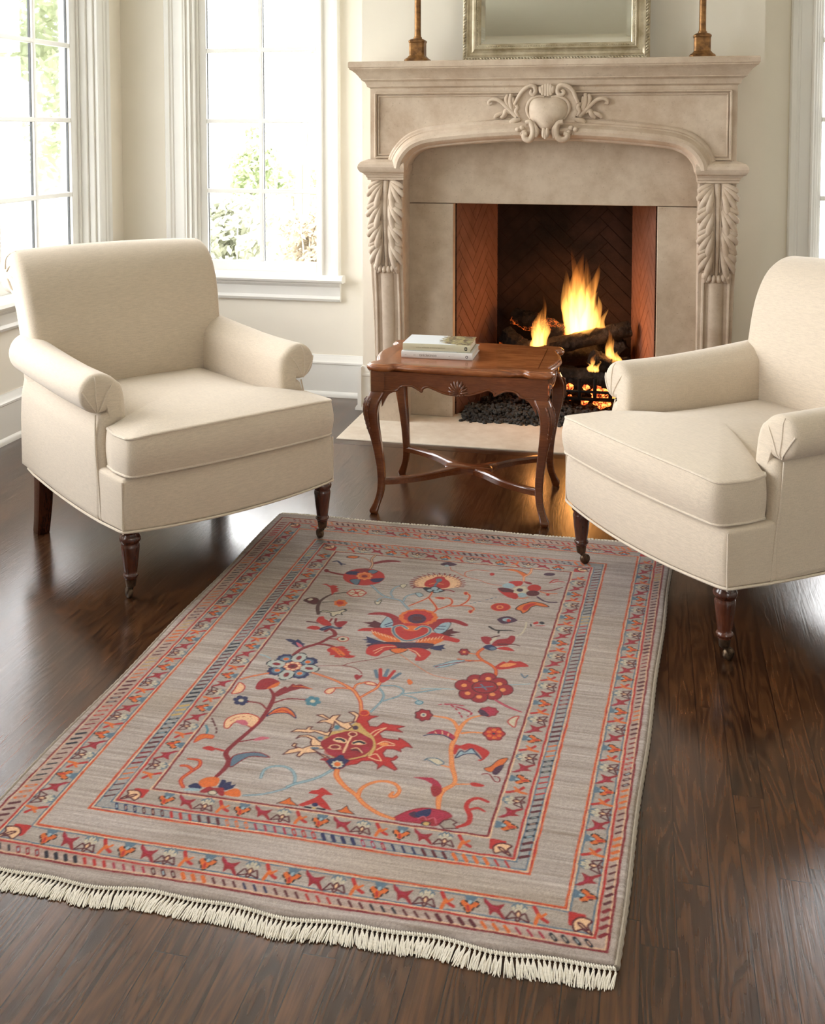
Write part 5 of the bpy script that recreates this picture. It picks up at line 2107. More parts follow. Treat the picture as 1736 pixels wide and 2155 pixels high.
def border(qa, qb, counts, shift=0.0):
    for sd in range(4):
        n = counts[sd % 2]
        A = Q[qa]
        L = np.hypot(*(np.array(A[sd]) - np.array(A[(sd + 1) % 4])))
        e = 0.020 / L
        s0, s1 = e, 1 - e
        for k in range(n):
            U = unit(qa, qb, sd, s0 + (s1 - s0) * k / n, s0 + (s1 - s0) * (k + 1) / n, flip=sd in (0, 3) and False)
            motif_cell(U)
        # corner blossom
        i = sd
        c0, c1 = np.array(Q[qa][i]), np.array(Q[qb][i])
        v = c1 - c0
        ax = np.array([abs(v[0]) * np.sign(v[0]), 0]), np.array([0, v[1]])

        def Cn(pts):
            return dense([tuple(c0 + ax[0] * (0.12 + 0.78 * a) + ax[1] * (0.12 + 0.78 * b)) for a, b in pts], 4, True)
        fill(Cn([(0, .35), (0, 0), (.35, 0), (.7, .05), (.6, .4), (.4, .6), (.05, .7)]), 'V')
        fill(Cn([(.2, .5), (.5, .2), (.95, .3), (.8, .6), (1, 1), (.6, .8), (.3, .95)]), 'P')
        for q in ([(.2, .5), (.5, .2), (.95, .3), (.8, .6), (1, 1), (.6, .8), (.3, .95)], [(.4, .5), (.6, .55), (.8, .8), (.55, .7)]):
            z = Cn(q)
            line(z + z[:1], 0.0036, 'M')


border('field', 'inb', (4, 8))
border('outin', 'outred', (6, 10))


def guard_stripe(qa, qb, seed):
    R2 = random.Random(seed)
    cols = ['M', 'M', 'V', 'O', 'N', 'M', 'm', 'V', 'O', 'n', 'R']
    for sd in range(4):
        A = Q[qa]
        L = np.hypot(*(np.array(A[sd]) - np.array(A[(sd + 1) % 4])))
        pitch = 0.0185
        n = int(L / pitch)
        k, left, c, hollow, fat, sl = 0, 0, 'M', False, 0.0055, 1
        for k in range(n):
            if left == 0:
                left = R2.choice((3, 3, 4))
                c = R2.choice(cols) if sd % 2 == 0 else R2.choice(['M', 'M', 'M', 'V', 'r', 'O', 'M', 'n', 'Y'])
                hollow = R2.random() < 0.45
                fat = R2.choice((0.0022, 0.0030, 0.0036))
            left -= 1
            s = (k + 0.5) / n
            sk = 0.0042 / L
            a, b = between(qa, qb, sd, s - sk, 0.30), between(qa, qb, sd, s + sk, 0.72)
            line([a, b], fat * 2.0, c)
            if hollow and fat > 0.0025:
                a2, b2 = between(qa, qb, sd, s - sk * 0.5, 0.40), between(qa, qb, sd, s + sk * 0.5, 0.62)
                line([a2, b2], fat * 0.9, R2.choice(['g', 'H', 'G', 'b']))


guard_stripe('inb', 'guard', 4)
guard_stripe('outred', 'outer', 9)

# ---- field: vines first
stroke('H', 'r', [(530, 960), (700, 960), (950, 955), (1050, 920), (1250, 885), (1450, 855), (1736, 790), (2030, 700)], 2.4)
stroke('H', 'r', [(950, 955), (1120, 980), (1240, 1040), (1280, 1090)], 2.8)
poly('H', 'R', [(1150, 1130), (1190, 1100), (1240, 1120), (1290, 1110), (1270, 1150), (1190, 1195)])
stroke('D', 'O', [(65, 50), (180, 130), (280, 185), (430, 215)], 1.8)
poly('D', 'O', [(110, 220), (125, 208), (148, 230), (125, 245)])
stroke('A', 'b', [(30, 1200), (70, 1210), (110, 1230)], 5)
stroke('D', 'b', [(740, 245), (850, 240), (885, 238)], 4)
stroke('D', 'B', [(830, 175), (850, 200), (870, 185)], 4)
stroke('K', 'o', [(850, 580), (870, 630), (960, 670), (1100, 740), (1330, 800), (1500, 860), (1700, 890)], 2.6, 'V', 0.6)
stroke('K', 'o', [(1120, 740), (1090, 710), (1120, 660), (1280, 630), (1500, 650)], 3.0, 'V', 0.6)
oval('K', 'V', (1545, 700), 40, 26)
stroke('K', 'B', [(1180, 1190), (1400, 1140), (1620, 1080)], 3.0, dash=0.007)
# peach vine of the big palmette
for c, w1, w2, w3 in (('V', 9.5, 7.5, 6.5), ('o', 5.5, 4.0, 3.4)):
    stroke('H', c, [(450, 1070), (700, 1150), (900, 1230), (1050, 1310), (1150, 1380), (1230, 1500), (1260, 1578), (1270, 1750)], [w2, w2, w2, w1, w1, w1, w1, w1])
    stroke('H', c, [(1150, 1330), (1190, 1270), (1300, 1240), (1380, 1230), (1500, 1270)], w3)
    stroke('H', c, [(1130, 1350), (1000, 1330), (850, 1325)], w3)
    stroke('H', c, [(1260, 1480), (1400, 1400), (1520, 1330), (1590, 1230)], w2)
poly('H', 'P', [(660, 1390), (720, 1340), (830, 1325), (820, 1370), (760, 1420), (700, 1420)], 'V')
poly('H', 'P', [(1330, 1250), (1400, 1222), (1500, 1250), (1520, 1280), (1420, 1278)], 'V')
for c, p in (('B', [(945, 1325), (960, 1380)]), ('V', [(985, 1315), (985, 1390)]), ('B', [(1045, 1320), (1015, 1385)]), ('V', [(1095, 1330), (1040, 1395)]), ('B', [(1140, 1350), (1080, 1390)])):
    stroke('A', c, p, 9)
poly('A', 'V', [(970, 1390), (1000, 1375), (1050, 1390), (1015, 1420), (985, 1420)])
# pale blue branch right of it
stroke('C', 'T', [(1230, 430), (1310, 350), (1330, 300), (1300, 250)], 5.5, 'b')
stroke('C', 'T', [(1310, 350), (1440, 310), (1480, 265), (1420, 232), (1310, 230)], 5, 'b')
stroke('C', 'T', [(1470, 290), (1600, 280), (1736, 258), (1760, 255)], 5, 'b')
stroke('C', 'T', [(1480, 300), (1560, 320), (1600, 350)], 4, 'b')
oval('C', 'b', (1600, 358), 28, 14, 'T')
stroke('D', 'b', [(200, 270), (300, 268), (410, 272)], 4)

# ---- upper left
stroke('J', 'M', [(1090, 615), (1140, 540), (1125, 450), (1190, 385)], 8, 'P', 0.4)
stroke('J', 'r', [(1110, 495), (1020, 440), (920, 415)], 6, 'P', 0.35)
poly('J', 'O', [(710, 415), (760, 395), (850, 395), (915, 410), (850, 437), (750, 432)], 'K')
poly('J', 'r', [(1150, 510), (1250, 482), (1400, 463), (1550, 475), (1615, 500), (1480, 500), (1300, 512), (1170, 535)])
stroke('J', 'r', [(360, 640), (440, 665), (540, 690), (680, 715)], [10, 8, 10, 10])
oval('J', 'r', (375, 640), 40, 28)
oval('J', 'V', (995, 745), 348, 142, None, wob=0.012, nl=17)
poly('J', 'r', [(830, 640), (1000, 603), (1090, 620), (1060, 660), (930, 668)])
for pts in ([(690, 695), (760, 650), (900, 660), (935, 695), (860, 712)], [(1100, 780), (1300, 765), (1325, 775), (1270, 825), (1150, 832)]):
    poly('J', 'N', pts)
for pts in ([(1062, 660), (1120, 628), (1230, 650), (1130, 697)], [(760, 800), (850, 782), (935, 785), (890, 875), (820, 855)]):
    poly('J', 'B', pts, 'n', 0.002)
oval('J', 'o', (1005, 732), 138, 64, 'V', 0.003, 0.10, 8)
oval('J', 'O', (1005, 732), 95, 42)
oval('J', 'r', (1005, 735), 52, 22)
stroke('J', 'N', [(480, 490), (560, 482), (610, 520), (685, 535)], [5, 7, 7, 5])
stroke('J', 'N', [(600, 515), (625, 548)], 5)
stroke('J', 'W', [(240, 1360), (228, 1250), (280, 1140), (400, 1060), (480, 1028)], [10, 11, 9, 7, 6])
stroke('J', 'K', [(470, 1030), (600, 1015), (740, 1000)], 4)
stroke('J', 'K', [(310, 1165), (460, 1160), (530, 1165)], 4)
poly('J', 'V', [(290, 865), (370, 858), (430, 890), (490, 882), (570, 900), (530, 922), (585, 940), (540, 962), (585, 978), (510, 1000), (465, 1050), (450, 980), (435, 925), (380, 885)], sm=False)
oval('J', 'C', (875, 1012), 150, 60, 'V', 0.004, 0.06, 6)
for k in range(6):
    a = PI * k / 3 + 0.2
    stroke('J', 'V', [(875, 1012), (875 + 130 * math.cos(a), 1012 + 54 * math.sin(a))], 3)
oval('J', 'V', (875, 1012), 36, 17)
poly('J', 'M', [(0, 1130), (100, 1090), (200, 1095), (245, 1130), (200, 1195), (120, 1190), (40, 1160)], 'W')
poly('J', 'C', [(60, 1120), (120, 1100), (150, 1120), (90, 1140)])
oval('J', 'O', (608, 1180), 108, 56, None, wob=0.10, nl=7)
oval('J', 'V', (600, 1178), 60, 30)
poly('J', 'C', [(255, 1335), (340, 1298), (440, 1320), (560, 1313), (640, 1290), (690, 1280), (700, 1310), (620, 1342), (635, 1378), (560, 1365), (500, 1400), (450, 1388), (440, 1345), (340, 1325)], 'n')
oval('J', 'n', (682, 1290), 24, 14)

# left tulip with its branch
stroke('H', 'r', [(670, 385), (740, 350), (810, 385), (830, 450), (740, 490), (640, 550), (520, 600), (380, 640), (260, 690), (150, 775)], [9, 10, 11, 12, 10, 10, 11, 11, 10, 11])
stroke('H', 'r', [(740, 508), (890, 520)], 6)
stroke('H', 'r', [(520, 600), (680, 610), (810, 642)], [8, 9, 9])
stroke('H', 'M', [(370, 225), (470, 235), (550, 252)], [6, 5, 4])
poly('H', 'V', [(520, 215), (560, 150), (640, 138), (660, 180), (720, 210), (775, 285), (650, 292), (560, 245)])
poly('H', 'R', [(830, 255), (900, 222), (1040, 225), (960, 300), (900, 325), (830, 285)])
stroke('H', 'r', [(780, 180), (745, 225)], 6)
stroke('H', 'r', [(850, 178), (832, 245)], 7)
poly('H', 'V', [(355, 332), (450, 293), (560, 310), (592, 347), (500, 362), (420, 348)])
poly('H', 'N', [(565, 357), (650, 310), (760, 293), (850, 318), (955, 320), (900, 352), (760, 335), (640, 377)])
stroke('H', 'B', [(640, 340), (760, 312), (880, 335)], 4)
oval('H', 'C', (965, 515), 90, 40, 'V')
oval('H', 'K', (960, 515), 38, 16)
poly('H', 'N', [(0, 515), (90, 512), (180, 540), (215, 515), (260, 545), (290, 580), (345, 595), (300, 615), (330, 640), (290, 645), (210, 655), (170, 620), (100, 590), (130, 580), (60, 555)], sm=False)
poly('H', 'p', [(185, 568), (260, 600), (295, 645), (230, 645)])
poly('H', 'V', [(695, 690), (760, 648), (850, 640), (950, 630), (1015, 655), (980, 665), (1062, 690), (1020, 700), (1105, 730), (1060, 748), (1085, 782), (1185, 795), (1130, 822), (1050, 832), (960, 817),
                (900, 822), (815, 812), (832, 780), (738, 782), (752, 740), (705, 720)], sm=False)
poly('H', 'O', [(760, 668), (850, 658), (950, 720), (1000, 790), (920, 795), (840, 722)])
stroke('H', 'K', [(850, 660), (900, 730), (960, 790), (1120, 800)], 2.2, dash=0.006)

# blue rosette
RC_ = np.array(W('H', [(130, 965)])[0])
for k in range(8):
    a = math.radians(88 - 45 * k)
    p = RC_ + 0.043 * np.array([math.cos(a), math.sin(a)])
    if k % 2:
        pts = [(p[0] + (0.0215 * (1 + 0.08 * math.cos(9 * t))) * math.cos(t), p[1] + (0.0215 * (1 + 0.08 * math.cos(9 * t))) * math.sin(t)) for t in np.linspace(0, 2 * PI, 40)]
        fill(pts, 'N')
        disc(p * 0.93 + RC_ * 0.07, 0.0145, 'B')
        disc(p * 0.93 + RC_ * 0.07, 0.0085, 'b')
        disc(p * 0.93 + RC_ * 0.07, 0.0070, 'O')
for k in range(0, 8, 2):
    a = math.radians(88 - 45 * k)
    d = np.array([math.cos(a), math.sin(a)])
    nrm = np.array([-d[1], d[0]])
    pts = [tuple(RC_ + d * (0.042 + 0.0245 * math.cos(t)) + nrm * 0.0180 * math.sin(t)) for t in np.linspace(0, 2 * PI, 30)]
    fill(pts, 'C')
    fill(pts, 'b', 0.5)
    line(pts, 0.0036, 'n', dash=0.009)
    fill([tuple(RC_ + d * (0.042 + 0.0105 * math.cos(t)) + nrm * 0.0065 * math.sin(t)) for t in np.linspace(0, 2 * PI, 20)], 'r')
for k in range(8):
    a = math.radians(22 + 45 * k)
    disc(RC_ + 0.0155 * np.array([math.cos(a), math.sin(a)]), 0.0062, 'P', 'V', 0.0018)
disc(RC_, 0.0125, 'r')
disc(RC_, 0.006, 'M')

# ---- crown palmette (top centre)
ctr = (640, 850)
poly('K', 'P', [(640 + 375 * math.cos(t), 852 + 138 * math.sin(t)) for t in np.linspace(math.radians(-205), math.radians(28), 30)] + [(640, 960)], sm=False)
for k in range(20):
    t = math.radians(-204 + 228 * k / 19)
    q0 = (640 + 300 * math.cos(t), 852 + 112 * math.sin(t))
    q1 = (640 + 390 * math.cos(t), 852 + 142 * math.sin(t))
    q2 = (640 + 462 * math.cos(t - 0.05), 852 + 168 * math.sin(t - 0.06))
    stroke('K', 'P', [q0, q1], 8)
    stroke('K', 'r', [q1, q2], 4.5)
    t2 = t + math.radians(6)
    stroke('K', 'r', [(640 + 330 * math.cos(t2), 852 + 118 * math.sin(t2)), (640 + 400 * math.cos(t2), 852 + 146 * math.sin(t2))], 2.6)
poly('K', 'V', [(420, 870), (460, 810), (560, 770), (640, 740), (750, 745), (770, 780), (820, 810), (850, 860), (820, 915), (700, 935), (560, 920), (450, 905)])
stroke('K', 'o', [(500, 870), (600, 850), (740, 870)], 3)
oval('K', 'B', (665, 800), 52, 30)
stroke('K', 'B', [(650, 820), (610, 870), (590, 910)], 7)
poly('K', 'n', [(390, 922), (520, 918), (600, 898), (690, 938), (770, 972), (650, 1008), (550, 1012), (460, 990)])
oval('K', 'b', (590, 938), 62, 30, 'n', 0.002)
oval('K', 'b', (510, 968), 42, 18)
oval('K', 'b', (620, 986), 45, 18)
oval('K', 'b', (685, 965), 36, 16)
stroke('K', 'r', [(390, 922), (300, 915), (245, 905)], 5)
stroke('K', 'r', [(720, 955), (830, 965), (910, 990)], 6)
for c, e in (('o', 1.0), ('V', 0.52)):
    stroke('K', c, [(550, 1000), (490, 1085), (330, 1160), (170, 1225)], [6 * e] * 4)
    stroke('K', c, [(490, 1085), (600, 1220), (620, 1290), (520, 1365)], [7 * e] * 4)
    stroke('K', c, [(620, 1290), (850, 1210), (880, 1140), (830, 1100), (740, 1095)], [6.5 * e] * 5)
    stroke('K', c, [(850, 1230), (1000, 1220), (1130, 1150), (1175, 1060), (1110, 1010)], [6.5 * e] * 5)
    stroke('K', c, [(1000, 1220), (1180, 1230), (1245, 1280), (1200, 1310)], [6 * e] * 4)
poly('K', 'V', [(590, 1095), (660, 1078), (750, 1090), (745, 1118), (660, 1112)], 'o', 0.002)
oval('K', 'V', (1110, 1018), 34, 26, 'o', 0.002)
poly('K', 'V', [(1150, 1310), (1200, 1295), (1235, 1305), (1185, 1352)], 'o', 0.002)
poly('K', 'U', [(690, 528), (820, 498), (965, 540), (830, 568), (720, 552)])
oval('K', 'b', (790, 560), 38, 16)

# pale blue vine between the flowers
for c, e in (('B', 1.0), ('b', 0.55)):
    stroke('A', c, [(912, 648), (990, 720), (1060, 750), (1140, 770), (1180, 810), (1215, 845)], [7 * e] * 6)
    stroke('A', c, [(1085, 745), (1068, 710), (1105, 665), (1170, 648)], [6 * e] * 4)
    stroke('A', c, [(1168, 775), (1188, 740), (1250, 717), (1290, 722)], [6 * e] * 4)
    stroke('A', c, [(1060, 752), (1000, 748), (965, 765), (955, 790)], [5 * e] * 4)
poly('A', 'C', [(1140, 655), (1160, 640), (1195, 645), (1165, 672)], 'n', 0.002)
poly('A', 'b', [(1262, 712), (1300, 710), (1325, 730), (1290, 742)], 'n', 0.002)
poly('A', 'C', [(940, 775), (965, 780), (995, 765), (975, 800), (950, 800)], 'n', 0.0024)

# ---- great central flower
poly('A', 'M', [(845, 945), (920, 940), (935, 928), (1000, 955), (1085, 990), (1000, 1000), (880, 975), (905, 962)], sm=False)
poly('A', 'M', [(1625, 1022), (1560, 1012), (1560, 990), (1520, 1005), (1440, 1015), (1390, 1060), (1500, 1060), (1580, 1050), (1540, 1038)], sm=False)
poly('A', 'b', [(985, 962), (1045, 895), (1080, 930), (1090, 985), (1000, 990)], 'n', 0.002)
poly('A', 'b', [(1400, 985), (1480, 945), (1545, 950), (1505, 1012), (1440, 1035)], 'n', 0.002)
for p in ([(1020, 965), (1075, 945)], [(1030, 978), (1085, 965)], [(1440, 975), (1500, 975)], [(1430, 995), (1490, 1000)]):
    stroke('A', 'N', p, 4)
poly('A', 'R', [(878, 880), (950, 864), (1060, 872), (1150, 920), (1170, 985), (1085, 985), (1085, 930), (1020, 890), (940, 884)])
poly('A', 'R', [(1370, 955), (1450, 918), (1580, 920), (1678, 960), (1658, 974), (1560, 945), (1480, 950), (1430, 985), (1390, 1010)])
oval('A', 'O', (1285, 905), 155, 66, None, wob=0.045, nl=15)
oval('A', 'V', (1285, 900), 118, 52, None, wob=0.06, nl=11)
poly('A', 'V', [(803, 1010), (850, 990), (1000, 988), (1110, 995), (1140, 1085), (1060, 1062), (920, 1018), (850, 1012)])
poly('A', 'O', [(920, 1020), (1060, 1048), (1140, 1088), (1125, 1118), (1020, 1093), (955, 1062)])
poly('A', 'V', [(1615, 1082), (1560, 1065), (1430, 1028), (1365, 1035), (1255, 1110), (1330, 1118), (1480, 1087), (1592, 1105)])
poly('A', 'O', [(1245, 1118), (1350, 1072), (1490, 1080), (1400, 1125), (1300, 1135)])
for k in range(8):
    stroke('A', 'P', [(915 + k * 25, 1005 + k * 9), (930 + k * 25, 1028 + k * 8)], 2.4)
    stroke('A', 'P', [(1280 + k * 27, 1100 - k * 4), (1295 + k * 27, 1075 - k * 3)], 2.4)
poly('A', 'V', [(1085, 990), (1130, 960), (1200, 950), (1280, 955), (1370, 965), (1395, 1010), (1370, 1050), (1280, 1085), (1190, 1100), (1120, 1065)])
poly('A', 'O', [(1160, 985), (1230, 970), (1310, 985), (1270, 1010), (1200, 1010)])
oval('A', 'U', (1275, 915), 74, 38)
oval('A', 'M', (1275, 915), 40, 18)
stroke('A', 'C', [(1195, 992), (1150, 968), (1090, 985), (1100, 1040), (1180, 1090), (1280, 1072), (1370, 1030), (1375, 990), (1315, 975), (1265, 1000)], 10)
stroke('A', 'B', [(1195, 992), (1150, 968), (1090, 985), (1100, 1040), (1180, 1090), (1280, 1072), (1370, 1030), (1375, 990), (1315, 975), (1265, 1000)], 6.5)
poly('A', 'N', [(835, 1080), (880, 1078), (870, 1052), (910, 1068), (960, 1085), (1030, 1105), (940, 1118), (865, 1102), (885, 1090)], sm=False)
poly('A', 'N', [(1360, 1138), (1450, 1128), (1500, 1120), (1480, 1140), (1505, 1155), (1470, 1158), (1475, 1170), (1430, 1165), (1380, 1155)], sm=False)
poly('A', 'U', [(870, 1128), (1000, 1100), (1190, 1103), (1400, 1112), (1385, 1145), (1300, 1165), (1150, 1155), (1000, 1155)])
poly('A', 'V', [(868, 1182), (888, 1138), (960, 1118), (1080, 1120), (1115, 1150), (1020, 1172), (960, 1214), (890, 1202)])
poly('A', 'V', [(1185, 1150), (1300, 1148), (1385, 1182), (1362, 1218), (1320, 1248), (1258, 1245), (1272, 1202), (1225, 1172)])
poly('A', 'O', [(1060, 1162), (1120, 1148), (1205, 1160), (1120, 1192)], 'K', 0.0026)
stroke('A', 'P', [(930, 1172), (1010, 1140), (1100, 1135)], 2.6)
stroke('A', 'P', [(940, 1190), (1000, 1155)], 2.2)
stroke('A', 'P', [(1200, 1155), (1260, 1175), (1300, 1215)], 3)

# ---- upper right
poly('L', 'O', [(265, 348), (420, 343), (520, 338), (650, 368), (750, 408), (805, 442), (740, 485), (690, 452), (600, 392), (500, 372), (420, 362)])
stroke('L', 'K', [(265, 348), (430, 350)], 3)
stroke('L', 'K', [(640, 365), (740, 405), (800, 440)], 2.4)
stroke('L', 'O', [(740, 565), (740, 500), (760, 480), (860, 420), (890, 340)], [6, 6, 6, 7, 7], 'P', 0.4)
oval('L', 'U', (1225, 440), 108, 30)
poly('L', 'V', [(450, 588), (560, 568), (725, 578), (690, 650), (600, 665), (540, 632)])
oval('L', 'b', (450, 655), 112, 48)
poly('L', 'V', [(258, 700), (400, 695), (545, 740), (640, 800), (605, 905), (450, 875), (330, 805), (258, 740)])
poly('L', 'M', [(258, 700), (400, 695), (545, 740), (600, 790), (480, 780), (330, 770)])
oval('L', 'V', (940, 700), 130, 66)
oval('L', 'M', (910, 800), 128, 54)
poly('L', 'R', [(740, 575), (860, 590), (900, 630), (800, 620)])
oval('L', 'C', (680, 745), 135, 82, None, wob=0.12, nl=7)
oval('L', 'b', (710, 830), 85, 40)
oval('L', 'U', (668, 737), 62, 32)
stroke('L', 'O', [(620, 890), (720, 895), (820, 885)], 4)
stroke('L', 'r', [(1060, 752), (1250, 745), (1380, 715), (1475, 685)], [5, 6, 5, 3])
stroke('L', 'O', [(1050, 765), (1180, 800), (1370, 802)], 4)
oval('L', 'V', (1195, 825), 36, 22)
stroke('L', 'V', [(1230, 605), (1300, 552), (1390, 545)], 5)
stroke('L', 'V', [(1280, 600), (1380, 572), (1510, 588)], 4)
stroke('L', 'U', [(1000, 868), (1090, 930), (1200, 965), (1360, 970)], 6.5)
oval('L', 'V', (305, 1060), 185, 76, 'O', 0.002)
oval('L', 'o', (290, 1060), 68, 34)
oval('L', 'V', (290, 1060), 40, 19)
poly('L', 'O', [(588, 1102), (640, 1040), (760, 990), (900, 958), (1050, 978), (1150, 1010), (1215, 1056), (1100, 1052), (980, 1032), (880, 1062), (820, 1132), (720, 1178), (680, 1132)], 'K', 0.0034)
poly('L', 'V', [(760, 1030), (900, 985), (980, 1000), (860, 1050), (780, 1120), (720, 1100)])
poly('L', 'U', [(238, 1285), (330, 1248), (470, 1236), (622, 1310), (480, 1362), (340, 1374), (258, 1322)])
oval('L', 'b', (420, 1298), 82, 32)
oval('L', 'V', (455, 1312), 40, 28)
poly('L', 'V', [(918, 1360), (1000, 1330), (1015, 1370), (940, 1388)])
poly('L', 'n', [(1028, 1350), (1080, 1333), (1140, 1362), (1080, 1388)])
stroke('L', 'V', [(970, 1412), (1130, 1412)], 4)
stroke('L', 'n', [(870, 1380), (880, 1420)], 4)
stroke('L', 'K', [(90, 1430), (200, 1492), (330, 1500), (480, 1500), (570, 1520)], [7, 7, 6, 4, 2])
stroke('L', 'K', [(270, 1500), (262, 1552)], 5)
stroke('L', 'C', [(790, 1350), (770, 1450), (700, 1560), (590, 1605)], 4)
# right tulip and stem
for c, e in (('V', 1.0), ('O', 0.62)):
    stroke('B', c, [(140, 1000), (95, 1042), (130, 1090), (200, 1130), (240, 1170), (238, 1215)], [9 * e] * 6)
    stroke('B', c, [(135, 1098), (40, 1098), (-60, 1085)], [6 * e] * 3)
poly('B', 'R', [(123, 910), (190, 908), (212, 940), (180, 968), (140, 952)])
stroke('B', 'M', [(205, 915), (240, 905), (268, 900)], 5)
stroke('B', 'C', [(200, 950), (240, 915)], 6)
poly('B', 'R', [(200, 980), (250, 932), (330, 920), (355, 900), (392, 905), (388, 942), (340, 976), (250, 982)])
stroke('B', 'M', [(260, 966), (380, 970), (432, 980)], [6, 5, 3])
poly('B', 'V', [(238, 1000), (330, 988), (388, 1022), (300, 1012)])
poly('B', 'N', [(138, 990), (195, 970), (252, 1000), (200, 1018)])
oval('B', 'B', (215, 1000), 26, 12)
oval('D', 'R', (470, 38), 32, 20, 'M', 0.003, 0.12, 6)
oval('D', 'o', (470, 38), 10, 6)
stroke('D', 'O', [(545, 52), (500, 45)], 4)
poly('D', 'V', [(665, 130), (715, 98), (740, 104), (760, 90), (790, 97), (830, 98), (878, 128), (820, 132), (760, 142), (690, 148)])
poly('D', 'o', [(690, 130), (735, 108), (800, 112), (750, 130)])
poly('D', 'b', [(278, 128), (330, 112), (400, 92), (475, 92), (340, 134)], 'B', 0.0024)
stroke('D', 'r', [(290, 130), (400, 108), (530, 95)], 3.2)
# deep red rosette
for a, b in ((540, 215), (620, 203), (690, 235), (725, 275), (655, 305), (565, 322), (490, 300), (465, 247)):
    oval('D', 'R', (a, b), 54, 35, 'M', 0.0024)
oval('D', 'R', (600, 258), 100, 52)
for a, b in ((540, 218), (622, 206), (692, 238), (714, 276), (648, 305), (565, 320), (492, 298), (470, 248)):
    oval('D', 'o', (a, b), 18, 11)
oval('D', 'R', (600, 258), 80, 38, 'M', 0.003)
stroke('D', 'B', [(540, 262), (650, 255)], 4)
stroke('D', 'B', [(575, 240), (610, 275)], 4)
stroke('D', 'm', [(665, 338), (740, 380), (832, 416)], [6, 8, 4], 'p', 0.3)
poly('D', 'C', [(745, 475), (775, 450), (815, 442), (800, 470), (790, 510), (765, 500)], 'V', 0.0034)

# ---- right-hand tree
for c, e in (('O', 1.0), ('o', 0.72)):
    stroke('M', c, [(690, 1490), (690, 1370), (740, 1240), (900, 1140), (920, 1040), (880, 900), (870, 750), (870, 620), (930, 480), (980, 370), (1060, 270), (1150, 210), (1270, 180)],
           [v * e for v in (8, 11, 12, 9, 9, 11, 10, 10, 11, 11, 8, 6, 5)])
    stroke('M', c, [(960, 360), (900, 260), (800, 210), (600, 180)], [v * e for v in (9, 8, 7, 5)])
    stroke('M', c, [(1020, 425), (1150, 412), (1330, 422)], [v * e for v in (7, 5, 5)])
    stroke('M', c, [(850, 905), (720, 872)], [5 * e, 3 * e])
    stroke('M', c, [(930, 1142), (1130, 1140)], [5 * e, 3 * e])
oval('M', 'R', (480, 170), 118, 78, 'M', 0.003, 0.10, 7)
oval('M', 'C', (478, 168), 42, 28)
oval('M', 'B', (478, 168), 20, 13)
oval('M', 'm', (1390, 122), 132, 66, 'r', 0.003, 0.08, 8)
poly('M', 'U', [(1262, 90), (1320, 100), (1400, 170), (1360, 185), (1270, 155)])
oval('M', 'V', (1470, 432), 142, 92, 'r', 0.004, 0.09, 6)
for k in range(6):
    a = PI * k / 3 + 0.5
    oval('M', 'O', (1470 + 82 * math.cos(a), 432 + 54 * math.sin(a)), 34, 20)
oval('M', 'U', (1465, 430), 22, 15)
stroke('M', 'm', [(690, 25), (780, 15), (870, 35), (960, 110), (1040, 235)], [3, 5, 5, 4, 4], dash=0.008)
stroke('M', 'm', [(780, 15), (900, 20), (1040, 40)], 4)
stroke('M', 'm', [(870, 35), (1030, 80), (1150, 140), (1100, 190)], [4, 6, 6, 4], dash=0.007)
poly('M', 'm', [(520, 430), (620, 388), (700, 373), (830, 408), (925, 478), (880, 515), (780, 450), (640, 430)])
for p in ([(640, 405), (660, 430)], [(740, 395), (745, 440)], [(830, 425), (820, 465)]):
    stroke('M', 'P', p, 2)
stroke('M', 'N', [(480, 460), (600, 438), (760, 455), (890, 522)], 3.4)
poly('M', 'V', [(920, 588), (1000, 600), (1100, 568), (1250, 600), (1405, 688), (1352, 772), (1290, 815), (1235, 802), (1300, 780), (1240, 690), (1150, 640), (1060, 662), (980, 640), (930, 722), (900, 700)])
poly('M', 'b', [(925, 775), (1000, 672), (1060, 692), (1150, 640), (1205, 690), (1285, 785), (1200, 716), (1050, 722)], 'N', 0.003)
poly('M', 'C', [(490, 800), (560, 773), (680, 783), (765, 842), (690, 873), (620, 842), (545, 797)], 'B', 0.003)
poly('M', 'm', [(325, 1040), (450, 1038), (600, 1048), (685, 1100), (735, 1168), (742, 1240), (660, 1312), (600, 1292), (588, 1190), (602, 1140), (500, 1082)], sm=False)
poly('M', 'R', [(585, 1170), (700, 1170), (740, 1240), (660, 1312), (600, 1290)])
poly('M', 'V', [(1130, 1132), (1200, 1118), (1325, 1152), (1310, 1178), (1180, 1172)])
# half flower at the lower right
poly('M', 'm', [(58, 1622), (180, 1548), (320, 1498), (480, 1472), (640, 1490), (800, 1528), (875, 1592), (760, 1642), (690, 1705), (600, 1722), (400, 1682), (200, 1662)], 'R', 0.003)
poly('M', 'U', [(270, 1558), (360, 1520), (420, 1600), (340, 1605)])
poly('M', 'N', [(360, 1545), (480, 1498), (585, 1488), (555, 1582), (400, 1602)])
poly('M', 'R', [(420, 1640), (500, 1600), (640, 1620), (680, 1700), (560, 1700)])
stroke('M', 'p', [(400, 1620), (480, 1590), (520, 1640)], 2.6)
stroke('M', 'p', [(550, 1630), (630, 1612), (655, 1690)], 2.6)
oval('M', 'n', (510, 1690), 70, 32)
oval('M', 'Y', (515, 1692), 45, 24)
poly('M', 'g', [(700, 1700), (760, 1650), (860, 1628), (950, 1682), (895, 1700), (962, 1760), (760, 1762)], 'M', 0.0032, sm=False)
stroke('M', 'V', [(950, 1742), (1100, 1690), (1132, 1580), (1080, 1460), (1130, 1372), (1250, 1340), (1385, 1390)], [6, 10, 11, 10, 9, 8, 7])
stroke('M', 'V', [(1120, 1500), (1240, 1478), (1335, 1522)], [7, 7, 5])
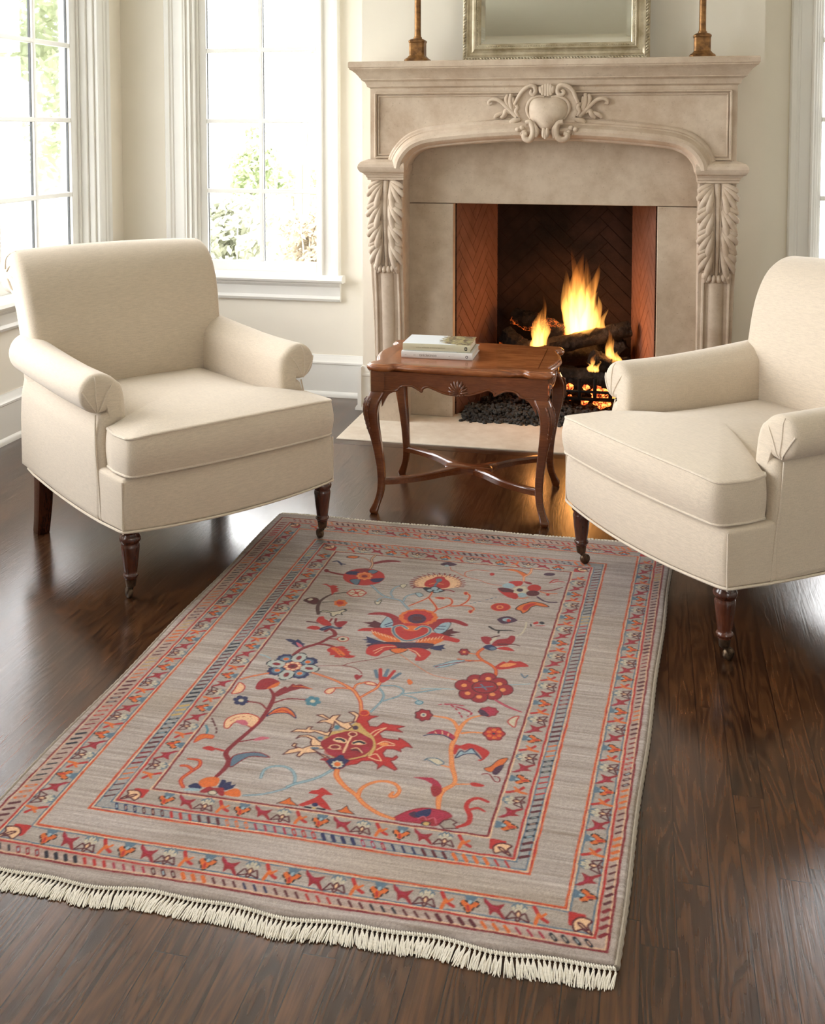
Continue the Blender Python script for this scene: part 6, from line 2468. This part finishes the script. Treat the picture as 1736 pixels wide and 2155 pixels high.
poly('M', 'O', [(1328, 922), (1420, 890), (1530, 800), (1662, 773), (1605, 862), (1480, 952), (1400, 972)], 'W', 0.002)
poly('M', 'U', [(1440, 985), (1500, 900), (1612, 868), (1562, 962), (1500, 1012)])
stroke('M', 'r', [(1300, 1000), (1400, 1002), (1480, 1100), (1545, 1105), (1540, 1050), (1470, 1030)], 3)

# ---- left-hand tree
stroke('I', 'r', [(510, 1695), (620, 1590), (680, 1480), (640, 1370), (760, 1240), (950, 1080), (1110, 930), (1210, 800), (1290, 650), (1310, 560), (1260, 470)], [9, 11, 12, 11, 11, 10, 11, 11, 11, 9, 6])
poly('C', 'r', [(488, 295), (540, 255), (580, 235), (600, 245), (640, 212), (660, 225), (700, 218), (720, 228), (797, 256), (700, 252), (620, 272), (520, 315)], sm=False)
stroke('C', 'O', [(640, 232), (720, 238), (785, 254)], 3)
poly('C', 'R', [(355, 252), (390, 188), (470, 172), (538, 202), (500, 238), (430, 258)])
poly('C', 'O', [(480, 225), (540, 200), (520, 235), (440, 255)])
for cc, fx, fy_ in (('N', 245, 342), ('T', 790, 347)):
    for k in range(6):
        a = PI * k / 3 + 0.3
        oval('C', cc, (fx + 40 * math.cos(a), fy_ + 25 * math.sin(a)), 24, 14)
    oval('C', 'C', (fx, fy_), 20, 11)
stroke('C', 'r', [(300, 350), (390, 365), (432, 402)], 5)
stroke('C', 'r', [(490, 362), (600, 330), (732, 336)], [6, 5, 5])
poly('C', 'O', [(440, 462), (500, 410), (580, 393), (642, 430), (662, 478), (600, 442), (500, 442)], 'N', 0.003)
stroke('C', 'V', [(480, 440), (560, 415), (630, 450)], 3)
poly('C', 'P', [(118, 545), (130, 490), (200, 452), (300, 443), (385, 480), (330, 545), (290, 532), (200, 508), (150, 552)], 'V', 0.003)
poly('C', 'p', [(200, 500), (270, 490), (300, 520), (260, 530)])
stroke('C', 'V', [(160, 500), (220, 470), (320, 465)], 2, dash=0.006)
poly('C', 'p', [(335, 642), (400, 618), (465, 630), (372, 648)])
stroke('C', 'r', [(240, 656), (340, 638)], 4)
poly('C', 'B', [(158, 842), (180, 770), (260, 743), (380, 738), (462, 777), (330, 767), (260, 792), (190, 838)], 'r', 0.003)
poly('I', 'V', [(305, 1300), (400, 1270), (485, 1300), (450, 1338)])
stroke('I', 'V', [(500, 1308), (600, 1335)], 6)
poly('I', 'O', [(258, 1772), (380, 1708), (545, 1720), (512, 1822), (420, 1842), (310, 1845)])
poly('I', 'N', [(118, 1822), (230, 1788), (302, 1862), (200, 1872), (128, 1852)])
poly('I', 'N', [(525, 1842), (590, 1738), (642, 1750), (642, 1782), (722, 1768), (712, 1822), (782, 1808), (742, 1862), (630, 1895)], sm=False)
poly('I', 'O', [(598, 1932), (760, 1868), (842, 1900), (832, 1982), (680, 1972)])
poly('I', 'b', [(48, 1892), (130, 1858), (260, 1868), (262, 1898)])
poly('I', 'R', [(268, 1912), (400, 1838), (480, 1860), (602, 1858), (612, 1965), (540, 1955), (480, 1885), (380, 1925)])
oval('I', 'C', (452, 1925), 62, 32, 'K', 0.002)
stroke('I', 'V', [(40, 1845), (10, 1740), (150, 1630), (265, 1550), (265, 1470), (105, 1450)], [8, 9, 9, 9, 8, 5], 'O', 0.4)
stroke('I', 'V', [(15, 1545), (100, 1550), (175, 1605)], 8, 'O', 0.4)
stroke('I', 'M', [(445, 880), (480, 960), (510, 1040), (500, 1105)], 4, dash=0.007)
stroke('I', 'M', [(430, 930), (470, 935)], 3)
stroke('I', 'T', [(360, 980), (385, 1050), (360, 1100)], 5)
poly('I', 'O', [(188, 1222), (280, 1108), (462, 1118), (450, 1165), (330, 1162)], 'V', 0.002)
poly('I', 'P', [(722, 535), (770, 460), (830, 378), (905, 430), (872, 502), (790, 532)], 'V', 0.0034)
stroke('I', 'V', [(855, 330), (1000, 292), (1235, 248)], 7, 'o', 0.5)
stroke('I', 'T', [(1130, 1720), (1180, 1610), (1300, 1560), (1450, 1560), (1560, 1610), (1612, 1700), (1602, 1800)], 6.5, 'b', 0.6)
stroke('I', 'B', [(1600, 1800), (1450, 1880), (1150, 1950), (890, 1965)], 6, 'b', 0.6)
stroke('N', 'T', [(150, 1020), (245, 985), (420, 940), (560, 890), (700, 810)], 7.5, 'b', 0.6)

# ---- great lower palmette
Yh = [(600, 420), (680, 350), (820, 330), (920, 275), (1000, 230), (1065, 310), (1150, 370), (1215, 430), (1205, 560), (1120, 655), (950, 705), (700, 660), (585, 560)]
poly('N', 'Y', Yh)
for pts in ([(500, 145), (580, 138), (660, 190), (700, 150), (792, 143), (740, 200), (830, 240), (950, 225), (975, 160), (890, 108), (960, 105), (1035, 150), (1000, 220), (900, 250), (935, 285), (880, 325), (800, 290), (722, 220),
             (702, 300), (655, 335), (692, 260), (600, 230), (505, 242), (560, 210), (640, 200), (570, 170)],
            [(190, 352), (260, 318), (375, 320), (400, 292), (452, 288), (420, 320), (540, 335), (620, 360), (685, 335), (650, 402), (600, 392), (480, 350), (420, 362), (300, 352)],
            [(250, 437), (290, 398), (400, 388), (480, 418), (525, 460), (562, 480), (562, 522), (440, 522), (428, 480), (442, 440), (380, 412), (300, 412)],
            [(90, 627), (170, 568), (260, 550), (200, 520), (230, 488), (262, 498), (240, 532), (330, 552), (420, 520), (560, 520), (605, 560), (450, 562), (560, 622), (655, 662), (600, 664), (500, 602), (350, 612), (290, 660), (258, 642), (302, 592), (200, 612)]):
    poly('N', 'P', pts, 'M', 0.0032, sm=False)
oval('N', 'T', (750, 295), 34, 26)
oval('N', 'T', (545, 425), 34, 18)
oval('N', 'B', (480, 548), 60, 12)
poly('N', 'V', [(985, 225), (1030, 120), (1080, 88), (1132, 110), (1150, 150), (1255, 160), (1165, 190), (1122, 222), (1150, 282), (1240, 288), (1312, 238), (1390, 260), (1480, 268), (1575, 285), (1482, 312), (1550, 355), (1450, 342),
                (1330, 332), (1268, 372), (1302, 422), (1400, 440), (1505, 452), (1502, 425), (1545, 442), (1622, 492), (1668, 545), (1590, 532), (1522, 562), (1532, 595), (1440, 562), (1350, 560), (1308, 612), (1332, 652), (1422, 670),
                (1472, 636), (1492, 660), (1452, 695), (1402, 702), (1485, 805), (1450, 820), (1360, 772), (1310, 752), (1240, 805), (1252, 752), (1182, 702), (1050, 702), (990, 742), (850, 762), (900, 700), (1110, 652), (1192, 562),
                (1182, 432), (1082, 332), (1022, 262)], 'r', 0.0026, sm=False)
oval('N', 'V', (1082, 120), 58, 34, 'O', 0.003)
stroke('N', 'Y', [(1010, 250), (1080, 330), (1180, 420), (1205, 540), (1140, 640)], 6)
for pts in ([(1160, 375), (1230, 330), (1350, 300)], [(1200, 400), (1260, 350), (1340, 305)], [(1240, 500), (1330, 465), (1450, 500)], [(1230, 570), (1330, 520), (1450, 515)], [(1150, 640), (1230, 620), (1290, 700)], [(1140, 660), (1220, 690), (1290, 705)]):
    stroke('N', 'P', pts, 2.6)
oval('N', 'o', (1320, 500), 60, 22)
poly('N', 'R', [(548, 482), (620, 430), (700, 388), (800, 358), (900, 338), (1000, 348), (1100, 398), (1182, 450), (1182, 542), (1100, 622), (980, 662), (820, 682), (680, 642), (598, 572)])
for p in ((660, 600, 70, 34), (1060, 420, 60, 30), (760, 620, 60, 26), (1100, 560, 50, 30), (720, 400, 50, 20)):
    oval('N', 'm', p[:2], p[2], p[3], a=0.6)
oval('N', 'U', (975, 300), 36, 26)
stroke('N', 'P', [(940, 390), (900, 450), (870, 510), (830, 600)], 5)
oval('N', 'r', (942, 378), 50, 28, 'P', 0.0026)
poly('N', 'P', [(700, 450), (760, 415), (860, 440), (860, 485), (780, 480)])
stroke('N', 'n', [(745, 438), (800, 440), (838, 462)], 7)
poly('N', 'P', [(930, 500), (960, 458), (1050, 452), (1110, 490), (1050, 508)])
stroke('N', 'n', [(955, 485), (1020, 468), (1082, 488)], 7)
oval('N', 'r', (725, 535), 66, 27, 'P', 0.0026)
stroke('N', 'M', [(935, 568), (1000, 572), (1045, 592)], 7)
stroke('N', 'P', [(925, 555), (1000, 548), (1060, 605)], 2.6)
stroke('N', 'P', [(640, 545), (700, 560), (800, 560)], 2.2)
poly('N', 'N', [(600, 690), (650, 675), (720, 668), (785, 630), (835, 640), (845, 670), (905, 700), (860, 740), (845, 775), (760, 812), (685, 795), (640, 745)], 'r', 0.0022)
poly('N', 'R', [(540, 690), (600, 668), (650, 690), (600, 705)])
oval('N', 'C', (755, 745), 68, 42, None, wob=0.14, nl=8)
oval('N', 'O', (755, 745), 42, 27)
for c, e in (('O', 1.0), ('o', 0.55)):
    stroke('N', c, [(750, 820), (750, 900), (850, 1020), (980, 1120), (1080, 1230), (1250, 1340), (1440, 1410)], [v * e for v in (11, 12, 10, 9, 10, 9, 7)])
    stroke('N', c, [(1005, 1150), (1040, 1050), (1150, 980), (1300, 950), (1450, 980), (1512, 1060), (1460, 1132), (1400, 1130), (1430, 1085)], [v * e for v in (9, 9, 8, 7, 8, 8, 9, 9, 6)])
poly('N', 'V', [(265, 1245), (400, 1188), (480, 1158), (528, 1120), (400, 1100), (440, 1068), (520, 1060), (570, 1028), (622, 1060), (705, 1122), (600, 1120), (560, 1150), (622, 1212), (690, 1310), (600, 1292), (480, 1222), (330, 1262)], sm=False)
poly('N', 'O', [(15, 1222), (110, 1190), (180, 1148), (192, 1190), (275, 1255), (120, 1235)], 'W', 0.002, sm=False)
poly('N', 'O', [(735, 1312), (800, 1300), (872, 1248), (892, 1300), (965, 1355), (800, 1335)], 'W', 0.002, sm=False)
oval('N', 'N', (482, 1240), 38, 24)
stroke('N', 'n', [(360, 1268), (430, 1278)], 5)
stroke('N', 'n', [(510, 1285), (600, 1300)], 5)
oval('N', 'Y', (468, 1282), 26, 12)

# ---- knotting: every knot a little lighter or darker, soft mixing of colours
kn = (0.82 + 0.36 * rng.random((RNY // 2, RNX // 2))).astype(np.float32)
dn = (IMG[0::2, 0::2] + IMG[1::2, 0::2] + IMG[0::2, 1::2] + IMG[1::2, 1::2]) / 4.0
dn = dn * kn[..., None]
dn = np.power(np.clip(dn, 0, 1), 1.12) * 0.80

# ---- the pile as a fine mesh coloured knot by knot
rug = thing('rug', 'fringed grey-beige wool rug with red, orange and navy flowers on the floorboards', 'rug', (-0.6, 2.45, 0))
E_ = [np.array(p) for p in Q['edge']]
NU, NV = 700, 1040
u = np.linspace(0, 1, NU)[None, :]
v = np.linspace(0, 1, NV)[:, None]
Xg = (E_[0][0] * (1 - u) + E_[1][0] * u) * (1 - v) + (E_[3][0] * (1 - u) + E_[2][0] * u) * v
Yg = (E_[0][1] * (1 - u) + E_[1][1] * u) * (1 - v) + (E_[3][1] * (1 - u) + E_[2][1] * u) * v
# woven edges are never quite straight
near = np.exp(-v * 14)
Yg = Yg + near * (0.0045 * np.sin(u * 19 + 0.6) + 0.003 * np.sin(u * 43)) + np.exp(-(1 - v) * 14) * 0.004 * np.sin(u * 17)
Xg = Xg + np.exp(-(1 - u) * 16) * (0.0016 * np.sin(v * 21)) + np.exp(-u * 16) * 0.003 * np.sin(v * 18 + 1)
de = np.minimum(np.minimum(u, 1 - u) * 1.2, np.minimum(v, 1 - v) * 1.75)
Zg = RZ * np.sqrt(np.clip(1 - (1 - np.clip(de / 0.008, 0, 1)) ** 2, 0, 1)) + 0.0004
Zg = Zg + np.clip(de / 0.01, 0, 1) * (0.0006 * rng.random((NV, NU)) + 0.0012 * np.sin(Xg * 14 + 2 * np.sin(Yg * 6)) * np.exp(-v * 6))
ix = np.clip((Xg - RX0) / (2 * RC), 0, RNX // 2 - 1.001)
iy = np.clip((Yg - RY0) / (2 * RC), 0, RNY // 2 - 1.001)
i0, j0 = ix.astype(int), iy.astype(int)
fx, fy2 = (ix - i0)[..., None], (iy - j0)[..., None]
i1, j1 = np.minimum(i0 + 1, RNX // 2 - 1), np.minimum(j0 + 1, RNY // 2 - 1)
cg = (dn[j0, i0] * (1 - fx) + dn[j0, i1] * fx) * (1 - fy2) + (dn[j1, i0] * (1 - fx) + dn[j1, i1] * fx) * fy2
me = bpy.data.meshes.new('pile')
NVt = NU * NV
co = np.stack([Xg + 0.6, Yg - 2.45, Zg], -1).reshape(-1, 3).astype(np.float32)
idx = np.arange(NVt).reshape(NV, NU)
quads = np.stack([idx[:-1, :-1], idx[:-1, 1:], idx[1:, 1:], idx[1:, :-1]], -1).reshape(-1, 4).astype(np.int32)
me.vertices.add(NVt)
me.vertices.foreach_set('co', co.ravel())
me.loops.add(quads.size)
me.loops.foreach_set('vertex_index', quads.ravel())
me.polygons.add(len(quads))
me.polygons.foreach_set('loop_start', np.arange(0, quads.size, 4, dtype=np.int32))
me.polygons.foreach_set('use_smooth', np.ones(len(quads), bool))
me.update(calc_edges=True)
at = me.attributes.new('knot_colour', 'FLOAT_COLOR', 'POINT')
at.data.foreach_set('color', np.concatenate([cg.reshape(-1, 3), np.ones((NVt, 1))], 1).astype(np.float32).ravel())
t = NT('wool_pile')
a_ = t.n('ShaderNodeAttribute', attribute_name='knot_colour')
c = t.coord()
fz = t.noise(t.mapping(c, (700, 700, 700)), 1.0, 2, 0.6)
fl = t.noise(t.mapping(c, (40, 260, 40)), 1.0, 3, 0.6)
k_ = t.math('MULTIPLY_ADD', fz, 0.55, 0.72)
cb = t.n('ShaderNodeCombineXYZ')
for i in range(3):
    t.l(t.math('MULTIPLY', k_, t.math('MULTIPLY_ADD', fl, 0.20, 0.90)), cb.inputs[i])
vm = t.n('ShaderNodeVectorMath', operation='MULTIPLY')
t.l(a_.outputs['Color'], vm.inputs[0])
t.l(cb.outputs[0], vm.inputs[1])
t.bsdf(vm.outputs[0], 0.92, t.bump(fz, 0.5, 0.0025), spec=0.12, sheen=0.2)
me.materials.append(t.m)
pile = bpy.data.objects.new('pile', me)
COL.objects.link(pile)
pile.parent = rug

# bound long edges
SELV = mat_fabric('grey_wool_binding', srgb(150, 138, 122))
for s, (p, q) in enumerate(((E_[0], E_[3]), (E_[1], E_[2]))):
    mb = MB()
    n = 220
    pts = []
    for k in range(n + 1):
        w_ = k / n
        sgn = 1 if s else -1
        x = p[0] + (q[0] - p[0]) * w_ + (0.0016 * math.sin(w_ * 21) if s else 0.003 * math.sin(w_ * 18 + 1)) + sgn * 0.001
        pts.append((x + 0.6, p[1] + (q[1] - p[1]) * w_ - 2.45, 0.0052))
    mb.sweep(pts, [0.0050 + 0.0007 * math.sin(k * 2.1) for k in range(n + 1)], seg=8)
    mb.build('selvedge', SELV, rug)

# knotted fringe at both ends
COT = mat_fabric('cotton_fringe', srgb(224, 217, 202))


def fringe(p, q, out, length, n, near_end):
    mb = MB()
    R3 = random.Random(17 if near_end else 23)
    ex = np.array([1.0, (q[1] - p[1]) / (q[0] - p[0])])
    for k in range(n):
        w_ = (k + 0.5) / n
        x = p[0] + (q[0] - p[0]) * w_
        y = p[1] + (q[1] - p[1]) * w_
        if near_end:
            y += 0.0045 * math.sin(w_ * 19 + 0.6) + 0.003 * math.sin(w_ * 43)
        else:
            y += 0.004 * math.sin(w_ * 17)
        x, y = x + 0.6, y - 2.45
        zt = 0.0075
        # knots in two staggered rows, joined by a twisted heading
        mb.ball((x, y + out * 0.006, zt), (0.0026, 0.0030, 0.0026), 6, 4)
        mb.sweep([(x - 0.0021, y + out * 0.001, zt), (x + (0.002 if k % 2 else -0.002), y + out * 0.010, zt - 0.001)], 0.0013, seg=5)
        xk = x + (0.0022 if k % 2 else -0.0022)
        mb.ball((xk, y + out * 0.0125, zt - 0.0015), (0.0023, 0.0026, 0.0022), 6, 4)
        lean = R3.uniform(-0.006, 0.006) + 0.005 * math.sin(w_ * 30)
        for j in range(4):
            dx = (j - 1.5) * 0.0014 + R3.uniform(-0.0008, 0.0008)
            L_ = length * R3.uniform(0.80, 1.12)
            mb.sweep([(xk + dx * 0.3, y + out * 0.013, zt - 0.0015), (xk + dx + lean * 0.35, y + out * (0.013 + L_ * 0.4), 0.0060 + R3.uniform(0, 0.0012)),
                      (xk + dx * 1.7 + lean * 0.8, y + out * (0.013 + L_ * 0.78), 0.0032), (xk + dx * 2.2 + lean * 1.1, y + out * (0.013 + L_), 0.0014)],
                     [0.0012, 0.0014, 0.0013, 0.0009], seg=4)
    o = mb.build('fringe', COT, rug, angle=80)
    o['kind'] = 'stuff'


fringe(E_[0], E_[1], -1, 0.030, 280, True)
fringe(E_[3], E_[2], 1, 0.012, 250, False)
# ------------------------------------------------------------------ garden beyond the windows
def mat_leaf(name, a, b):
    t = NT(name)
    c = t.coord()
    n = t.noise(c, 2.2, 4)
    cc = t.mix(n, a, b)
    bs = t.bsdf(cc, 0.6, spec=0.2)
    tl = t.n('ShaderNodeBsdfTranslucent')
    t.set(tl.inputs[0], cc)
    mx = t.n('ShaderNodeMixShader')
    mx.inputs[0].default_value = 0.4
    t.l(bs.outputs[0], mx.inputs[1])
    t.l(tl.outputs[0], mx.inputs[2])
    t.l(mx.outputs[0], t.out.inputs[0])
    return t.m


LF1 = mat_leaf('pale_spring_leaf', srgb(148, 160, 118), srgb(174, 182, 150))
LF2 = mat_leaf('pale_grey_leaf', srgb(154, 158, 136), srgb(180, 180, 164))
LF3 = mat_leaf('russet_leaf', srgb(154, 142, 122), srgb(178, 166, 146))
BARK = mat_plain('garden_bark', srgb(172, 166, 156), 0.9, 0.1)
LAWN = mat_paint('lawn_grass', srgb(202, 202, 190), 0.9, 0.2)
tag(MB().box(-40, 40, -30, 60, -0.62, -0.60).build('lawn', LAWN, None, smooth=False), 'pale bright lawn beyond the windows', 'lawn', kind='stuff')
G_ = random.Random(3)


def shrub(name, x, y, h, w, n, leaf, size, label, cat, group, z0=-0.60, stems=5, low=0.0):
    t = thing(name, label, cat, (x, y, z0), group=group)
    mb = MB()
    for k in range(stems):
        a = G_.uniform(0, 2 * PI)
        q = G_.uniform(0.15, 0.55) * w
        mb.sweep(smooth_path([(0.05 * math.cos(a), 0.05 * math.sin(a), 0), (q * 0.3 * math.cos(a), q * 0.3 * math.sin(a), h * 0.4), (q * math.cos(a), q * math.sin(a), h * G_.uniform(0.75, 1.0))], 5),
                 [0.022 * (1 - 0.8 * i / 10) * (0.5 + h * 0.25) for i in range(11)], seg=6)
    mb.build('stem', BARK, t)
    v, f = [], []
    blobs = [(G_.uniform(-w, w) * 0.6, G_.uniform(-w, w) * 0.6, h * (low + (1 - low) * G_.uniform(0.1, 0.95)), G_.uniform(0.25, 0.5) * w) for _ in range(max(6, n // 160))]
    for k in range(n):
        bx, by, bz, br = G_.choice(blobs)
        d = Vector((G_.gauss(0, 1), G_.gauss(0, 1), G_.gauss(0, 1))).normalized() * br * G_.uniform(0.4, 1.05)
        p = Vector((bx, by, max(0.05, bz))) + d
        if p.z < 0.14:
            p.z = 0.14
        s = size * G_.uniform(0.6, 1.3)
        u = Vector((G_.gauss(0, 1), G_.gauss(0, 1), G_.gauss(0, 1))).normalized()
        w_ = u.orthogonal().normalized()
        i = len(v)
        v += [tuple(p - u * s), tuple(p + w_ * s * 0.45), tuple(p + u * s), tuple(p - w_ * s * 0.45)]
        f.append((i, i + 1, i + 2, i + 3))
    mb = MB()
    mb.add(v, f)
    mb.build('foliage', leaf, t, smooth=False)
    return t


shrub('shrub', -2.95, 7.2, 1.40, 0.42, 5200, LF2, 0.042, 'pale grey-green bush outside the middle window, its lower left pane', 'bush', 'garden bushes')
shrub('shrub', -4.25, 11.0, 2.00, 0.45, 3400, LF1, 0.05, 'fresh green bush outside the middle window, behind the glazing bar', 'bush', 'garden bushes')
shrub('shrub', -3.12, 9.4, 1.30, 0.34, 4800, LF3, 0.035, 'brownish bush outside the middle window, its lower right pane', 'bush', 'garden bushes')
shrub('shrub', -4.25, 12.8, 1.70, 0.45, 2600, LF1, 0.05, 'light green bush farther off in the right half of the middle window', 'bush', 'garden bushes')
shrub('young_tree', -3.9, 11.5, 5.4, 1.3, 1500, LF2, 0.06, 'thin pale tree with bare twigs seen through the middle window', 'tree', None, low=0.35, stems=7)
shrub('shrub', -5.2, 6.5, 1.9, 0.9, 2600, LF1, 0.06, 'yellow-green bush close outside the left window', 'bush', 'garden bushes')
shrub('leafy_tree', -8.2, 8.6, 5.0, 1.9, 7000, LF1, 0.09, 'hazy pale green tree filling the left window', 'tree', None, low=0.15, stems=7)
shrub('leafy_tree', -7.7, 13.2, 4.2, 1.3, 4200, LF1, 0.08, 'hazy pale green tree at the right of the left window', 'tree', None, low=0.2, stems=6)

# neighbouring white boarded house beyond the right-hand window
HSE = mat_paint('white_clapboard', srgb(236, 236, 232), 0.7, 0.03)
HROOF = mat_paint('pale_shingle', srgb(196, 192, 186), 0.9, 0.15)
h = thing('house', 'white boarded house across the garden, seen through the right window', 'house', (3.0, 14.0, -0.60))
mb = MB()
for k in range(26):
    z = 0.16 * k
    mb.rings([[(-2.6, 0.0, z), (-2.6, -0.018, z), (-2.6, 0.0, z + 0.16)], [(2.6, 0.0, z), (2.6, -0.018, z), (2.6, 0.0, z + 0.16)]])
mb.box(-2.6, 2.6, 0.0, 4.0, 0, 4.16)
mb.build('clapboard_wall', HSE, h, smooth=False)
mb = MB()
mb.rings([[(-2.9, -0.35, 4.05), (-2.9, 2.0, 5.7), (-2.9, 4.35, 4.05), (-2.9, 4.35, 4.17), (-2.9, 2.0, 5.82), (-2.9, -0.35, 4.17)],
          [(2.9, -0.35, 4.05), (2.9, 2.0, 5.7), (2.9, 4.35, 4.05), (2.9, 4.35, 4.17), (2.9, 2.0, 5.82), (2.9, -0.35, 4.17)]])
mb.build('roof', HROOF, h, smooth=False)

# ------------------------------------------------------------------ sky, exposure
w = bpy.data.worlds.new('overcast_sky')
SC.world = w
w.use_nodes = True
nt = w.node_tree
nt.nodes.clear()
bg = nt.nodes.new('ShaderNodeBackground')
bg.inputs[0].default_value = (0.98, 0.985, 1.0, 1)
bg.inputs[1].default_value = 13.5
wo = nt.nodes.new('ShaderNodeOutputWorld')
nt.links.new(bg.outputs[0], wo.inputs[0])
vs = SC.view_settings
SC.display_settings.display_device = 'sRGB'
vs.view_transform = 'Standard'
vs.look = 'None'
vs.exposure = 0.24
vs.gamma = 1.0
vs.use_curve_mapping = False
cy = SC.cycles
cy.use_denoising = True
try:
    cy.denoiser = 'OPENIMAGEDENOISE'
    cy.denoising_input_passes = 'RGB_ALBEDO_NORMAL'
except Exception:
    pass
cy.max_bounces = 12
cy.diffuse_bounces = 5
cy.glossy_bounces = 4
cy.transparent_max_bounces = 12
cy.volume_bounces = 0
cy.sample_clamp_indirect = 8.0
cy.caustics_reflective = False
cy.caustics_refractive = False
